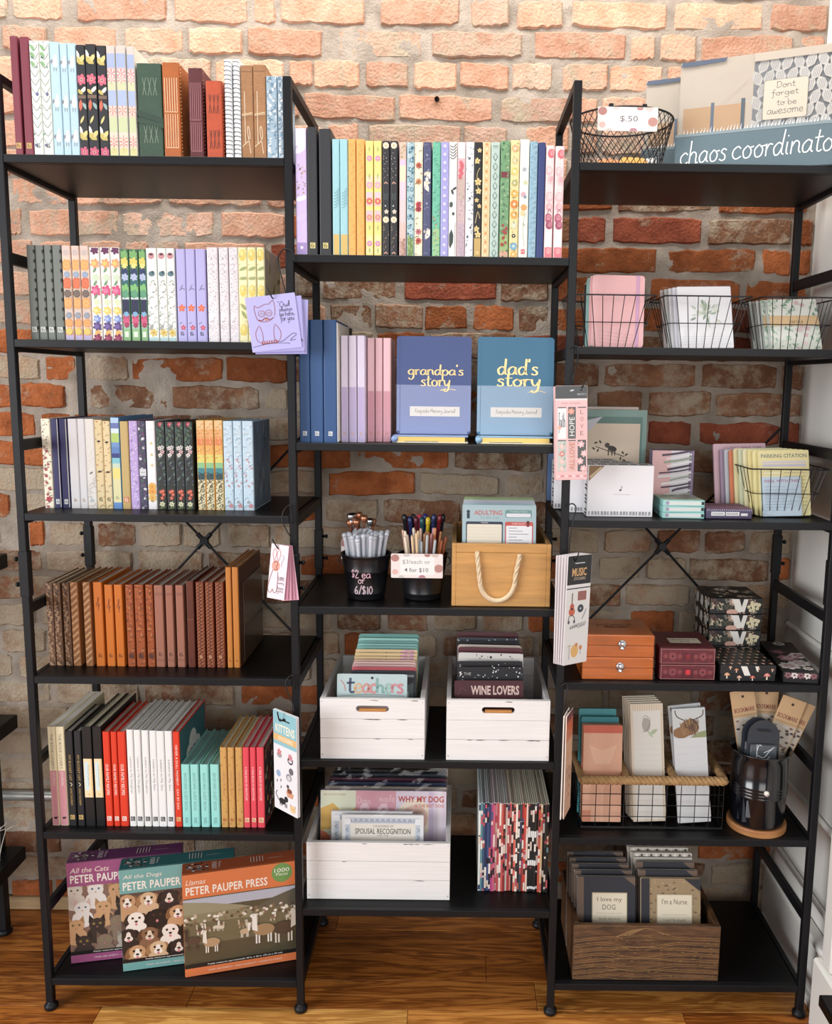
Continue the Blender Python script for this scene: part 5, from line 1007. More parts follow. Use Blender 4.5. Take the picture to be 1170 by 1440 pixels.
def art_sign(lines):
    def f(p, w, h):
        p.rect(-w/2, w/2, 0, h, 'efe2de'); q = random.Random(4)
        for cx, cz, r, c in ((-w*.42, h*.82, .008, 'b98078'), (w*.42, h*.4, .009, 'c08a80'), (-w*.42, h*.25, .006, 'e8b8b0'), (w*.1, 0, .007, 'b8808c'), (w*.35, h, .008, 'd8c0b8'), (-w*.2, h, .007, 'cfc4c0'), (w*.2, h*.98, .006, 'b98078'), (-w*.3, 0, .006, 'cfc8c4')): p.ell(cx, cz, r, r*.9, c, 12)
        p.rect(-w*.32, w*.34, h*.13, h*.87, 'f4f1ee')
        for s, a, b, c, d, col in lines: p.fit(s, w*a, h*b, w*c, h*d, col, bold=.005)
    return f
card('price_sign', 'small floral sign reading $3/each or 4 for $10 in front of bucket', 'sign', .1, .0475, .0015, 'efe6e2', (.748, .0335, Z3+.051), (0, .0, 0), art_sign([('$3/each or', -.28, .56, .26, .76, '9a9a98'), ('4 for $10', -.24, .22, .22, .42, '5a5a5a')]))
card('price_sign', 'small floral sign half hidden behind the chalk-priced bucket', 'sign', .05, .042, .0015, 'efe6e2', (.606, .19, Z3+.0545), (0, 0, 0), art_sign([]))
def card_stand(x, y, z, h):
    MB().bbox(x-.004, x+.004, y, y+.003, z, z+h, .0005)
PINE = mat('honey_pine', 'cf9a58', .5, var=.28, vscale=7, stretch=(1.2, 14, 14), bump=.08, bscale=60)
def rope(pts, r, turns, strands=3, n=8, m=None, name='rope_handle', parent=None):
    P = [Vector(q) for q in pts]; N = len(P); mb = MB()
    for s in range(strands):
        path = []
        for i, c in enumerate(P):
            t = (P[min(i+1, N-1)]-P[max(i-1, 0)]).normalized(); u = t.cross(Vector((0, 1, 0)));
            if u.length < .1: u = t.cross(Vector((0, 0, 1)))
            u.normalize(); v = t.cross(u); a = 2*PI*(turns*i/(N-1)+s/strands); path.append(c+(u*math.cos(a)+v*math.sin(a))*r*.55)
        mb.tube(path, r*.62, n)
    return mb.obj(name, m, parent, smooth=True)
ROPE = mat('cotton_rope', 'd9c3a2', .9, bump=.4, bscale=900)
o = thing('wooden_crate', 'honey pine crate with rope handle holding notepads', 'crate', (.8155, .0205, Z3))
W_, D_, H_ = .1895, .27, .1225
MB().bbox(.008, W_-.008, 0, .009, 0, H_*.855, .0008).obj('front_panel', PINE, o); MB().bbox(.008, W_-.008, 0, .009, H_*.858, H_, .0008).obj('front_strip', PINE, o)
for x0, x1 in ((0, .008), (W_-.008, W_)): MB().bbox(x0, x1, 0, D_, 0, H_, .0008).obj('side_panel', PINE, o)
MB().bbox(.008, W_-.008, D_-.009, D_, 0, H_, .0008).obj('back_panel', PINE, o); MB().bbox(.008, W_-.008, .009, D_-.009, 0, .007, .0005).obj('bottom_panel', PINE, o)
hp = [(.0475+.0003*i, -.0035, .106-.0042*i) for i in range(9)]; cxh = .087
pts = []
for i in range(41):
    a = PI+PI*i/40; pts.append((cxh+.0335*math.cos(a)*(1 if 1 else 1), -.0055, .052+.0395*math.sin(a)))
pts = [(.0475, -.003, .1075), (.0485, -.005, .095), (.0500, -.0055, .08), (.0518, -.0055, .066)] + pts[2:-2] + [(.1222, -.0055, .066), (.125, -.0055, .08), (.128, -.005, .095), (.13, -.003, .1075)]
fine = []
for i in range(len(pts)-1):
    for k in range(3): fine.append(tuple(pts[i][c]+(pts[i+1][c]-pts[i][c])*k/3 for c in range(3)))
rope(fine, .0042, 15, m=ROPE, parent=o)
def art_adult(p, w, h):
    p.rect(-w/2, w/2, 0, h, 'a9c4cb'); p.oz = h*.38; h = h*.62
    p.rect(-w/2, w/2, 0, h, 'a9c4cb'); p.fit('ADULTING', -w*.34, h*.83, w*.04, h*.91, 'c8625a', bold=.02); p.fit('To-Do List', -w*.26, h*.765, w*.0, h*.81, '7a9a98'); p.rect(-w*.44, -w*.4, h*.77, h*.86, '2f3a4c'); p.ell(-w*.42, h*.885, .0035, None, '2f3a4c', 8)
    p.poly(rrect(w*.08, w*.44, h*.79, h*.92, .003), '6f9c98'); p.poly(rrect(w*.095, w*.425, h*.8, h*.86, .002), 'e6e6ee'); p.fit("Today's Date", w*.14, h*.875, w*.38, h*.905, 'd8e4e0')
    p.poly(rrect(-w*.45, w*.05, h*.1, h*.72, .003), '2f3a52'); p.poly(rrect(-w*.435, w*.035, h*.12, h*.675, .002), 'ece2cc'); p.fit('TASKS', -w*.25, h*.69, -w*.15, h*.71, 'e8e4da')
    for i in range(9): p.rect(-w*.42, w*.02, h*(.62-i*.055), h*(.62-i*.055)+.0004, 'd2c6b0')
    p.poly(rrect(w*.08, w*.46, h*.16, h*.72, .003), 'cf5048'); p.poly(rrect(w*.095, w*.445, h*.18, h*.655, .002), 'efeef2'); p.fit('CHECKLIST', w*.17, h*.675, w*.36, h*.705, 'f2e0d8')
    for i in range(8): p.rect(w*.13, w*(.24+.16*((i*7) % 3)/2), h*(.61-i*.05), h*(.61-i*.05)+.0012, '8a8a98')
    p.rect(w*.37, w*.41, h*.64, h*.7, '8a2f34'); p.ell(w*.39, h*.715, .003, None, '5a2428', 7)
def pad_stack(n, x, y0, dy, z, w, h, cols, art, words, group, cat='notepad', name='notepad', lean=-.16, th=.004, dx=0.0, r=.002, dh=None, place='in the pine crate', ordn=True):
    out = []
    for i in range(n):
        lab = (words[i] if isinstance(words, list) else '%s %s %s' % (('front', 'second', 'third', 'fourth', 'fifth', 'sixth', 'seventh', 'eighth', 'ninth', 'tenth')[i], words, place))
        a = art[i] if isinstance(art, list) else (art if i == 0 else None)
        out.append(card(name, lab, cat, w, h+(dh[i] if dh else 0), th, cols[i % len(cols)], (x+dx*i, y0+dy*i, z), (lean, 0, 0), a, r, group))
    return out
ZF = Z3+.0075
pad_stack(6, .906, .034, .024, ZF, .143, .186, ['a9c4cb', '9fb8be', 'b4b8c8', 'b8c0c8', '9aa87c', '8c9c6c'], art_adult, 'card-sized notepad', 'notepads in the pine crate', dx=.0008, lean=-.13)

# ---------------------------------------------------------------- white crates
WPAINT = mat('distressed_white_paint', 'e9e6e4', .6, var=.08, vscale=8, stretch=(1, 30, 30), bump=.12, bscale=40)
INNER = mat('bare_crate_wood', 'c98a48', .6, var=.3, vscale=20)
def white_crate(label, x, y, z, w, d, h, slot=True, seed=1):
    o = thing('white_crate', label, 'crate', (x, y, z), group='white wooden crates'); t = .009; r = random.Random(seed)
    hs = [h*.345, h*.325, h*.33]; zz = 0
    for side, (y0, y1) in enumerate(((0, t), (d-t, d))):
        zz = 0
        for k, hh in enumerate(hs):
            top = zz+hh-.0007
            if k == 2 and slot:
                c, rr, zc = w/2, .0062, zz+hh*.5; L = .026
                ring = rrect(c-L-rr, c+L+rr, zc-rr, zc+rr, rr*.98, 4); n = len(ring); mb = MB(); V = []
                for yy in (y0, y1):
                    V += [(a, yy, b) for a, b in ring]
                    V += [((0 if a < c-L else w if a > c+L else a), yy, (zz if b < zc else top)) for a, b in ring]
                F = []
                for i in range(n):
                    j = (i+1) % n; F += [(i, j, n+j, n+i), (2*n+j, 2*n+i, 3*n+i, 3*n+j), (j, i, 2*n+i, 2*n+j), (n+i, n+j, 3*n+j, 3*n+i)]
                mb.add(V, F)
                ob = mb.obj('slat', WPAINT, o)
                if side == 0: MB().tube([(c-L, y0+.004, zc-.0035), (c+L, y0+.004, zc-.0035)], .0036, 8).obj('worn_slot_edge', INNER, o)
            else:
                MB().bbox(0, w, y0, y1, zz, top, .0007).obj('slat', WPAINT, o)
            zz += hh
    for x0, x1 in ((0, t), (w-t, w)):
        zz = 0
        for hh in hs: MB().bbox(x0, x1, t+.0003, d-t-.0003, zz, zz+hh-.0007, .0007).obj('slat', WPAINT, o); zz += hh
    MB().bbox(t, w-t, t, d-t, .001, .007, .0005).obj('bottom', WPAINT, o)
    p = Pr(.002, w-.002, .001, h-.001)
    for k in range(7):
        cx = r.uniform(.02, w-.02); cz = r.choice([hs[0], hs[0]+hs[1], h-.002])-.0012; L = r.uniform(.005, .016)
        p.poly([(cx-L, cz), (cx-L*.3, cz-.0009*r.random()), (cx+L*.5, cz-.0011*r.random()), (cx+L, cz), (cx, cz+.0008)], r.choice(['3a3230', '5a4a40', '1e1a1a']))
    for cx in (.004, w-.004): p.ell(cx, .009, .0011, None, '4a4340', 7); p.ell(cx, h-.006, .0008, None, '6a6460', 6)
    p.obj('worn_paint_marks', o, y=-.0003)
    return o
Z4 = ZC[3]+.0007; Z5 = ZC[4]+.0007
white_crate('white crate of pastel magnets on the fourth middle shelf', .5625, .008, Z4, .2035, .278, .1235, True, 2)
white_crate('white crate of dark magnets on the fourth middle shelf', .8085, .008, Z4, .2015, .278, .1235, True, 5)
white_crate('wide white crate of wrapped pads on the lowest middle shelf', .5275, .036, Z5, .291, .262, .1245, False, 8)
def art_teachers(p, w, h):
    p.rect(-w/2, w/2, 0, h, 'b9cfcf'); q = random.Random(1)
    for i in range(90): p.ell(q.uniform(-w/2, w/2), q.uniform(h*.55, h), .0007, None, 'd8e4e2', 5)
    for ch, x0, x1, c in (('t', -.36, -.25, '46506e'), ('e', -.26, -.14, 'd8b48c'), ('a', -.14, -.02, 'd8928c'), ('c', -.03, .07, 'd88c8c'), ('h', .06, .18, '7fb0a8'), ('e', .18, .28, '9ac0b4'), ('r', .27, .36, 'd88c94'), ('s', .35, .45, 'd8848c')):
        asc = ch in 'th'; p.hand(ch, w*x0, h*.76, w*x1, h*(.95 if asc else .87), c, .0042); 
    p.ell(0, h*.95, .0026, None, '22252c', 9); p.stroke([(-w*.44, h*.72), (0, h*.74), (w*.46, h*.72)], .0012, '8aa09c'); p.stroke([(-w*.45, h*.92), (-w*.4, h*.86), (-w*.38, h*.78)], .0015, 'd88c8c')
    p.rect(-w/2, w/2, 0, h*.7, 'd8c4c0')
def hole(col='23252b'):
    return lambda p, w, h: p.ell(w*.02, h*.95, .0026, None, col, 9)
def art_spots(bg, cols, seed, hol=True, extra=None):
    def f(p, w, h):
        p.rect(-w/2, w/2, 0, h, bg); q = random.Random(seed)
        for i in range(70): p.ell(q.uniform(-w/2, w/2), q.uniform(h*.4, h), q.uniform(.0007, .0019), None, q.choice(cols), 6)
        if hol: p.ell(0, h*.955, .0024, None, '101014', 8)
        if extra: extra(p, w, h)
    return f
def art_pinkyellow(p, w, h):
    p.rect(-w/2, w/2, 0, h, 'e8c890')
    for x, z in ((.3, .93), (.42, .86), (.36, .96)): p.flower(w*x, h*z, .012, 'd89ab8', 'e8d0a0', 6)
    p.ell(0, h*.955, .0024, None, '7a6a50', 8)
def art_blackchalk(p, w, h):
    p.rect(-w/2, w/2, 0, h, '1e2228'); p.poly(rrect(-w*.42, w*.46, h*.92, h*.95, .002), '8a8e96'); p.poly([(w*.1, h*.55), (w*.45, h*.55), (w*.45, h*.85), (w*.3, h*.8)], '4f5c5c'); p.fit('21', w*.2, h*.6, w*.38, h*.74, 'a8b4ac')
mg = [('front', 'pale blue magnet lettered teachers', 'b9cfcf', art_teachers), ('', 'black chalkboard magnet', '1e2228', art_blackchalk), ('', 'front coral red magnet', 'd0606a', None), ('', 'rear coral red magnet', 'd8707a', None), ('', 'front pale pink magnet', 'ddb8b4', hole()), ('', 'second pale pink magnet', 'e0bcb4', hole()), ('', 'rear pale peach magnet', 'dcb8a8', hole()),
      ('', 'front yellow floral magnet', 'e8c890', art_pinkyellow), ('', 'second yellow floral magnet', 'e4c48c', art_pinkyellow), ('', 'third yellow floral magnet', 'e8ca94', art_pinkyellow), ('', 'front teal magnet', '7fb0a8', hole('4f8078')), ('', 'second teal magnet', '8abcb4', hole('4f8078')), ('', 'third teal magnet', '6fa49c', None), ('', 'fourth teal magnet', '94c4bc', None), ('', 'rearmost teal magnet', '5f948c', None)]
ys = [.028, .041, .052, .061, .073, .085, .097, .112, .123, .134, .150, .161, .172, .183, .194]
CH = [.1545, .1573, .158, .1582, .1588, .1604, .161, .1627, .1669, .1711, .1729, .1751, .177, .1808, .187]
for i, (a, lab, c, art) in enumerate(mg):
    x = .6605 if i == 0 else .6835-.0009*min(i, 4); h = .1545 if i == 0 else CH[i]
    card('magnet_sign', lab+' in the left white crate', 'magnet', .1385 if i == 0 else .130, h, .003, c, (x, ys[i], Z4+.0075), (-.10, 0, 0), art, .006, 'magnets in the left white crate')
def art_wine(p, w, h): p.rect(-w/2, w/2, 0, h, '4a1822'); p.fit('WINE LOVERS', -w*.26, h*.80, w*.44, h*.93, 'd8b8ae', bold=.03); p.stroke([(-w*.45, h*.78), (-w*.4, h*.9), (-w*.33, h*.85)], .0008, '7a4048')
def ex_adult(p, w, h): p.fit('THE', -w*.4, h*.9, -w*.29, h*.935, 'b8b4b4'); p.poly([(-w*.47, h*.94), (-w*.43, h*.945), (-w*.445, h*.92), (-w*.42, h*.92), (-w*.465, h*.88), (-w*.455, h*.91)], 'd8d4d4'); p.fit('ADULTHOOD', -w*.46, h*.7, w*.46, h*.8, 'b8b4b4')
dk = ['front maroon magnet lettered wine lovers', 'front black starry magnet lettered adulthood', 'second black starry magnet', 'white magnet with dark dots', 'maroon magnet behind the dotted white one', 'beige magnet behind the maroon one', 'plain black magnet', 'dark grey magnet with white dots', 'rearmost maroon magnet']
dc = ['4a1822', '17171d', '17171d', 'd8d2cc', '54202a', 'c8b8ae', '15161a', '3a4048', '4a1822']
da = [art_wine, art_spots('17171d', ['e8e8ec', 'c8c8d0'], 3, True, ex_adult), art_spots('17171d', ['e8e8ec', 'b8b8c0'], 4, True, ex_adult), art_spots('d8d2cc', ['2a2426', '6a3038', '3a3436'], 6), hole(), hole(), hole('2a2a30'), art_spots('3a4048', ['e0e4e8', 'c0c4c8'], 9), None]
dy = [.03, .046, .060, .080, .098, .115, .135, .155, .175]
for i in range(9):
    card('magnet_sign', dk[i]+' in the right white crate', 'magnet', .132 if i else .1365, (.1436, .1654, .1724, .1828, .1883, .1891, .1895, .1923, .1988)[i], .003, dc[i], (.8965-.0008*i if i else .8925, dy[i], Z4+.0075), (-.10, .012 if i > 2 else -.01, 0), da[i], .006, 'magnets in the right white crate')
# wrapped pads in the wide crate
def art_whydog(p, w, h):
    p.rect(-w/2, -w*.22, 0, h, 'd8dcc0'); p.poly([(-w*.5, h*.55), (-w*.5, h*.8), (-w*.4, h*.86), (-w*.3, h*.72), (-w*.22, h*.82), (-w*.22, h*.6), (-w*.38, h*.58)], 'dcae48'); p.rect(-w*.5, -w*.22, 0, h*.5, 'd8a0b0'); p.ell(-w*.5, h*.45, .02, None, 'dc7048', 12); p.fit('WELL DONE DOG THANKS', -w*.48, h*.945, -w*.3, h*.965, 'a86a3c'); p.rect(-w*.5, -w*.44, h*.1, h*.32, 'd8d48a')
    p.rect(-w*.22, w*.1, 0, h, 'd89aa8'); p.hand('Dogs', -w*.21, h*.82, -w*.1, h*.93, 'ecc4cc', .0014); p.hand('People', -w*.05, h*.84, w*.09, h*.96, 'ecc4cc', .0014)
    for x in (-.15, 0): p.ell(w*x, h*.76, .012, .02, 'e8c4cc', 10); p.stroke([(w*x-.016, h*.66), (w*x, h*.8), (w*x+.016, h*.66)], .002, 'c08a98')
    p.rect(w*.1, w*.5, 0, h, 'dccfe0'); p.ell(w*.25, h*.7, .04, None, 'ecdcc8', 16); p.ell(w*.25, h*.7, .028, None, 'e0b8a8', 14); p.rect(w*.36, w*.4, 0, h, 'cdbbd8'); p.rect(w*.43, w*.47, 0, h, 'e8dce8'); p.fit('WHY MY DOG', w*.115, h*.875, w*.48, h*.945, 'c0483c', bold=.03); p.fit('IS THE BEST DOG', w*.25, h*.82, w*.48, h*.855, 'c8604c', bold=.02)
def art_spousal(p, w, h):
    p.rect(-w/2, w/2, 0, h, 'e3e4e6'); p.rect(-w*.46, w*.46, h*.03, h*.96, 'c2cad6'); p.rect(-w*.4, w*.4, 0, h*.885, 'e6e0d4')
    for i in range(13): x = -w*.4+i*w*.8/12; p.stroke([(x-.004, h*.9), (x, h*.945), (x+.004, h*.9)], .0012, '6a7a94'); p.ell(x, h*.91, .0015, None, '8a98b0', 6)
    for i in range(8):
        for s in (-1, 1): p.stroke([(s*w*.42, h*(.8-i*.1)-.004), (s*w*.45, h*(.8-i*.1)), (s*w*.42, h*(.8-i*.1)+.004)], .0012, '6a7a94')
    for s in (-1, 1): p.poly(rrect(s*w*.43-.006, s*w*.43+.006, h*.87, h*.95, .002), 'e8eaec')
    p.fit('CITATIONS OF', -w*.12, h*.835, w*.13, h*.865, '8a8478'); p.fit('SPOUSAL RECOGNITION', -w*.34, h*.745, w*.34, h*.82, '6a6454', bold=.01); p.fit('FOR THE', -w*.07, h*.715, w*.07, h*.735, '8a8478')
ZP = Z5+.0077
def wrapped(i, lab, w, h, col, x, y, art, lean=-.1, rz=0):
    o = card('wrapped_pad', lab, 'notepad', w, h, .006, col, (x, y, ZP), (lean, rz, 0), art, .002, 'wrapped pads in the wide white crate')
    mb = MB(); rr = random.Random(40+i); n = 16
    V = [(-w/2-.003+(w+.006)*k/n, -.0018, .002) for k in range(n+1)]+[(-w/2-.003+(w+.006)*k/n, -.0015+rr.uniform(-.001, .0006), h-.002) for k in range(n+1)]+[(-w/2-.003+(w+.006)*k/n, .003+rr.uniform(-.004, .005), h+.004+rr.uniform(0, .007)) for k in range(n+1)]
    mb.add(V, [(r_*(n+1)+k, r_*(n+1)+k+1, (r_+1)*(n+1)+k+1, (r_+1)*(n+1)+k) for r_ in (0, 1) for k in range(n)]); mb.obj('clear_sleeve', FILM, o)
wrapped(0, 'front cream certificate pad for spousal recognition', .168, .1575, 'e3e4e6', .679, .058, art_spousal); wrapped(1, 'second certificate pad peeking out behind the front one', .168, .158, 'dfe0e4', .655, .071, art_spousal)
wrapped(2, 'wide pastel pack lettered why my dog', .264, .191, 'd8c8d4', .677, .094, art_whydog)
for i, (c, l) in enumerate((('b0a49c', 'second pack behind the why my dog pack'), ('2f3a58', 'dark blue pack behind the why my dog pack'), ('5a2f44', 'plum pack near the back of the wide crate'), ('3a4450', 'slate pack near the back of the wide crate'), ('2a2a2e', 'rearmost dark pack in the wide crate'))):
    wrapped(3+i, l, .258-.002*i, .188-.0015*i, c, .680+.0006*i, .118+.024*i, None)
# thin booklets
rb = random.Random(21); x = .8765; nb = 34
bc = ['dfe6e2', '5f8a94', '3a5570', '28345c', '4a5a8a', '2c3f60', 'b04a80', 'c8607c', 'd8a0a8', 'b84a50', 'e8d8cc', 'c85a50', '8a2f34', 'd8ccc0', 'a83a3c', 'c87a70', '2a2628', 'd8685c', 'efe4d8', '33302e', '3f4a54', 'b04038', 'c84a40', 'e8c8b8', '1e1e1e', '242424', '1c1c1c', '282626', '161616', 'c85a44', 'd8b48a', '1a1a1a', '3a3634', '232020']
for i in range(nb):
    t = .00425; hh = .194+rb.uniform(-.002, .002); tilt = .0 if i < 24 else .004*(i-24)
    lab = '%s thin booklet counted from the left on the lowest middle shelf' % ['first', 'second', 'third', 'fourth', 'fifth', 'sixth', 'seventh', 'eighth', 'ninth', 'tenth', 'eleventh', 'twelfth', 'thirteenth', 'fourteenth', 'fifteenth', 'sixteenth', 'seventeenth', 'eighteenth', 'nineteenth', 'twentieth', 'twenty-first', 'twenty-second', 'twenty-third', 'twenty-fourth', 'twenty-fifth', 'twenty-sixth', 'twenty-seventh', 'twenty-eighth', 'twenty-ninth', 'thirtieth', 'thirty-first', 'thirty-second', 'thirty-third', 'thirty-fourth'][i]
    o = thing('booklet', lab, 'booklet', (x+t/2, .071+rb.uniform(-.002, .002)-.0003*max(0, i-24), Z5), 0, 'thin booklets on the lowest middle shelf', rot=(0, 0, 0))
    MB().bbox(-t/2+.0001, t/2-.0001, 0, .2, 0, hh-.0008, .0003).obj('cover', plain(bc[i], .45), o)
    MB().box(-t/2+.0006, t/2-.0006, .0006, .199, .001, hh+.0004).obj('pages', plain('d2ccb8' if i > 14 else 'c6c8c6', .8), o)
    p = Pr(-t/2+.0003, t/2-.0003, .001, hh-.002)
    for k in range(9): z0 = rb.uniform(0, hh); p.rect(-t/2, t/2, z0, z0+rb.uniform(.004, .022), rb.choice([bc[i], 'efe6dc', '241f20', bc[(i*5+k) % nb], 'c8505a', 'e8d0c0']))
    if 24 <= i <= 28: p.rect(-t/2, t/2, hh*.62, hh*.69, 'f0efec'); p.rect(-t/2, t/2, hh*.3, hh*.36, 'f0efec'); p.rect(-t/2, t/2, hh*.03, hh*.06, 'f0efec')
    p.obj('spine_print', o, y=-.0002); x += t
# ================================================================ HANGING CARDS
def hook(parent_thing, pts, r=.0011):
    return MB().tube(pts, r, 6).obj('wire_hook', M_WIRE, parent_thing, smooth=True)
def smoothpts(P, k=6):
    out = []
    Q = [P[0]]+P+[P[-1]]
    for i in range(1, len(Q)-2):
        for j in range(k):
            t = j/k; out.append(tuple(.5*((2*Q[i][c])+(Q[i+1][c]-Q[i-1][c])*t+(2*Q[i-1][c]-5*Q[i][c]+4*Q[i+1][c]-Q[i+2][c])*t*t+(3*Q[i][c]-Q[i-1][c]-3*Q[i+1][c]+Q[i+2][c])*t**3) for c in range(3)))
    return out+[P[-1]]
def hang_hook(label, pts):
    o = MB().tube(smoothpts(pts), .00125, 6).obj('wire_hook', M_WIRE, smooth=True); return tag(o, label, 'hook', 'wire hooks on the shelf posts')
hang_hook('black wire hook holding the lavender owl cards', [(.5265, -.003, 1.487), (.5235, -.006, 1.5035), (.5085, -.008, 1.5075), (.4985, -.010, 1.488), (.5065, -.013, 1.455), (.5125, -.0155, 1.428), (.5035, -.009, 1.418), (.4930, -.013, 1.4205), (.4905, -.0245, 1.4215), (.4860, -.028, 1.432), (.4800, -.027, 1.443)])
hang_hook('black wire hook holding the pink rabbit cards', [(.5175, -.004, 1.012), (.5155, -.007, 1.044), (.5055, -.009, 1.042), (.4985, -.011, 1.022), (.5085, -.014, .998), (.5165, -.016, .984), (.512, -.012, .968), (.4965, -.014, .966), (.493, -.026, .9685), (.4833, -.028, .986)])
hang_hook('black wire hook holding the kittens sticker pack', [(.5175, -.004, .69), (.5145, -.007, .716), (.5045, -.009, .713), (.5005, -.012, .697), (.5125, -.017, .67), (.5170, -.022, .652), (.508, -.024, .640), (.4985, -.036, .6385), (.4945, -.046, .643), (.4920, -.050, .661)])
hang_hook('black wire hook holding the pink washi bookmark pack', [(1.0265, -.003, 1.34), (1.035, -.006, 1.345), (1.0405, -.008, 1.336), (1.038, -.012, 1.312), (1.0325, -.014, 1.288), (1.036, -.011, 1.2665), (1.043, -.014, 1.2645), (1.0465, -.026, 1.2665), (1.0505, -.030, 1.281)])
hang_hook('black wire hook holding the music sticker packs', [(1.0275, -.003, 1.05), (1.0385, -.006, 1.056), (1.0455, -.009, 1.048), (1.0410, -.012, 1.028), (1.0355, -.013, .99), (1.0350, -.012, .960), (1.0395, -.02, .952), (1.0425, -.047, .956), (1.0476, -.052, .973)])
hang_hook('black wire hook holding the orange bookmark packs', [(1.0275, -.003, .70), (1.0375, -.006, .708), (1.041, -.008, .70), (1.036, -.012, .68), (1.035, -.014, .66), (1.039, -.014, .6545), (1.043, -.018, .656), (1.049, -.02, .666)])
# lavender owl cards
def art_owl(p, w, h):
    C = 'a0585c'; D_ = '2a2236'
    p.stroke([(-.031, .072), (-.030, .081), (-.024, .077), (-.012, .0815), (-.004, .0815), (.004, .087), (.006, .074), (.004, .06)], .0012, C); p.stroke([(-.031, .072), (-.028, .057), (-.02, .052), (-.008, .052), (.003, .058)], .0012, C)
    for s in (-.019, -.006): p.ell(s, .066, .0065, .0058, C, 12); p.ell(s, .066, .0055, .0048, 'b4b0e2', 12); p.stroke([(s-.004, .064), (s, .067), (s+.004, .0645)], .0008, C)
    p.poly([(-.016, .058), (-.008, .058), (-.012, .05)], 'c88a88'); p.stroke([(-.026, .056), (-.02, .054), (-.013, .058), (-.005, .054), (.0, .057)], .0016, '8a3038')
    for s in (-1, 1): p.stroke([(-.012+s*.014, .046), (-.012+s*.022, .034), (-.012+s*.021, .02), (-.012+s*.012, .015), (-.012+s*.010, .03), (-.012+s*.013, .044)], .0011, C)
    for i in range(7): p.stroke([(-.024+i*.0042, .018), (-.025+i*.0042, .0125), (-.0225+i*.0042, .0135)], .0018, 'b04a3c')
    p.stroke([(-.042, .009), (-.01, .0125), (.02, .01), (.024, .008)], .0008, D_); p.stroke([(.003, .014), (.012, .0145), (.02, .019), (.032, .026), (.038, .0235), (.03, .018), (.026, .014), (.036, .015)], .0009, D_)
    p.hand('"Owl', .012, .074, .034, .084, D_, .0008); p.hand('always', .013, .063, .037, .074, D_, .0007); p.hand('be here', .013, .0575, .038, .066, D_, .0007); p.hand('for you"', .013, .045, .04, .059, D_, .0007)
w, h = .0895, .0965
for i, (dx, dz, rr, c) in enumerate(((0, 0, -.125, 'b4b0e4'), (.0035, -.0035, -.05, 'a9a4da'), (.006, -.003, -.07, 'b0acde'), (.004, -.0075, -.02, '9f9ad2'), (.0075, -.0055, .03, 'a6a2d8'))):
    # each card hangs from its hole near the top
    o = card('greeting_card', ('front lavender card with an owl drawing hanging from hook' if i == 0 else '%s lavender card fanned behind the owl card' % ('second', 'third', 'fourth', 'rearmost')[i-1]), 'card', w, h, .0009, c, (.4972+dx, -.0205+.0019*i, 1.3305+dz), (0, rr, 0), art_owl if i == 0 else None, .0012, 'lavender owl cards')
    if i == 1:
        p = Pr(-w/2, w/2, 0, h); p.stroke([(.036, .024), (.042, .02)], .0022, '2a2236'); p.stroke([(.038, .016), (.044, .019)], .0012, '2a2236'); p.obj('printed_face', o, y=-.0002)
# pink rabbit cards
def art_rabbit(p, w, h):
    C = 'c06a5c'
    for x in (-.009, -.001): p.stroke([(x, .072), (x-.0035, .085), (x, .096), (x+.0035, .085), (x, .072)], .0009, C)
    p.ell(-.005, .063, .008, .0105, 'e8a894', 12); p.stroke([(-.009, .068), (-.005, .072), (-.001, .067), (-.004, .062), (-.001, .056), (-.008, .056)], .0014, 'a83a34')
    p.stroke([(-.01, .055), (-.016, .03), (-.016, .014), (-.011, .011), (-.008, .018), (-.005, .012), (0, .014), (.001, .03), (.0, .052)], .0011, '8a4038'); p.stroke([(.006, .085), (.010, .08), (.006, .07), (.0065, .062)], .0008, '8a8490')
    for i, s in enumerate(('some', 'bunny', 'loves', 'you')): p.hand(s, .001, .036-i*.0085, .014, .043-i*.0085, '6a5a68', .0006)
for i in range(5):
    card('greeting_card', ('front pale pink card with a rabbit drawing hanging from hook' if i == 0 else '%s pink card fanned behind the rabbit card' % ('second', 'third', 'fourth', 'rearmost')[i-1]), 'card', .034, .104, .0009, ('efdfe6', 'c98aa0', 'd8a0b2', 'c4869c', 'dcaabb')[i], (.4865+.0065*i, -.0235+.0022*i, .8715-.0012*i), (0, .11-.055*i, -.18), art_rabbit if i == 0 else None, .0008, 'pink rabbit cards')
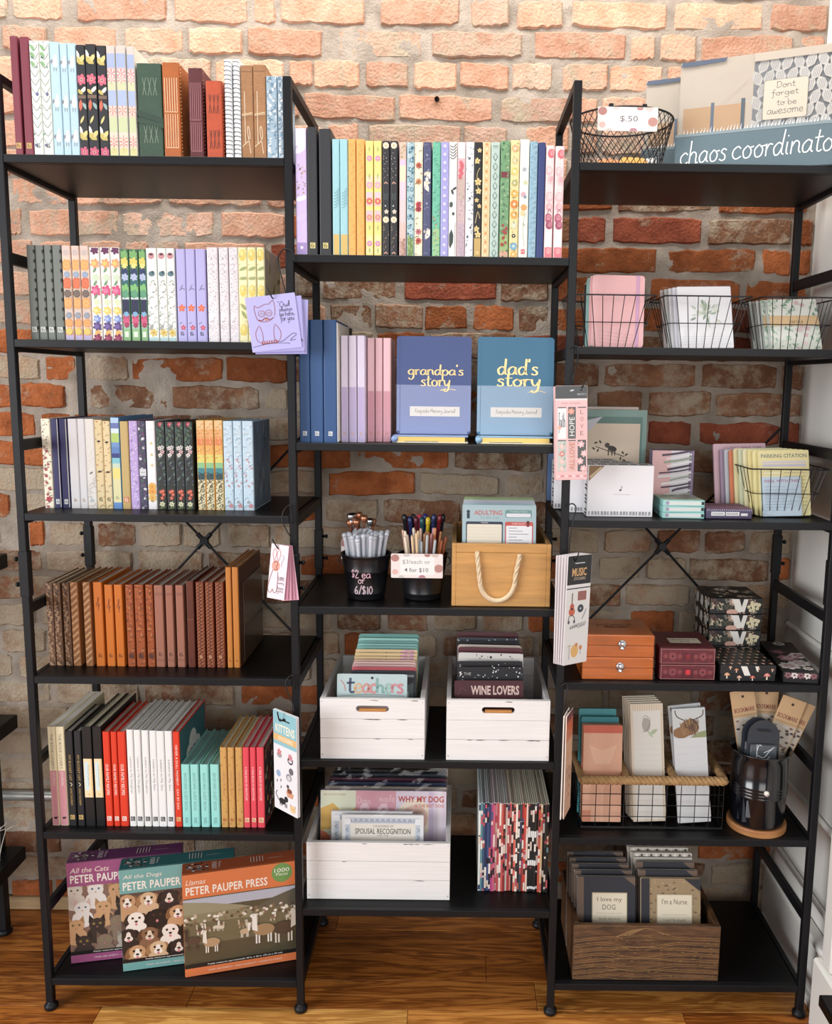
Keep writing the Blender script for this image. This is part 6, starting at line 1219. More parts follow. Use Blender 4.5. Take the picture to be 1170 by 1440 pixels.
# kittens sticker pack
def art_kittens(p, w, h):
    p.rect(-w/2, w/2, 0, h, 'e9e8ec'); p.rect(-w/2, w/2, h*.66, h, '8cc4cf'); p.rect(-w/2, w/2, h*.7, h*.765, 'e8b870'); p.fit('KITTENS', -w*.4, h*.785, w*.42, h*.87, 'f4ecd0', bold=.02); p.fit('STICKERS', -w*.28, h*.712, w*.33, h*.75, 'f6e8cc', bold=.02)
    p.poly(rrect(-w*.22, w*.22, h*.915, h*.928, .001), '1c1c20'); p.rect(-w*.08, w*.05, h*.92, h*.945, '1c1c20')
    p.ell(-w*.25, h*.56, .008, .006, 'a8a4a8', 10); p.flower(-w*.25, h*.59, .007, 'd87a84', None, 5); p.ell(w*.22, h*.545, .0085, .0075, '3a3a40', 12); p.ell(w*.22, h*.54, .006, .0035, 'd8d8dc', 8); p.flower(w*.22, h*.58, .007, 'd88a90', None, 6)
    p.ell(w*.25, h*.44, .007, None, '6c6c72', 10); p.ell(w*.15, h*.37, .0085, .0075, '8a8a92', 10); p.ell(w*.15, h*.365, .0055, None, 'cfcfd6', 10); p.ell(-w*.3, h*.37, .0068, None, '94b0d4', 12)
    for x, z in ((-.38, .27), (-.22, .29), (-.22, .22)): p.poly([(w*x, h*z), (w*x+.004, h*z+.004), (w*x+.001, h*z+.008)], '4a444c')
    p.poly([(w*.02, h*.22), (w*.35, h*.22), (w*.3, h*.17), (w*.08, h*.17)], 'dc9a78'); p.ell(w*.17, h*.235, .008, .005, '8a4a34', 9); p.ell(w*.1, h*.275, .004, None, '5a4a4c', 8)
    p.ell(-w*.15, h*.1, .0105, .0065, '2f3034', 10); p.ell(w*.02, h*.135, .006, None, '2f3034', 10); p.stroke([(-w*.3, h*.1), (-w*.42, h*.15), (-w*.36, h*.19)], .0018, '2f3034')
    for x in (-.26, -.18, -.04, .02): p.rect(w*x, w*x+.0022, h*.05, h*.09, '2f3034')
    p.ell(w*.3, h*.065, .0085, .0075, 'ecc98c', 12); p.ell(w*.27, h*.07, .001, None, '2a2420', 6); p.ell(w*.34, h*.07, .001, None, '2a2420', 6)
    for s in (-1, 1): p.poly([(w*.3+s*.004, h*.09), (w*.3+s*.008, h*.085), (w*.3+s*.0075, h*.115)], 'd8a060')
def sticker(label, w, h, loc, rot, art, col='f0eef0', group='sticker packs'):
    o = card('sticker_pack', label, 'sticker pack', w, h, .0016, col, loc, rot, art, .002, group, glossy=True)
    return o
sticker('white and aqua kittens sticker pack hanging from the left middle post', .071, .199, (.5035, -.0415, .456), (0, 0, -.72), art_kittens)
sticker('second kittens sticker pack hidden close behind the front one', .071, .199, (.5055, -.0375, .4555), (0, 0, -.70), None)
# washi bookmark pack
def art_washi(p, w, h):
    p.rect(-w/2, w/2, 0, h, 'e8b4b4'); p.rect(-w/2, w/2, h*.865, h, '14181f'); p.rect(-w/2, w/2, h*.845, h*.865, 'd8d2d0'); p.fit('live simply', -w*.3, h*.8, w*.28, h*.83, 'b06a78', shear=.2); p.leaf(w*.02, h*.95, .009, .003, .2, 'b8bcc4'); p.fit('P', w*.3, h*.94, w*.36, h*.97, 'd8dce0'); p.fit('CREATIVE CO', w*.18, h*.9, w*.46, h*.92, 'b8bcc4')
    X = [(-.42, -.16), (-.1, .14), (.2, .46)]
    for r, (z0, z1) in enumerate(((.44, .765), (.09, .415))):
        for c, (a, b) in enumerate(X):
            p.rect(w*a, w*b, h*z0, h*z1, [['e6e4e4', '3c4644', 'e6b0b0'], ['b4c6ba', 'dcaaa2', '2f3a36']][r][c]); p.rect(w*a, w*b, h*z1, h*z1+.002, '4a2f38')
    p.hand('faith', -w*.4, h*.5, -w*.18, h*.72, '3a4a5a', .0009); p.flower(-w*.36, h*.56, .004, 'e0a080', None, 5); p.flower(0, h*.73, .006, 'e88a70', 'f0b8a0', 6); p.fit('HOPE', -w*.06, h*.47, w*.1, h*.67, 'e8e4da', rot=2)
    for i, ch in enumerate('LOVE'): p.fit(ch, w*.28, h*(.7-i*.075), w*.38, h*(.745-i*.075), '8a6a60')
    for f in (.12, .2, .28, .36): p.flower(-w*.29, h*f, .006, 'd87a70' if f in (.28,) else 'e8b8b0', 'f2d8cc', 6); p.leaf(-w*.22, h*f+.004, .008, .003, 1, '8aa898')
    p.fit('ALL LOVE', -w*.06, h*.11, w*.1, h*.4, 'c8604c', rot=2)
    for x, f in ((.3, .38), (.4, .28), (.27, .2), (.38, .12)): p.flower(w*x, h*f, .0065, 'e8b0b0', 'f2d4d0', 6)
    for i in range(8): p.ell(w*(-.4+.12*i), h*.04, .003, .0022, 'd8848c' if i % 2 else 'f0cccc', 7)
sticker('pink washi bookmark pack reading hope and love on the right post', .0585, .171, (1.033, -.0235, 1.1025), (0, -.03, 0), art_washi, 'e8c4c4')
sticker('second pink washi pack offset behind the front one', .0585, .171, (1.0312, -.0205, 1.1018), (0, -.035, 0), None, 'd8b8b8')
# music sticker packs
def art_music(p, w, h):
    p.rect(-w/2, w/2, 0, h, 'e8e6e6'); p.rect(-w/2, w/2, h*.735, h, '1a1d24'); p.rect(-w/2, w/2, h*.695, h*.705, '1a1d24'); p.poly(rrect(-w*.2, w*.22, h*.925, h*.933, .0008), 'd8d8dc'); p.fit('MUSIC', -w*.3, h*.81, w*.3, h*.885, 'e8b470', bold=.02); p.fit('STICKERS', -w*.22, h*.775, w*.26, h*.8, 'd8c0a8')
    p.rect(-w*.27, -w*.22, h*.56, h*.66, '8a7a70'); p.ell(-w*.24, h*.535, .0055, .006, 'c8583c', 10); p.ell(-w*.24, h*.49, .0078, .0085, 'd0603c', 12); p.ell(-w*.24, h*.515, .0026, None, '2a1a16', 8)
    p.poly(rrect(-w*.02, w*.34, h*.585, h*.67, .002), 'a0645c'); p.ell(w*.12, h*.51, .0078, None, '3a4650', 14); p.ell(w*.12, h*.51, .002, None, 'c8ccd0', 8); p.stroke([(w*.2, h*.41), (w*.28, h*.45), (w*.36, h*.5)], .0022, '7a9098')
    p.stroke([(-w*.36, h*.4), (-w*.34, h*.445), (-w*.22, h*.455), (-w*.12, h*.43), (-w*.12, h*.4)], .0018, '4a5060'); p.ell(-w*.35, h*.395, .0026, .0036, '4a5060', 8); p.ell(-w*.12, h*.395, .0026, .0036, '4a5060', 8)
    for i in range(4): p.stroke([(-w*.3, h*(.33+.008*i)), (0, h*(.345+.008*i)), (w*.38, h*(.36+.008*i))], .0006, '5a5a60')
    for i in range(8): p.ell(w*(-.26+.08*i), h*(.335+.006*(i % 4)), .0014, None, '33333a', 6)
    p.ell(-w*.05, h*.12, .0095, .0125, 'e8b45c', 12); p.ell(w*.02, h*.175, .004, None, 'd88a4c', 8); p.ell(w*.2, h*.145, .004, .0046, 'd8843c', 8); p.rect(-w*.28, -w*.26, h*.05, h*.17, '8a8480'); p.ell(-w*.28, h*.175, .005, .0012, 'c8b070', 8); p.rect(w*.2, w*.22, h*.08, h*.13, '8a8480')
for i in range(5):
    sticker(('front' if i == 0 else ('second', 'third', 'fourth', 'rearmost')[i-1])+' white music sticker pack hanging on the right post', .06, .206, (1.0475-.0036*i, -.042+.0042*i, .759-.0002*i), (0, .028-.008*i, .62), art_music if i == 0 else None, 'ece6e8', 'music sticker packs')
# orange bookmark packs seen almost edge-on
def art_kraft(p, w, h):
    p.rect(-w/2, w/2, 0, h, 'dcb094'); p.rect(-w/2, w/2, h*.74, h*.95, 'd8683c'); p.rect(-w/2, w/2, h*.93, h, '8a3030'); p.rect(-w/2, w/2, h*.55, h*.74, 'd8a880')
    for i in range(4): p.stroke([(-w*.2, h*(.42-i*.09)), (w*.1, h*(.46-i*.09)), (w*.3, h*(.4-i*.09))], .002, '8a5a40')
sticker('front orange and kraft bookmark pack hanging almost edge-on at right post', .055, .205, (1.0445, -.024, .452), (0, 0, 1.22), art_kraft, 'efdfd4', 'orange bookmark packs')
sticker('second orange bookmark pack hanging almost edge-on at right post', .055, .205, (1.0375, -.026, .4515), (0, .02, 1.26), None, 'f0e6de', 'orange bookmark packs')
# ================================================================ RIGHT BAY
R1, R2, R3, R4, R5, R6 = [z+.0007 for z in ZL]
def stuffpart(o): o['kind'] = 'stuff'; return o
# ---------------------------------------------------------------- top right shelf
t = thing('wire_basket', 'round black diamond-mesh wire basket on the top right shelf', 'basket', (1.127, .128, R1))
r0, r1, H = .072, .0965, .104
mb = MB()
for s in (-1, 1):
    for k in range(40):
        a0 = 2*PI*k/40; mb.tube([((r0+(r1-r0)*u)*math.cos(a0+s*u*.85), (r0+(r1-r0)*u)*math.sin(a0+s*u*.85), .001+(H-.002)*u) for u in [j/9 for j in range(10)]], .00075, 4, caps=False)
stuffpart(mb.obj('mesh_wires', M_WIRE, t))
MB().tube([(r1*math.cos(a), r1*math.sin(a), H) for a in [2*PI*k/40 for k in range(40)]], .0019, 8, closed=True).obj('rim', M_WIRE, t, smooth=True)
MB().tube([(r0*math.cos(a), r0*math.sin(a), .0015) for a in [2*PI*k/32 for k in range(32)]], .0015, 8, closed=True).obj('base_ring', M_WIRE, t, smooth=True)
mb = MB()
for k in range(6): mb.tube([(r0*math.cos(PI*k/6), r0*math.sin(PI*k/6), .0012), (-r0*math.cos(PI*k/6), -r0*math.sin(PI*k/6), .0012)], .0008, 4)
stuffpart(mb.obj('base_wires', M_WIRE, t))
o = card('price_sign', 'small floral price sign reading $.50 clipped to the round wire basket', 'sign', .1075, .041, .0015, 'efe0dc', (1.1205, .0268, R1+.0602), (.0, .006, 0), art_sign([('$.50', -.13, .36, .17, .64, '6a6468')]))
for sx in (-.03, .03): MB().bbox(sx-.004, sx+.004, .0005, .0085, .036, .0475, .001).obj('clip', M_WIRE, o)
for i, (x, y, w, h, c, rz, lab) in enumerate(((1.147, .085, .055, .030, 'e3a24a', .1, 'orange rounded sticker lying in the round basket'), (1.098, .088, .045, .026, 'd8884c', -.2, 'small rust orange sticker in the round basket'), (1.163, .115, .05, .036, 'c9c6c8', -.5, 'grey and white patterned sticker in the round basket'), (1.118, .12, .05, .032, 'd8cfc4', .4, 'cream sticker at the back of the round basket'))):
    card('loose_sticker', lab, 'sticker', w, h, .0012, c, (x, y, R1+.004), (-.35, 0, rz), (art_spots(c, ['3a3a44', '6a6a74'], 5, False) if i == 2 else None), h*.42, 'stickers in the round basket')
def art_cal(p, w, h):
    p.rect(0, w, 0, h, 'b5a999')
    q = random.Random(6)
    for i in range(26):
        cx, cz = q.uniform(.0, w*.42), q.uniform(h*.4, h)
        p.stroke([(cx-.012, cz-.006), (cx, cz+.004), (cx+.012, cz+.012)], .0006, 'b9ab9a')
    p.rect(.008, .12, h*.38, h*.60, 'b4906a'); p.rect(.058, .064, h*.38, h*.63, '5a6878'); p.rect(.112, .119, h*.38, h*.64, '4f5c68')
    X0 = .132; p.rect(X0, w, h*.36, h*.93, '74767a')
    for i in range(9):
        for j in range(6):
            cx = X0+.006+i*.020+(j % 2)*.010; cz = h*.38+j*.021
            p.leaf(cx, cz, .03, .017, 1.1 if (i+j) % 2 else 2.0, 'b5b2ad')
            for k in range(4): p.stroke([(cx-.006+k*.003, cz-.008), (cx-.003+k*.003, cz+.008)], .0006, '6c6e72', smooth=False)
    p.rect(X0, w, h*.93, h, 'b5a999'); p.poly(rrect(X0+.018, X0+.094, h*.43, h*.76, .004), '8a8478'); p.poly(rrect(X0+.019, X0+.093, h*.433, h*.757, .004), 'c6bba8')
    for s, z, a, b in (('Dont', .69, .04, .072), ('forget', .605, .032, .078), ('to be', .545, .042, .076), ('awesome', .475, .026, .088)): p.hand(s, X0+a, h*z, X0+b, h*(z+(.072 if s == 'forget' else .05 if s != 'awesome' else .035)), '4a4a4a', .0009)
    p.poly([(0, h*.96), (.004, h), (.085, h), (.08, h*.965), (.02, h*.955)], '4a566a')
def calendar(x, y, ang, label, full=True):
    w, h = .295, .206
    o = thing('desk_calendar', label, 'calendar', (x, y, R1), math.radians(ang), 'shrink-wrapped desk calendars')
    MB().prism(rrect(0, w, 0, h, .006, 4), .010, .030).obj('calendar_pad', plain('ada191', .5), o)
    p = Pr(.0005, w-.0005, .0005, h-.0005); art_cal(p, w, h); p.obj('pad_print', o, (0, .010, 0), m=INK, y=-.0003)
    MB().bbox(-.004, w+.002, 0, .009, 0, .0765, .0015).obj('title_band', plain('5a6c74', .45), o)
    p = Pr(-.003, w+.001, .001, .0755); p.rect(-.004, w+.002, .071, .0755, '7f9096')
    p.hand('chaos', .006, .0215, .092, .0625, 'e9eef0', .0023, tilt=.002, slant=.12); p.hand('coordinator', .1, .0235, .288, .067, 'e9eef0', .0023, tilt=.001, slant=.12)
    p.obj('band_lettering', o, y=-.0003)
    MB().box(-.003, w+.001, .0085, .0089, .074, h+.001).obj('shrink_wrap', FILM, o)
    rr = random.Random(3); mb = MB()
    for i in range(46):
        x0 = .01+i*.006; mb.add([(x0, .0082, .0772), (x0+.0022, .0082, .0772), (x0+.003+rr.uniform(-.002, .002), .0075, .0835+rr.uniform(0, .006))], [(0, 1, 2)])
    stuffpart(mb.obj('film_crimp', plain('e4eaf0', .2), o))
calendar(1.2287, .106, -24, 'shrink-wrapped chaos coordinator desk calendar at front of top right shelf')
calendar(1.185, .205, -22, 'second chaos coordinator calendar mostly hidden behind the front one')

# ---------------------------------------------------------------- flared wire baskets
def flared(label, cx, y0, z, w=.163, wb=.112, d=.145, db=.1, h=.0957, group='flared black wire baskets', rz=0):
    t = thing('wire_basket', label, 'basket', (cx, y0+d/2, z), rz, group)
    def ring(u, zz): a = (wb+(w-wb)*u)/2; b = (db+(d-db)*u)/2; return [(-a, -b, zz), (a, -b, zz), (a, b, zz), (-a, b, zz)]
    def rr(u, zz):
        a = (wb+(w-wb)*u)/2; b = (db+(d-db)*u)/2; return [(x, y, zz) for x, y in rrect(-a, a, -b, b, .008, 2)]
    MB().tube(rr(1, h), .0014, 6, closed=True).obj('rim', M_WIRE, t); MB().tube(rr(.48, h*.49), .0009, 5, closed=True).obj('middle_wire', M_WIRE, t); MB().tube(rr(0, .0012), .0012, 6, closed=True).obj('base_wire', M_WIRE, t)
    mb = MB()
    for n, sx in ((8, 0), (7, 1)):
        for s in (-1, 1):
            for k in range(1, n):
                u = -1+2*k/n
                if sx == 0: mb.tube([(u*wb/2, s*db/2, .001), (u*w/2, s*d/2, h)], .00075, 4)
                else: mb.tube([(s*wb/2, u*db/2, .001), (s*w/2, u*d/2, h)], .00075, 4)
    for k in range(1, 8): u = -1+2*k/8; mb.tube([(u*wb/2, -db/2, .0008), (u*wb/2, db/2, .0008)], .0007, 4)
    stuffpart(mb.obj('upright_wires', M_WIRE, t)); return t
flared('left flared wire basket of pink journals on the second right shelf', 1.108, .03, R2)
flared('middle flared wire basket of white cards on the second right shelf', 1.2845, .03, R2)
flared('right flared wire basket of green floral cards on the second right shelf', 1.456, .03, R2, w=.148, wb=.108)
def journal_pb(label, w, h, th, col, loc, rot, group, art=None, band=None, edge='e8e0d8'):
    o = thing('notebook', label, 'notebook', loc, group=group, rot=rot)
    rr_plate(w, h, .0012, .006).obj('front_cover', plain(col, .5), o); MB().prism(rrect(-w/2, w/2, 0, h, .006, 3), th-.0012, th).obj('back_cover', plain(col, .5), o)
    MB().box(-w/2+.001, w/2-.002, .0012, th-.0012, .001, h-.001).obj('pages', plain(edge, .8), o)
    if band: MB().bbox(w*.34, w*.40, -.0012, 0, 0, h, .0003).obj('elastic_band', plain(band, .6), o)
    if art:
        p = Pr(-w/2+.0005, w/2-.0005, .0005, h-.0005); art(p, w, h); p.obj('cover_print', o, y=-.0002)
    return o
zb = R2+.0025; g = 'journals in the left flared basket'
def art_pinkj(p, w, h):
    for i in range(4): p.stroke([(-w*.36, h*(.22-i*.05)), (0, h*(.19-i*.05)), (w*.3, h*(.17-i*.04))], .0006, 'dba0a2')
    p.flower(-w*.02, h*.68, .003, 'e0c8c4', None, 5)
journal_pb('front pink notebook with elastic in the left flared basket', .0985, .134, .010, 'eab6b8', (1.122, .058, zb), (-.10, .01, 0), g, art_pinkj, 'cda0c0')
journal_pb('second pink notebook behind the front pink one', .0985, .134, .008, 'eebabb', (1.1195, .070, zb), (-.10, .01, 0), g)
journal_pb('front teal notebook behind the pink ones', .0985, .132, .007, '8fb8b2', (1.117, .080, zb), (-.10, .01, 0), g, None, None, 'cfe0dc')
journal_pb('second teal notebook behind the pink ones', .0985, .132, .007, 'a4c8c2', (1.116, .089, zb), (-.10, .01, 0), g)
journal_pb('black notebook at the back of the left flared basket', .0985, .124, .008, '17171a', (1.1135, .098, zb), (-.10, .01, 0), g)
def art_sprig(p, w, h):
    p.rect(-w/2, w/2, 0, h, 'e9e8ec'); q = random.Random(4)
    for i in range(34): a = q.uniform(0, 6.28); r = q.uniform(.2, 1); p.leaf(w*.02+w*.3*r*math.cos(a), h*.55+h*.2*r*math.sin(a), .014, .0045, a, q.choice(['b8c4b4', 'a4b4a0', 'ccd4c4', 'd8dcc8', '8a9a8c']))
    for i in range(4): p.rect(-w*.5, w*.5, h*(.06+.04*i), h*(.06+.04*i)+.0006, 'd0ced2')
g = 'card sets in the middle flared basket'
for i in range(5):
    o = card('card_set', ('front', 'second', 'third', 'fourth', 'rearmost')[i]+' white card set in the middle flared basket', 'card set', .102, .122, .008, ['e6e5ea', 'dddce2', 'e2e0e0', 'd8dad6', 'e0d0cc'][i], (1.2905-.0045*i, .052+.0115*i, zb), (-.30, -.02-.008*i, 0), art_sprig if i == 0 else None, .0015, g)
    mb = MB(); rr = random.Random(i); n = 9
    V = [(-.056+.112*k/n, -.002+rr.uniform(-.002, .003), .002+rr.uniform(0, .003)) for k in range(n+1)]+[(-.056+.112*k/n, .001+rr.uniform(-.004, .008), .122+rr.uniform(.002, .014)) for k in range(n+1)]
    mb.add(V, [(k, k+1, n+2+k, n+1+k) for k in range(n)]); mb.obj('cellophane', FILM, o)
def art_greenfl(p, w, h):
    p.rect(-w/2, w/2, 0, h, 'e2e4da'); q = random.Random(8)
    for x0, c in ((-.5, '8fb29a'), (-.2, '9cbca0'), (.32, '8fb29a')):
        for i in range(40): p.leaf(w*(x0+.22*q.random()), h*q.random(), .009, .004, q.uniform(0, 6), q.choice([c, 'b8d0bc', '7a9c84', 'cfdcc8']))
    for i in range(16): p.flower(w*(.02+.25*q.random()), h*q.random(), .005, q.choice(['dcb4b4', 'e8ccc8', 'd8c4c0']), None, 5)
    p.rect(-w/2, w/2, h*.46, h*.66, 'd9b684'); p.hand('Cards', -w*.12, h*.51, w*.18, h*.6, '5a4630', .0009)
    for i in range(5): p.rect(-w/2, w/2, h*(.03+.035*i), h*(.03+.035*i)+.0006, 'c4ccc0')
g = 'card sets in the right flared basket'
for i in range(4):
    o = card('card_set', ('front', 'second', 'third', 'rearmost')[i]+' floral card set with kraft band in the right flared basket', 'card set', .094, .105, .012, ['dfe4da', 'd4dcd0', 'd8d6d0', 'c8ccc4'][i], (1.461-.006*i, .052+.0165*i, zb), (-.42, -.02, 0), art_greenfl if i < 2 else None, .0015, g)
    mb = MB(); rr = random.Random(20+i); n = 10
    V = [(-.054+.108*k/n, -.002+rr.uniform(-.002, .003), .002+rr.uniform(0, .003)) for k in range(n+1)]+[(-.054+.108*k/n, .001+rr.uniform(-.004, .01), .105+rr.uniform(.002, .022)) for k in range(n+1)]
    mb.add(V, [(k, k+1, n+2+k, n+1+k) for k in range(n)]); mb.obj('cellophane', FILM, o)

# ---------------------------------------------------------------- third right shelf
def keys_v(p, x0, x1, z0, z1, n):
    p.rect(x0, x1, z0, z1, 'e9e8ea')
    for i in range(n):
        z = z0+(z1-z0)*(i+.5)/n
        if i % 7 not in (2, 6): p.rect(x0+(x1-x0)*.35, x1, z-(z1-z0)/n*.28, z+(z1-z0)/n*.28, '1c1c20')
def piano(x, y, label, badge):
    w, h, d = .127, .0995, .044; o = thing('notecard_box', label, 'box', (x, y, R3), group='piano key notecard boxes')
    MB().bbox(0, w, 0, d, 0, h, .0008).obj('box', plain('e2e0e4', .45), o)
    p = Pr(.0006, w-.0006, .0006, h-.0006)
    for i in range(20): p.rect(.003+i*.0061, .003+i*.0061+(.0045 if i % 3 else .0032), .0035, .0105, '9a9aa0')
    if badge:
        p.poly([(.002, h-.001), (.032, h-.001), (.002, h-.031)], '8a6a44'); p.stroke([(.004, h-.024), (.026, h-.004)], .004, 'cbb48e', smooth=False)
        p.ell(w*.50, h*.52, .0022, .0017, '2a2a2e', 8, .4); p.stroke([(w*.5+.0018, h*.52), (w*.5+.0018, h*.6), (w*.5+.0045, h*.57)], .0007, '2a2a2e', smooth=False); p.fit("You're music to my ears", w*.4, h*.425, w*.65, h*.45, '8a8a90')
    p.obj('front_print', o, y=-.0002)
    q = Pr(.001, d-.001, .001, h-.001); keys_v(q, .001, d*.97, .002, h-.002, 14); q.obj('side_print', o, (-.0002, d, 0), (0, 0, -PI/2), y=-.0002)
    tp = Pr(.001, w-.001, .001, d-.001); tp.rect(0, w, 0, d, 'e9e8ea')
    for i in range(21):
        if i % 7 not in (2, 6): tp.rect(.004+i*.0058, .0075+i*.0058, d*.12, d*.6, '1c1c20')
    wrap_print(tp, 'top_print', o, lambda a, b, k: (a, b, h+.0003+k))
piano(1.0735, .047, 'front piano key notecard box with brown corner badge', True); piano(1.047, .0975, 'middle piano key notecard box standing behind the front one', False); piano(1.0205, .148, 'rear piano key notecard box beside the post', False)
def art_sloth(p, w, h):
    p.rect(-w/2, w/2, 0, h, '7d9d96'); p.rect(-w*.47, w*.44, h*.04, h*.93, '5f8079'); p.rect(-w*.5, w*.41, h*.06, h*.86, 'd8c4ac'); p.poly([(-w*.5, h*.86), (-w*.12, h*.93), (-w*.3, h*.78), (-w*.5, h*.7)], 'c8c8d0')
    p.stroke([(-w*.2, h*.62), (-.0, h*.57), (w*.12, h*.54), (w*.2, h*.52)], .0016, '2f2622'); p.ell(w*.03, h*.6, .010, .006, '3a302c', 10, -.3); p.ell(-w*.04, h*.635, .0055, None, '4a3f38', 9)
    for x in (-.03, .02, .06): p.rect(w*x, w*x+.0024, h*.53, h*.59, '3a302c')
    for x, z in ((-.2, .66), (-.17, .58), (-.23, .6), (-.14, .67), (.18, .56), (.2, .48), (.15, .5), (.23, .54)): p.leaf(w*x, h*z, .009, .0035, x*30, '2f2622')
def stand_box(name, label, x0, y, w, h, d, col, z, art, cat='box', group=None, side=None):
    o = thing(name, label, cat, (x0+w/2, y, z), group=group); MB().bbox(-w/2, w/2, 0, d, 0, h, .0008).obj('box', plain(col, .45), o)
    p = Pr(-w/2+.0006, w/2-.0006, .0006, h-.0006)
    if art: art(p, w, h); p.obj('front_print', o, y=-.0002)
    return o
stand_box('notecard_box', 'green notecard box with a sloth on a branch', 1.066, .2, .1495, .2005, .026, 'c9d2cc', R3, art_sloth); stand_box('notecard_box', 'pale box just behind the sloth notecard box', 1.056, .238, .149, .206, .02, 'd8c8c0', R3, lambda p, w, h: p.rect(-w*.48, w*.48, h*.03, h*.97, '8a6a64'))
stand_box('notecard_box', 'narrow blue box behind the piano boxes beside the post', 1.0195, .268, .034, .108, .018, '5f7ca8', R3, None)
def art_abs(p, w, h):
    p.rect(-w/2, w/2, 0, h, 'dcdae2'); p.rect(-w/2, -w*.05, h*.12, h, 'e8b6b6'); p.rect(w*.38, w*.5, 0, h, '8a7a98'); p.rect(-w/2, w*.0, 0, h*.1, '3a3444'); q = random.Random(3)
    for i in range(15): z = h*(.95-i*.06); a = q.uniform(-.35, 0); p.stroke([(w*a, z-.004), (w*.1, z), (w*.44, z+.006)], .0032 if i % 2 else .0045, ['5a4a5c', 'e9e6ea', '9aa890', 'f0eef0', '4a3c50'][i % 5])
stand_box('notecard_box', 'upright box with pink, white and violet brush strokes', 1.2185, .15, .0855, .122, .028, '8a7a9c', R3, art_abs)
for i in range(3):
    o = thing('notecard_box', ('bottom', 'middle', 'top')[i]+' of three aqua boxes lying in a stack', 'box', (1.2575, .036, R3+.0118*i), (-.03, .02, -.01)[i], 'stack of aqua boxes')
    MB().bbox(-.04, .04, 0, .085, 0, .0115, .0006).obj('box', plain('8ec4bf', .4), o)
    p = Pr(-.0392, .0392, .0006, .0109); p.rect(-.03, .033, .0022, .0093, 'd5dbd8'); p.rect(-.0385, -.03, 0, .012, '9ed0ca'); p.flower(-.031, .006, .004, 'a08ab0', None, 5); p.rect(.034, .039, .003, .009, '2a2a30'); p.obj('front_print', o, y=-.0002)
    if i == 2:
        q = Pr(-.038, .038, .002, .083); q.rect(-.04, .04, 0, .085, 'b9cdb4'); rr = random.Random(2)
        for k in range(30): q.flower(rr.uniform(-.036, .036), rr.uniform(.004, .08), .006, rr.choice(['dfe6d8', '7fb0a4', 'c8a8b8', '8a9a70']), None, 5)
        wrap_print(q, 'lid_print', o, lambda a, b, k: (a, b, .0117+k))
o = thing('notecard_box', 'flat dark violet box with white labels beside the aqua stack', 'box', (1.3455, .038, R3), 0)
MB().bbox(-.0445, .0445, 0, .08, 0, .0192, .0008).obj('box', plain('3f3556', .35), o); p = Pr(-.044, .044, .0005, .0187); p.rect(-.034, -.008, .006, .0135, 'e4e2e4'); p.rect(-.006, .02, .006, .0135, 'e4e2e4'); p.rect(.023, .036, .006, .011, 'd8d6d8')
for k in range(9): p.rect(-.032+k*.0025, -.031+k*.0025, .0075, .012, '5a5a62'); p.rect(-.004+k*.0025, -.003+k*.0025, .0075, .012, '5a5a62')
for k in range(22): p.stroke([(-.042+k*.004, .0155), (-.040+k*.004, .0186)], .0009, 'cfc4dc', smooth=False)
p.obj('front_print', o, y=-.0002); q = Pr(-.044, .044, .0005, .0795); q.rect(-.05, .05, 0, .1, '8a5a74')
for k in range(8): q.stroke([(-.044, .008+k*.009), (0, .012+k*.009), (.044, .007+k*.009)], .003, ['c88aa4', '5a3a5c', 'd8b4c0', '6a4a6c'][k % 4])
wrap_print(q, 'lid_print', o, lambda a, b, k: (a, b, .0195+k))
flared('flared wire basket of notepads on the third right shelf', 1.4625, .046, R3, w=.155, wb=.106, d=.15)
def art_parking(p, w, h):
    p.rect(-w/2, w/2, 0, h, 'e9dd9c'); p.fit('PARKING CITATION', -w*.44, h*.885, w*.46, h*.945, '8a8a7c', bold=.03); p.rect(-w*.42, w*.44, h*.80, h*.835, 'd4cbd8'); p.rect(-w*.42, w*.44, h*.75, h*.785, 'c4c4dc')
    for i in range(11):
        z = h*(.70-i*.055); p.rect(-w*.4, -w*.08, z, z+.0022, 'f4eecc'); p.rect(w*.0, w*.44, z, z+.0022, 'cfc488')
def art_deal(p, w, h):
    p.rect(-w/2, w/2, 0, h, 'bfd4e4'); p.fit('DEAL WITH THIS', -w*.43, h*.86, w*.44, h*.93, 'b07a98', bold=.03)
    for i in range(9): p.rect(-w*.42, w*(.1+.3*((i*3) % 4)/3), h*(.74-i*.075), h*(.74-i*.075)+.0012, '9ab4cc')
def art_help(p, w, h): p.rect(-w/2, w/2, 0, h, 'dcb4c0'); p.fit("I CAN'T HELP THIS", -w*.3, h*.93, w*.42, h*.955, '6a4a58'); p.fit('MISS SMILEY', -w*.3, h*.875, w*.44, h*.915, '4a3440', bold=.02)
pads = [('d4c4cc', 'e9dd9c', 'front yellow parking citation notepad'), ('', 'ece2a8', 'second yellow notepad behind the parking citation'), ('', 'e6d89c', 'third yellow notepad behind the parking citation'), ('', 'e8e0b8', 'cream notepad in the notepad basket'), ('', 'd0d4b4', 'pale green notepad in the notepad basket'), ('', 'e4d8a8', 'straw coloured notepad in the notepad basket'), ('', 'd8825c', 'orange notepad in the notepad basket'), ('', 'c4ccd4', 'pale grey-blue notepad in the notepad basket'), ('', 'a890a4', 'mauve notepad in the notepad basket'), ('', 'dcb4c0', 'rear pink notepad with rows of small writing')]
for i, (_, c, lab) in enumerate(pads):
    k = i/9; big = i == 9
    card('notepad', lab, 'notepad', .100 if not big else .108, .129-.004*(i > 5)+(.010 if big else 0), .0062, c, (1.4665-.0062*i, .070+.0105*i, R3+.0026), (-.20, -.03, 0), {0: art_parking, 9: art_help}.get(i), .004 if not big else .002, 'notepads in the third right shelf basket')
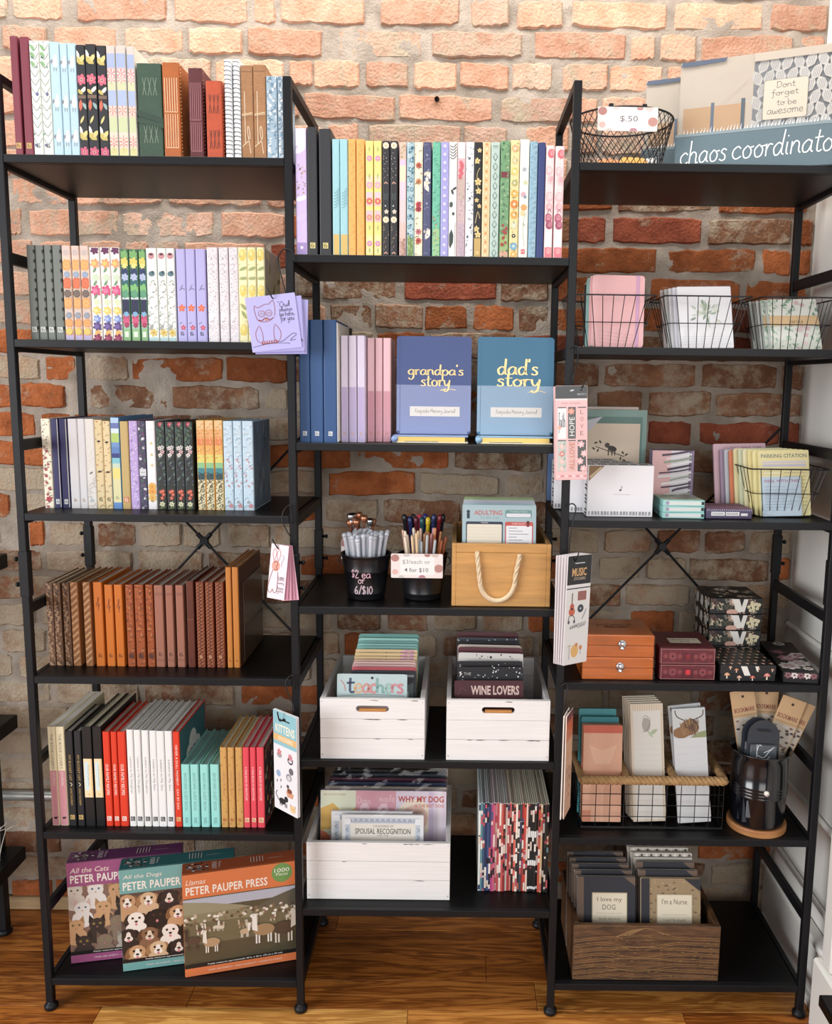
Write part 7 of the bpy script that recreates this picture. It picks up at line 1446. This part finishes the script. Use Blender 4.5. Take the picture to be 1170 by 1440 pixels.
card('notepad', 'small pale blue deal with this notepad leaning in front', 'notepad', .077, .077, .004, 'bfd4e4', (1.459, .0655, R3+.0026), (-.2, -.03, 0), art_deal, .002, 'notepads in the third right shelf basket')

# ---------------------------------------------------------------- fourth right shelf: boxes
ORB = mat('glossy_orange_wood', 'c4641c', .22, var=.3, vscale=10, stretch=(1, 8, 20), coat=.6)
for i in range(2):
    o = thing('wooden_box', ('lower', 'upper')[i]+' glossy orange wooden box with metal clasp', 'box', (1.0715+.0055*i, .0205+.003*i, R4+.0445*i), -.01*i, 'stacked orange boxes'); w, d, h = .1385-.005*i, .118, .0442
    MB().bbox(0, w, 0, d, 0, h*.52, .0015).obj('box_body', ORB, o); MB().bbox(0, w, 0, d, h*.53, h, .0015).obj('lid', ORB, o)
    c = MB().lathe([(0, 0), (.0085, 0), (.0085, .0015), (.006, .003), (.003, .0045), (0, .005)], 18).obj('clasp', MATS['chrome'], o, (w*.53, 0, h*.6), (PI/2, 0, 0), smooth=True)
    MB().bbox(w*.53-.0045, w*.53+.0045, -.004, -.001, h*.36, h*.5, .001).obj('clasp_hasp', MATS['chrome'], o); MB().lathe([(0, 0), (.003, .001), (.0022, .004), (0, .0045)], 10).obj('clasp_knob', MATS['chrome'], o, (w*.53, -.003, h*.42), (PI/2, 0, 0))
    if i:
        q = Pr(0, w, 0, d); q.fit('LITTLE BOOK OF', .03, .07, .1, .078, '5a2408', bold=.02); q.fit('MEMORIES', .045, .055, .09, .063, '5a2408', bold=.02); wrap_print(q, 'lid_lettering', o, lambda a, b, k: (a, b, h+.0003+k))
    MB().box(-.001, w+.001, -.0062, -.006, 0, h+.001).obj('shrink_wrap', FILM, o)
BUR = mat('burgundy_leather', '5e1c26', .4, bump=.3, bscale=220, var=.25, vscale=60)
for i in range(2):
    o = thing('drawer_box', ('lower', 'upper')[i]+' burgundy keepsake box with red pull', 'box', (1.2235-.001*i, .024, R4+.0318*i), 0, 'stacked burgundy boxes'); w, d, h = .109, .118, .0315
    MB().bbox(0, w, .002, d, 0, h, .001).obj('case', BUR, o); MB().bbox(.002, w-.002, 0, .004, .002, h-.002, .0008).obj('drawer_front', mat('burgundy_damask', '6e2430', .45, var=.5, vscale=120, col2='4a141e'), o)
    p = Pr(.002, w-.002, .001, h-.001)
    for x0, x1, z0, z1 in ((.002, w-.002, .0015, .0024), (.002, w-.002, h-.0024, h-.0015), (.002, .003, 0, h), (w-.003, w-.002, 0, h)): p.rect(x0, x1, z0, z1, 'b07a74')
    for cx in (.025, w-.025): p.flower(cx, h*.5, .008, '8a3a40', '4a141e', 8); p.flower(cx-.014, h*.5, .005, '8a3a40', None, 6); p.flower(cx+.014, h*.5, .005, '8a3a40', None, 6)
    p.obj('front_print', o, y=-.0003); MB().bbox(w*.5-.0048, w*.5+.0048, -.0035, -.0002, h*.36, h*.66, .0006).obj('pull_tab', plain('c0303a' if i == 0 else '7a2028', .5), o)
    if i:
        q = Pr(0, w, 0, d); q.rect(.028, .090, .036, .07, 'e2d6bc'); q.fit('ANTIQUE', .036, .056, .084, .063, '6a5a44'); q.fit('BOX', .05, .042, .07, .05, '4a3f30'); wrap_print(q, 'lid_label', o, lambda a, b, k: (a, b, h+.0003+k))
def art_dark(seed, big=1.0):
    def f(p, w, h):
        q = random.Random(seed); 
        for i in range(16): p.flower(q.uniform(0, w), q.uniform(0, h), .008*big, q.choice(['6a5a44', 'c8b498', '4a4a3c', 'a88a78', '7a7468', 'e0d4c4', '5a4038']), q.choice(['d8c8a8', '3a2f28']), 6, q.uniform(0, 6))
        for i in range(10): p.leaf(q.uniform(0, w), q.uniform(0, h), .014*big, .005, q.uniform(0, 6), q.choice(['3f4a3c', '5a6450', '2f3832']))
    return f
for i in range(4):
    w, d, h = .1085, .105, .0338; o = thing('gift_box', ('lowest', 'third', 'second', 'top')[i]+(' black floral box, nearly hidden behind the mushroom box' if i == 0 else ' box of the black floral stack with white V ribbon'), 'box', (1.3495, .1415, R4+.0342*i), 0, 'stacked black floral boxes')
    MB().bbox(0, w, 0, d, 0, h*.62, .001).obj('box_body', plain('141417', .45), o); MB().bbox(-.0008, w+.0008, -.0008, d+.0008, h*.4, h, .001).obj('lid', plain('17171a', .45), o)
    p = Pr(.001, w-.001, .001, h-.001); art_dark(6)(p, w, h); 
    for k in range(9): p.flower(w*.82+.008*math.cos(k*2.4)*math.sqrt(k/3), h*.5+.006*math.sin(k*2.4)*math.sqrt(k/3), .004, 'e6dcb4', 'b89a60', 5)
    p.poly([(w*.40, h*.95), (w*.55, h*.95), (w*.60, h*.45), (w*.64, h*.95), (w*.72, h*.95), (w*.66, h*.15), (w*.52, h*.15)], 'e2ded8'); p.poly([(w*.55, h*.95), (w*.60, h*.45), (w*.64, h*.95)], '17171a'); p.ell(w*.42, h*.14, .012, .006, 'cfa090', 10); p.obj('front_print', o, y=-.0014)
    s = Pr(.001, d-.001, .001, h-.001); art_dark(9)(s, d, h)
    for k in range(3): s.ell(.02+k*.034, h*.5, .010, .012, 'b8b4ac', 9)
    s.obj('side_print', o, (-.0012, d, 0), (0, 0, -PI/2), y=-.0002)
    if i == 3:
        q = Pr(.001, w-.001, .001, d-.001); art_dark(12, 1.6)(q, w, d); wrap_print(q, 'lid_print', o, lambda a, b, k: (a, b, h+.0003+k))
def mushroom(p, x, z, s, c): p.poly([(x-.22*s, z), (x+.22*s, z), (x+.14*s, z+s), (x-.14*s, z+s)], 'e4d4bc'); p.poly([(x-.85*s, z+.85*s), (x+.85*s, z+.85*s), (x+.55*s, z+1.45*s), (x, z+1.7*s), (x-.55*s, z+1.45*s)], c); p.ell(x, z+1.3*s, .14*s, None, 'efdcc8', 6)
o = thing('gift_box', 'black box printed with little mushrooms in front of the floral stack', 'box', (1.3415, .02, R4)); w, d, h = .107, .118, .0318
MB().bbox(0, w, 0, d, 0, h*.62, .001).obj('box_body', plain('131316', .45), o); MB().bbox(-.0008, w+.0008, -.0008, d+.0008, h*.45, h, .001).obj('lid', plain('151518', .45), o)
p = Pr(.001, w-.001, .001, h-.001)
for k, (x, z, s) in enumerate(((.012, .006, .007), (.036, .002, .006), (.03, .018, .005), (.062, .002, .006), (.09, .004, .008), (.072, .02, .005), (.1, .02, .004), (.018, .024, .004))): mushroom(p, x, z, s, ['d89a6c', 'e0a890', 'c8704c', 'd8604c', 'e08078', 'd0986c', 'c8806c', 'd8a080'][k])
p.poly([(.038, .031), (.05, .031), (.058, .012), (.046, .012)], 'e2ded8'); p.poly([(.066, .031), (.074, .031), (.07, .02)], 'e2ded8'); p.obj('front_print', o, y=-.0014); q = Pr(.001, w-.001, .001, d-.001); r_ = random.Random(5)
for a in range(7):
    for b in range(6): mushroom(q, .008+a*.0155+(b % 2)*.007, .006+b*.019, .0055, r_.choice(['d89a6c', 'c8907c', 'cfb098', 'b8705c']))
wrap_print(q, 'lid_print', o, lambda a, b, k: (a, b, h+.0003+k))
o = thing('gift_box', 'flat dark box with large white and pink flowers at right end', 'box', (1.463, .016, R4), -.115); w, d, h = .066, .208, .0212
MB().bbox(0, w, 0, d, 0, h*.62, .001).obj('box_body', plain('121215', .45), o); MB().bbox(-.0008, w+.0008, -.0008, d+.0008, h*.45, h, .001).obj('lid', plain('16161a', .45), o); q = Pr(.0005, w-.0005, .0005, d-.0005)
for x, z, r, c, c2 in ((.02, .04, .022, 'd8ccc8', 'b09094'), (.045, .06, .022, 'e0d6d2', 'c0a0a4'), (.03, .09, .022, '9a6a74', 'c8a4a4'), (.055, .11, .02, 'd8c4c0', '8a5a64'), (.02, .13, .018, '5a3640', '8a5a64'), (.035, .19, .013, 'c8b8ac', '6a5a50'), (.052, .025, .011, 'ded4cc', 'a08a84')): q.flower(x, z, r, c, c2, 7); q.flower(x, z, r*.55, c2, c, 6)
wrap_print(q, 'lid_print', o, lambda a, b, k: (a, b, h+.0003+k)); p = Pr(.0005, w-.0005, .0005, h-.0005)
for k in range(5): p.flower(.008+.012*k, h*.75, .007, 'd8ccc8' if k % 2 else '8a5a64', '4a3038', 6)
p.obj('front_print', o, y=-.0014)

# ---------------------------------------------------------------- fifth right shelf
BRAID = mat('braided_seagrass', 'b08a5c', .85, var=.35, vscale=90, bump=.4, bscale=400)
t = thing('wire_basket', 'black grid wire basket with braided seagrass rim and three compartments', 'basket', (1.082, .040, R5)); w, d, h = .286, .118, .1
mb = MB()
for k in range(11):
    x = w*k/10; mb.tube([(x, 0, .001), (x, 0, h)], .0009, 5); mb.tube([(x, d, .001), (x, d, h)], .0009, 5)
for k in range(1, 4):
    for x in (0, w): mb.tube([(x, d*k/4, .001), (x, d*k/4, h)], .0009, 5)
for z in (.026, .05, .074): mb.tube([(0, 0, z), (w, 0, z), (w, d, z), (0, d, z)], .0009, 5, closed=True)
stuffpart(mb.obj('grid_wires', M_WIRE, t)); MB().tube([(0, 0, .002), (w, 0, .002), (w, d, .002), (0, d, .002)], .0022, 6, closed=True).obj('base_frame', M_WIRE, t); mb = MB()
for k in range(1, 10): mb.tube([(w*k/10, 0, .0015), (w*k/10, d, .0015)], .0009, 4)
stuffpart(mb.obj('base_wires', M_WIRE, t))
def dense(P, n):
    out = []
    for i in range(len(P)-1):
        for k in range(n): out.append(tuple(P[i][c]+(P[i+1][c]-P[i][c])*k/n for c in range(3)))
    return out+[P[-1]]
hz = h+.004
rope(dense([(-.002, -.001, hz), (w+.002, -.001, hz)], 70), .0085, 10, m=BRAID, name='braided_rim', parent=t); rope(dense([(-.002, d, hz), (w+.002, d, hz)], 70), .0075, 10, m=BRAID, name='braided_rim', parent=t)
for x in (0, w*.315, w*.655, w): rope(dense([(x, -.001, hz), (x, d*.5, hz+.002), (x, d, hz)], 14), .0075, 4, m=BRAID, name='braided_divider', parent=t)
zb = R5+.0045; g = 'notepads in the braided basket'
def art_orange(p, w, h): p.rect(-w/2, w/2, 0, h, 'e3a98a'); p.rect(-w/2, w/2, h*.92, h, 'd05a3c'); p.poly([(-w*.36, h*.8), (0, h*.74), (w*.36, h*.8), (w*.2, h*.6), (-w*.2, h*.6)], 'ebb898'); p.rect(-w*.02, w*.03, 0, h*.4, 'e9b494'); p.rect(-w/2, -w*.28, 0, h*.12, 'd88a68')
card('list_pad', 'front orange wrapped list pad in the braided basket', 'notepad', .079, .2, .007, 'e0a080', (1.1265, .058, zb), (-.09, 0, 0), art_orange, .002, g, glossy=True)
card('list_pad', 'second orange list pad behind the front one', 'notepad', .079, .199, .006, 'd88a68', (1.125, .068, zb), (-.09, 0, 0), None, .002, g)
card('list_pad', 'front teal list pad behind the orange ones', 'notepad', .077, .209, .006, '2f7c84', (1.1235, .080, zb), (-.09, 0, 0), None, .003, g); card('list_pad', 'rear teal list pad in the braided basket', 'notepad', .077, .22, .006, '3f8c92', (1.1205, .096, zb), (-.09, 0, 0), None, .003, g)
def art_rabbitpad(p, w, h):
    p.rect(-w/2, w/2, 0, h, 'd8cbb8')
    for i in range(14): p.rect(-w*.5+i*w/14, -w*.5+i*w/14+w/28, 0, h, 'cbb89c')
    p.rect(-w*.42, w*.42, h*.02, h*.94, 'd8d4cc'); p.ell(-w*.02, h*.82, .009, .015, 'a8a29a', 10); p.stroke([(-w*.12, h*.86), (-w*.05, h*.9), (w*.1, h*.86), (0, h*.78), (-w*.15, h*.76)], .001, '7a746c'); p.leaf(w*.2, h*.76, .02, .008, .6, 'a8b898'); p.leaf(w*.1, h*.74, .018, .006, 2.2, 'b4c0a4')
    for i in range(13): p.rect(-w*.36, w*.36, h*(.66-i*.048), h*(.66-i*.048)+.0004, 'c4c0ba')
for i in range(5): card('list_pad', ('front', 'second', 'third', 'fourth', 'rearmost')[i]+' tall cream list pad with gingham border in the braided basket', 'notepad', .067, .242+.001*i, .0055, 'd6ccbc', (1.2265-.0022*i, .062+.0085*i, zb), (-.13, -.045, 0), art_rabbitpad, .001, g)
def art_cow(p, w, h):
    p.rect(-w/2, w/2, 0, h, 'cfd0d2'); p.rect(-w/2, w/2, h*.74, h, 'c2c6c6'); p.ell(0, h*.83, .02, .016, '7a5434', 12); p.ell(.004, h*.85, .014, .014, '5c3d26', 12); p.ell(-w*.25, h*.79, .018, .012, '8a6238', 10); p.poly([(0, h*.74), (w*.5, h*.74), (w*.5, h*.8), (w*.2, h*.78)], '8a9464')
    p.stroke([(-w*.1, h*.89), (-w*.36, h*.93), (-w*.42, h*.985)], .002, '3a2c22'); p.stroke([(w*.16, h*.9), (w*.4, h*.93), (w*.44, h*.98)], .002, '3a2c22'); q = random.Random(2)
    for i in range(40): x, z = q.uniform(-w*.3, w*.3), h*q.uniform(.77, .9); p.stroke([(x, z+.004), (x+.001, z-.006)], .0012, q.choice(['9a7046', '4a3020', 'b08850']))
    for i in range(10): p.rect(-w*.4, w*.4, h*(.66-i*.06), h*(.66-i*.06)+.0005, 'c0c1c4')
card('list_pad', 'front highland cow list pad in the braided basket', 'notepad', .067, .236, .006, 'cfd0d2', (1.318, .060, zb), (-.11, -.075, 0), art_cow, .001, g, glossy=True); card('list_pad', 'rear highland cow list pad leaning the other way', 'notepad', .067, .238, .006, 'd6d4d4', (1.324, .078, zb), (-.11, -.12, 0), art_cow, .001, g)
# black canister
t = thing('canister', 'glossy black metal canister with wooden base and white knob', 'canister', (1.4445, .062, R5))
MB().lathe([(0, 0), (.0575, 0), (.0585, .002), (.0585, .012), (.0575, .0145), (0, .0145)], 44).obj('wooden_base', mat('acacia_base', 'b98552', .5, var=.5, vscale=9, stretch=(1, 1, 6), col2='8a5530'), t, smooth=False)
prof = [(0, .0148), (.0525, .0148), (.0535, .018)]
for k in range(4): z = .078+k*.0065; prof += [(.0545, z-.0022), (.056, z), (.0545, z+.0022)]
prof += [(.0545, .145), (.0555, .158), (.061, .166), (.0612, .1675), (.0595, .1675), (.0540, .158), (.053, .145), (.052, .018), (0, .018)]
MB().lathe(prof, 44).obj('body', mat('black_lacquer', '0e0f14', .16, coat=.4), t, smooth=True)
MB().lathe([(0, 0), (.004, 0), (.0055, .002), (.005, .006), (0, .0075)], 12).obj('knob', plain('d8d2c8', .4), t, (-.004, -.0548, .0955), (PI/2, 0, 0), smooth=True)
MB().tube([(-.003, -.0585, .166), (-.003, -.0575, .14), (-.004, -.0575, .1), (-.0045, -.056, .075)], .0012, 5).obj('cord', plain('101012', .7), t)
def art_bm(p, w, h):
    p.rect(-w/2, w/2, 0, h, 'cfa878'); p.fit('BOOKMARK', -w*.42, h*.825, w*.44, h*.862, '8a4034', bold=.02); p.rect(-w/2, w/2, h*.80, h*.803, '8a6a50'); p.rect(-w*.46, w*.46, 0, h*.785, 'c8beb0'); q = random.Random(3)
    for i in range(40): p.ell(q.uniform(-w*.44, w*.44), h*q.uniform(.4, .77), .004, .0025, q.choice(['6a5044', '8a6a5a', 'd8d0c8', '4a4444', '9a7a6c']), 7)
    p.ell(0, h*.95, .003, None, '4a2f22', 10)
for i, (x, y, rx, ry, rz, hh, lab) in enumerate(((.008, .012, -.06, -.17, .05, .262, 'left kraft bookmark card standing in the black canister'), (.006, .022, -.06, .05, 0, .262, 'middle kraft bookmark card at the back of the canister'), (-.022, -.004, -.04, .33, -.05, .264, 'right kraft bookmark card leaning out of the black canister'), (-.016, .004, -.04, .39, -.08, .262, 'rear right kraft bookmark card leaning out of the canister'))):
    card('bookmark', lab, 'bookmark', .05, hh, .0012, 'c8a074', (1.4445+x, .062+y, R5+.0195), (rx, ry, rz), art_bm, .001, 'bookmark cards in the canister')
def lightcard(x, y, label, rz):
    o = thing('book_light', label, 'book light', (x, y, R5+.155), rot=(-.1, .04, rz), group='packaged book lights'); w = .064
    out = [(-w/2, -.13), (w/2, -.13)]+[(w/2*math.cos(a), .045+w/2*math.sin(a)) for a in [PI*k/14 for k in range(15)]]
    MB().prism(out, 0, .003).obj('backing_card', plain('2a2f38', .3), o); MB().bbox(-w*.42, w*.42, -.006, -.0002, -.12, .03, .002).obj('blister', mat('smoky_blister', '4a5056', .12, coat=.5), o)
    p = Pr(-w/2, w/2, -.13, .08); p.poly(rrect(-.014, .014, .056, .059, .0012), '0a0a0c'); p.hand('r', -.016, .002, -.004, .03, 'd8dade', .0014); p.stroke([(-.012, .008), (.0, .004), (.01, .016), (.02, .026), (.012, .02), (.0, .014)], .0014, 'd8dade'); p.stroke([(-.008, .002), (.004, .0), (.012, .006)], .0012, 'd8dade'); p.obj('logo_print', o, y=-.0065)
lightcard(1.4385, .034, 'front packaged black book light standing in the canister', .0); lightcard(1.4325, .050, 'second packaged black book light behind the front one', .08)

# ---------------------------------------------------------------- bottom right crate of notebooks
DKW = mat('carved_dark_wood', '3a271b', .5, var=.75, vscale=22, stretch=(1, 1, 5), col2='6e4c2e', bump=.6, bscale=160)
t = thing('wooden_crate', 'dark carved wooden crate of notebooks on the bottom right shelf', 'crate', (1.0715, .014, R6)); w, d, h = .2985, .205, .1205
MB().bbox(0, w, 0, .011, 0, h, .001).obj('front_panel', DKW, t); MB().bbox(0, w, d-.011, d, 0, h, .001).obj('back_panel', DKW, t)
for x0, x1 in ((0, .011), (w-.011, w)): MB().bbox(x0, x1, .0112, d-.0112, 0, h, .001).obj('side_panel', DKW, t)
MB().bbox(.011, w-.011, .011, d-.011, .001, .007, .0005).obj('bottom_panel', DKW, t)
p = Pr(.002, w-.002, .002, h-.0015)
for k in range(7): p.stroke([(w*.42-.008-k*.006, h*.84-k*.001), (w*.5-.002*k, h*.96+.0*k), (w*.6+k*.005, h*.86-k*.001)], .0014, 'a8824e' if k % 2 else '6a4a2c')
for k in range(24):
    z = h*(.80-.033*k); p.stroke([(.0, z-.004), (w*.2, z+.003), (w*.45, z+.010*math.sin(k)), (w*.7, z+.004), (w, z+.001)], .0008, '96703e' if k % 3 else '241610')
rr = random.Random(2)
for k in range(260):
    x, z = rr.uniform(.004, w-.004), h*(rr.random()**1.0)*.8; p.stroke([(x, z), (x+.003, z+.0012), (x+.006, z+.0004)], .0007, rr.choice(['8a6436', '6a4a2a', 'a07c46']))
p.obj('carved_grain', t, y=-.0003)
def art_comp(label1, label2, sub, speckle):
    def f(p, w, h):
        if speckle:
            p.rect(-w/2, w/2, 0, h, '9a815c'); q = random.Random(7)
            for i in range(200):
                x, z = q.uniform(-w/2, w/2), q.uniform(0, h); p.stroke([(x, z), (x+.003, z+.002), (x+.004, z-.001)], .0011, q.choice(['6a5434', 'c0a878', '50402a']))
            p.rect(-w/2, -w*.36, 0, h, '22242e'); p.poly([(w*.5, h), (w*.22, h), (w*.5, h*.86)], '22242e')
        else:
            p.rect(-w/2, w/2, 0, h, '23252f'); p.rect(-w/2, -w*.38, 0, h, '6a5444'); p.poly([(w*.5, h), (w*.3, h), (w*.5, h*.9)], '6a5444')
        p.poly(rrect(-w*.24, w*.36, h*.38, h*.83, .001), 'b8a888'); p.poly(rrect(-w*.225, w*.345, h*.39, h*.82, .001), 'ded2b8')
        p.fit(label1, -w*.15, h*.72, w*.27, h*.78, '5a4e3c')
        if label2: p.fit(label2, -w*.06, h*.645, w*.16, h*.70, '5a4e3c')
        p.rect(-w*.16, w*.28, h*.605, h*.608, '8a7c64'); p.fit(sub, -w*.12, h*.525, w*.24, h*.565, '7a6c56'); p.fit('favorite people' if label2 else 'but I can sedate it', -w*.12, h*.465, w*.24, h*.50, '7a6c56')
    return f
def comp(x, y, w, h, lab, c, art, ln=-.19):
    o = thing('notebook', lab, 'notebook', (x, y, R6+.0075), rot=(ln, 0, 0), group='notebooks in the dark wooden crate')
    rr_plate(w, h, .0012, .004).obj('front_cover', plain(c, .55), o); MB().prism(rrect(-w/2, w/2, 0, h, .004, 3), .0078, .009).obj('back_cover', plain(c, .55), o); MB().box(-w/2+.0006, w/2-.001, .0012, .0078, .0006, h-.0006).obj('pages', plain('d4ccbc', .8), o)
    if art: p = Pr(-w/2+.0005, w/2-.0005, .0005, h-.0005); art(p, w, h); p.obj('cover_print', o, y=-.0002)
dog = art_comp('I love my', 'DOG', 'basically, dogs are my', False); nurse = art_comp("I'm a Nurse", '', "I can't fix stupid", True)
for i in range(5): comp(1.1435-.003*i, .036+.0185*i, .122, .1885+.003*i, ('front dark notebook reading I love my dog', 'second dark notebook of the left crate stack', 'third dark notebook of the left crate stack', 'fourth dark notebook of the left crate stack', 'rearmost dark notebook of the left crate stack')[i], '23252f', dog)
for i in range(3): comp(1.278-.002*i, .036+.0165*i, .124, .1865+.008*i, ('front speckled notebook with white label about a nurse', 'second dark notebook of the right crate stack', 'third dark notebook of the right crate stack')[i], ('8a7350', '23252f', '23252f')[i], (nurse, dog, dog)[i])
def art_lace(p, w, h):
    p.rect(-w/2, w/2, 0, h, 'c4bcb0'); p.rect(-w*.5, w*.5, h*.955, h*.965, '4a4440')
    for k in range(12): p.ell(-w*.45+k*w*.082, h*.975, .003, .003, '5a5048' if k % 2 else 'e0dcd4', 7)
for i in range(3): comp(1.274-.004*i, .0875+.0175*i, .124, .212+.002*i, ('front', 'second', 'rearmost')[i]+' pale notebook with dark border in the right crate stack', 'bdb6aa', art_lace)
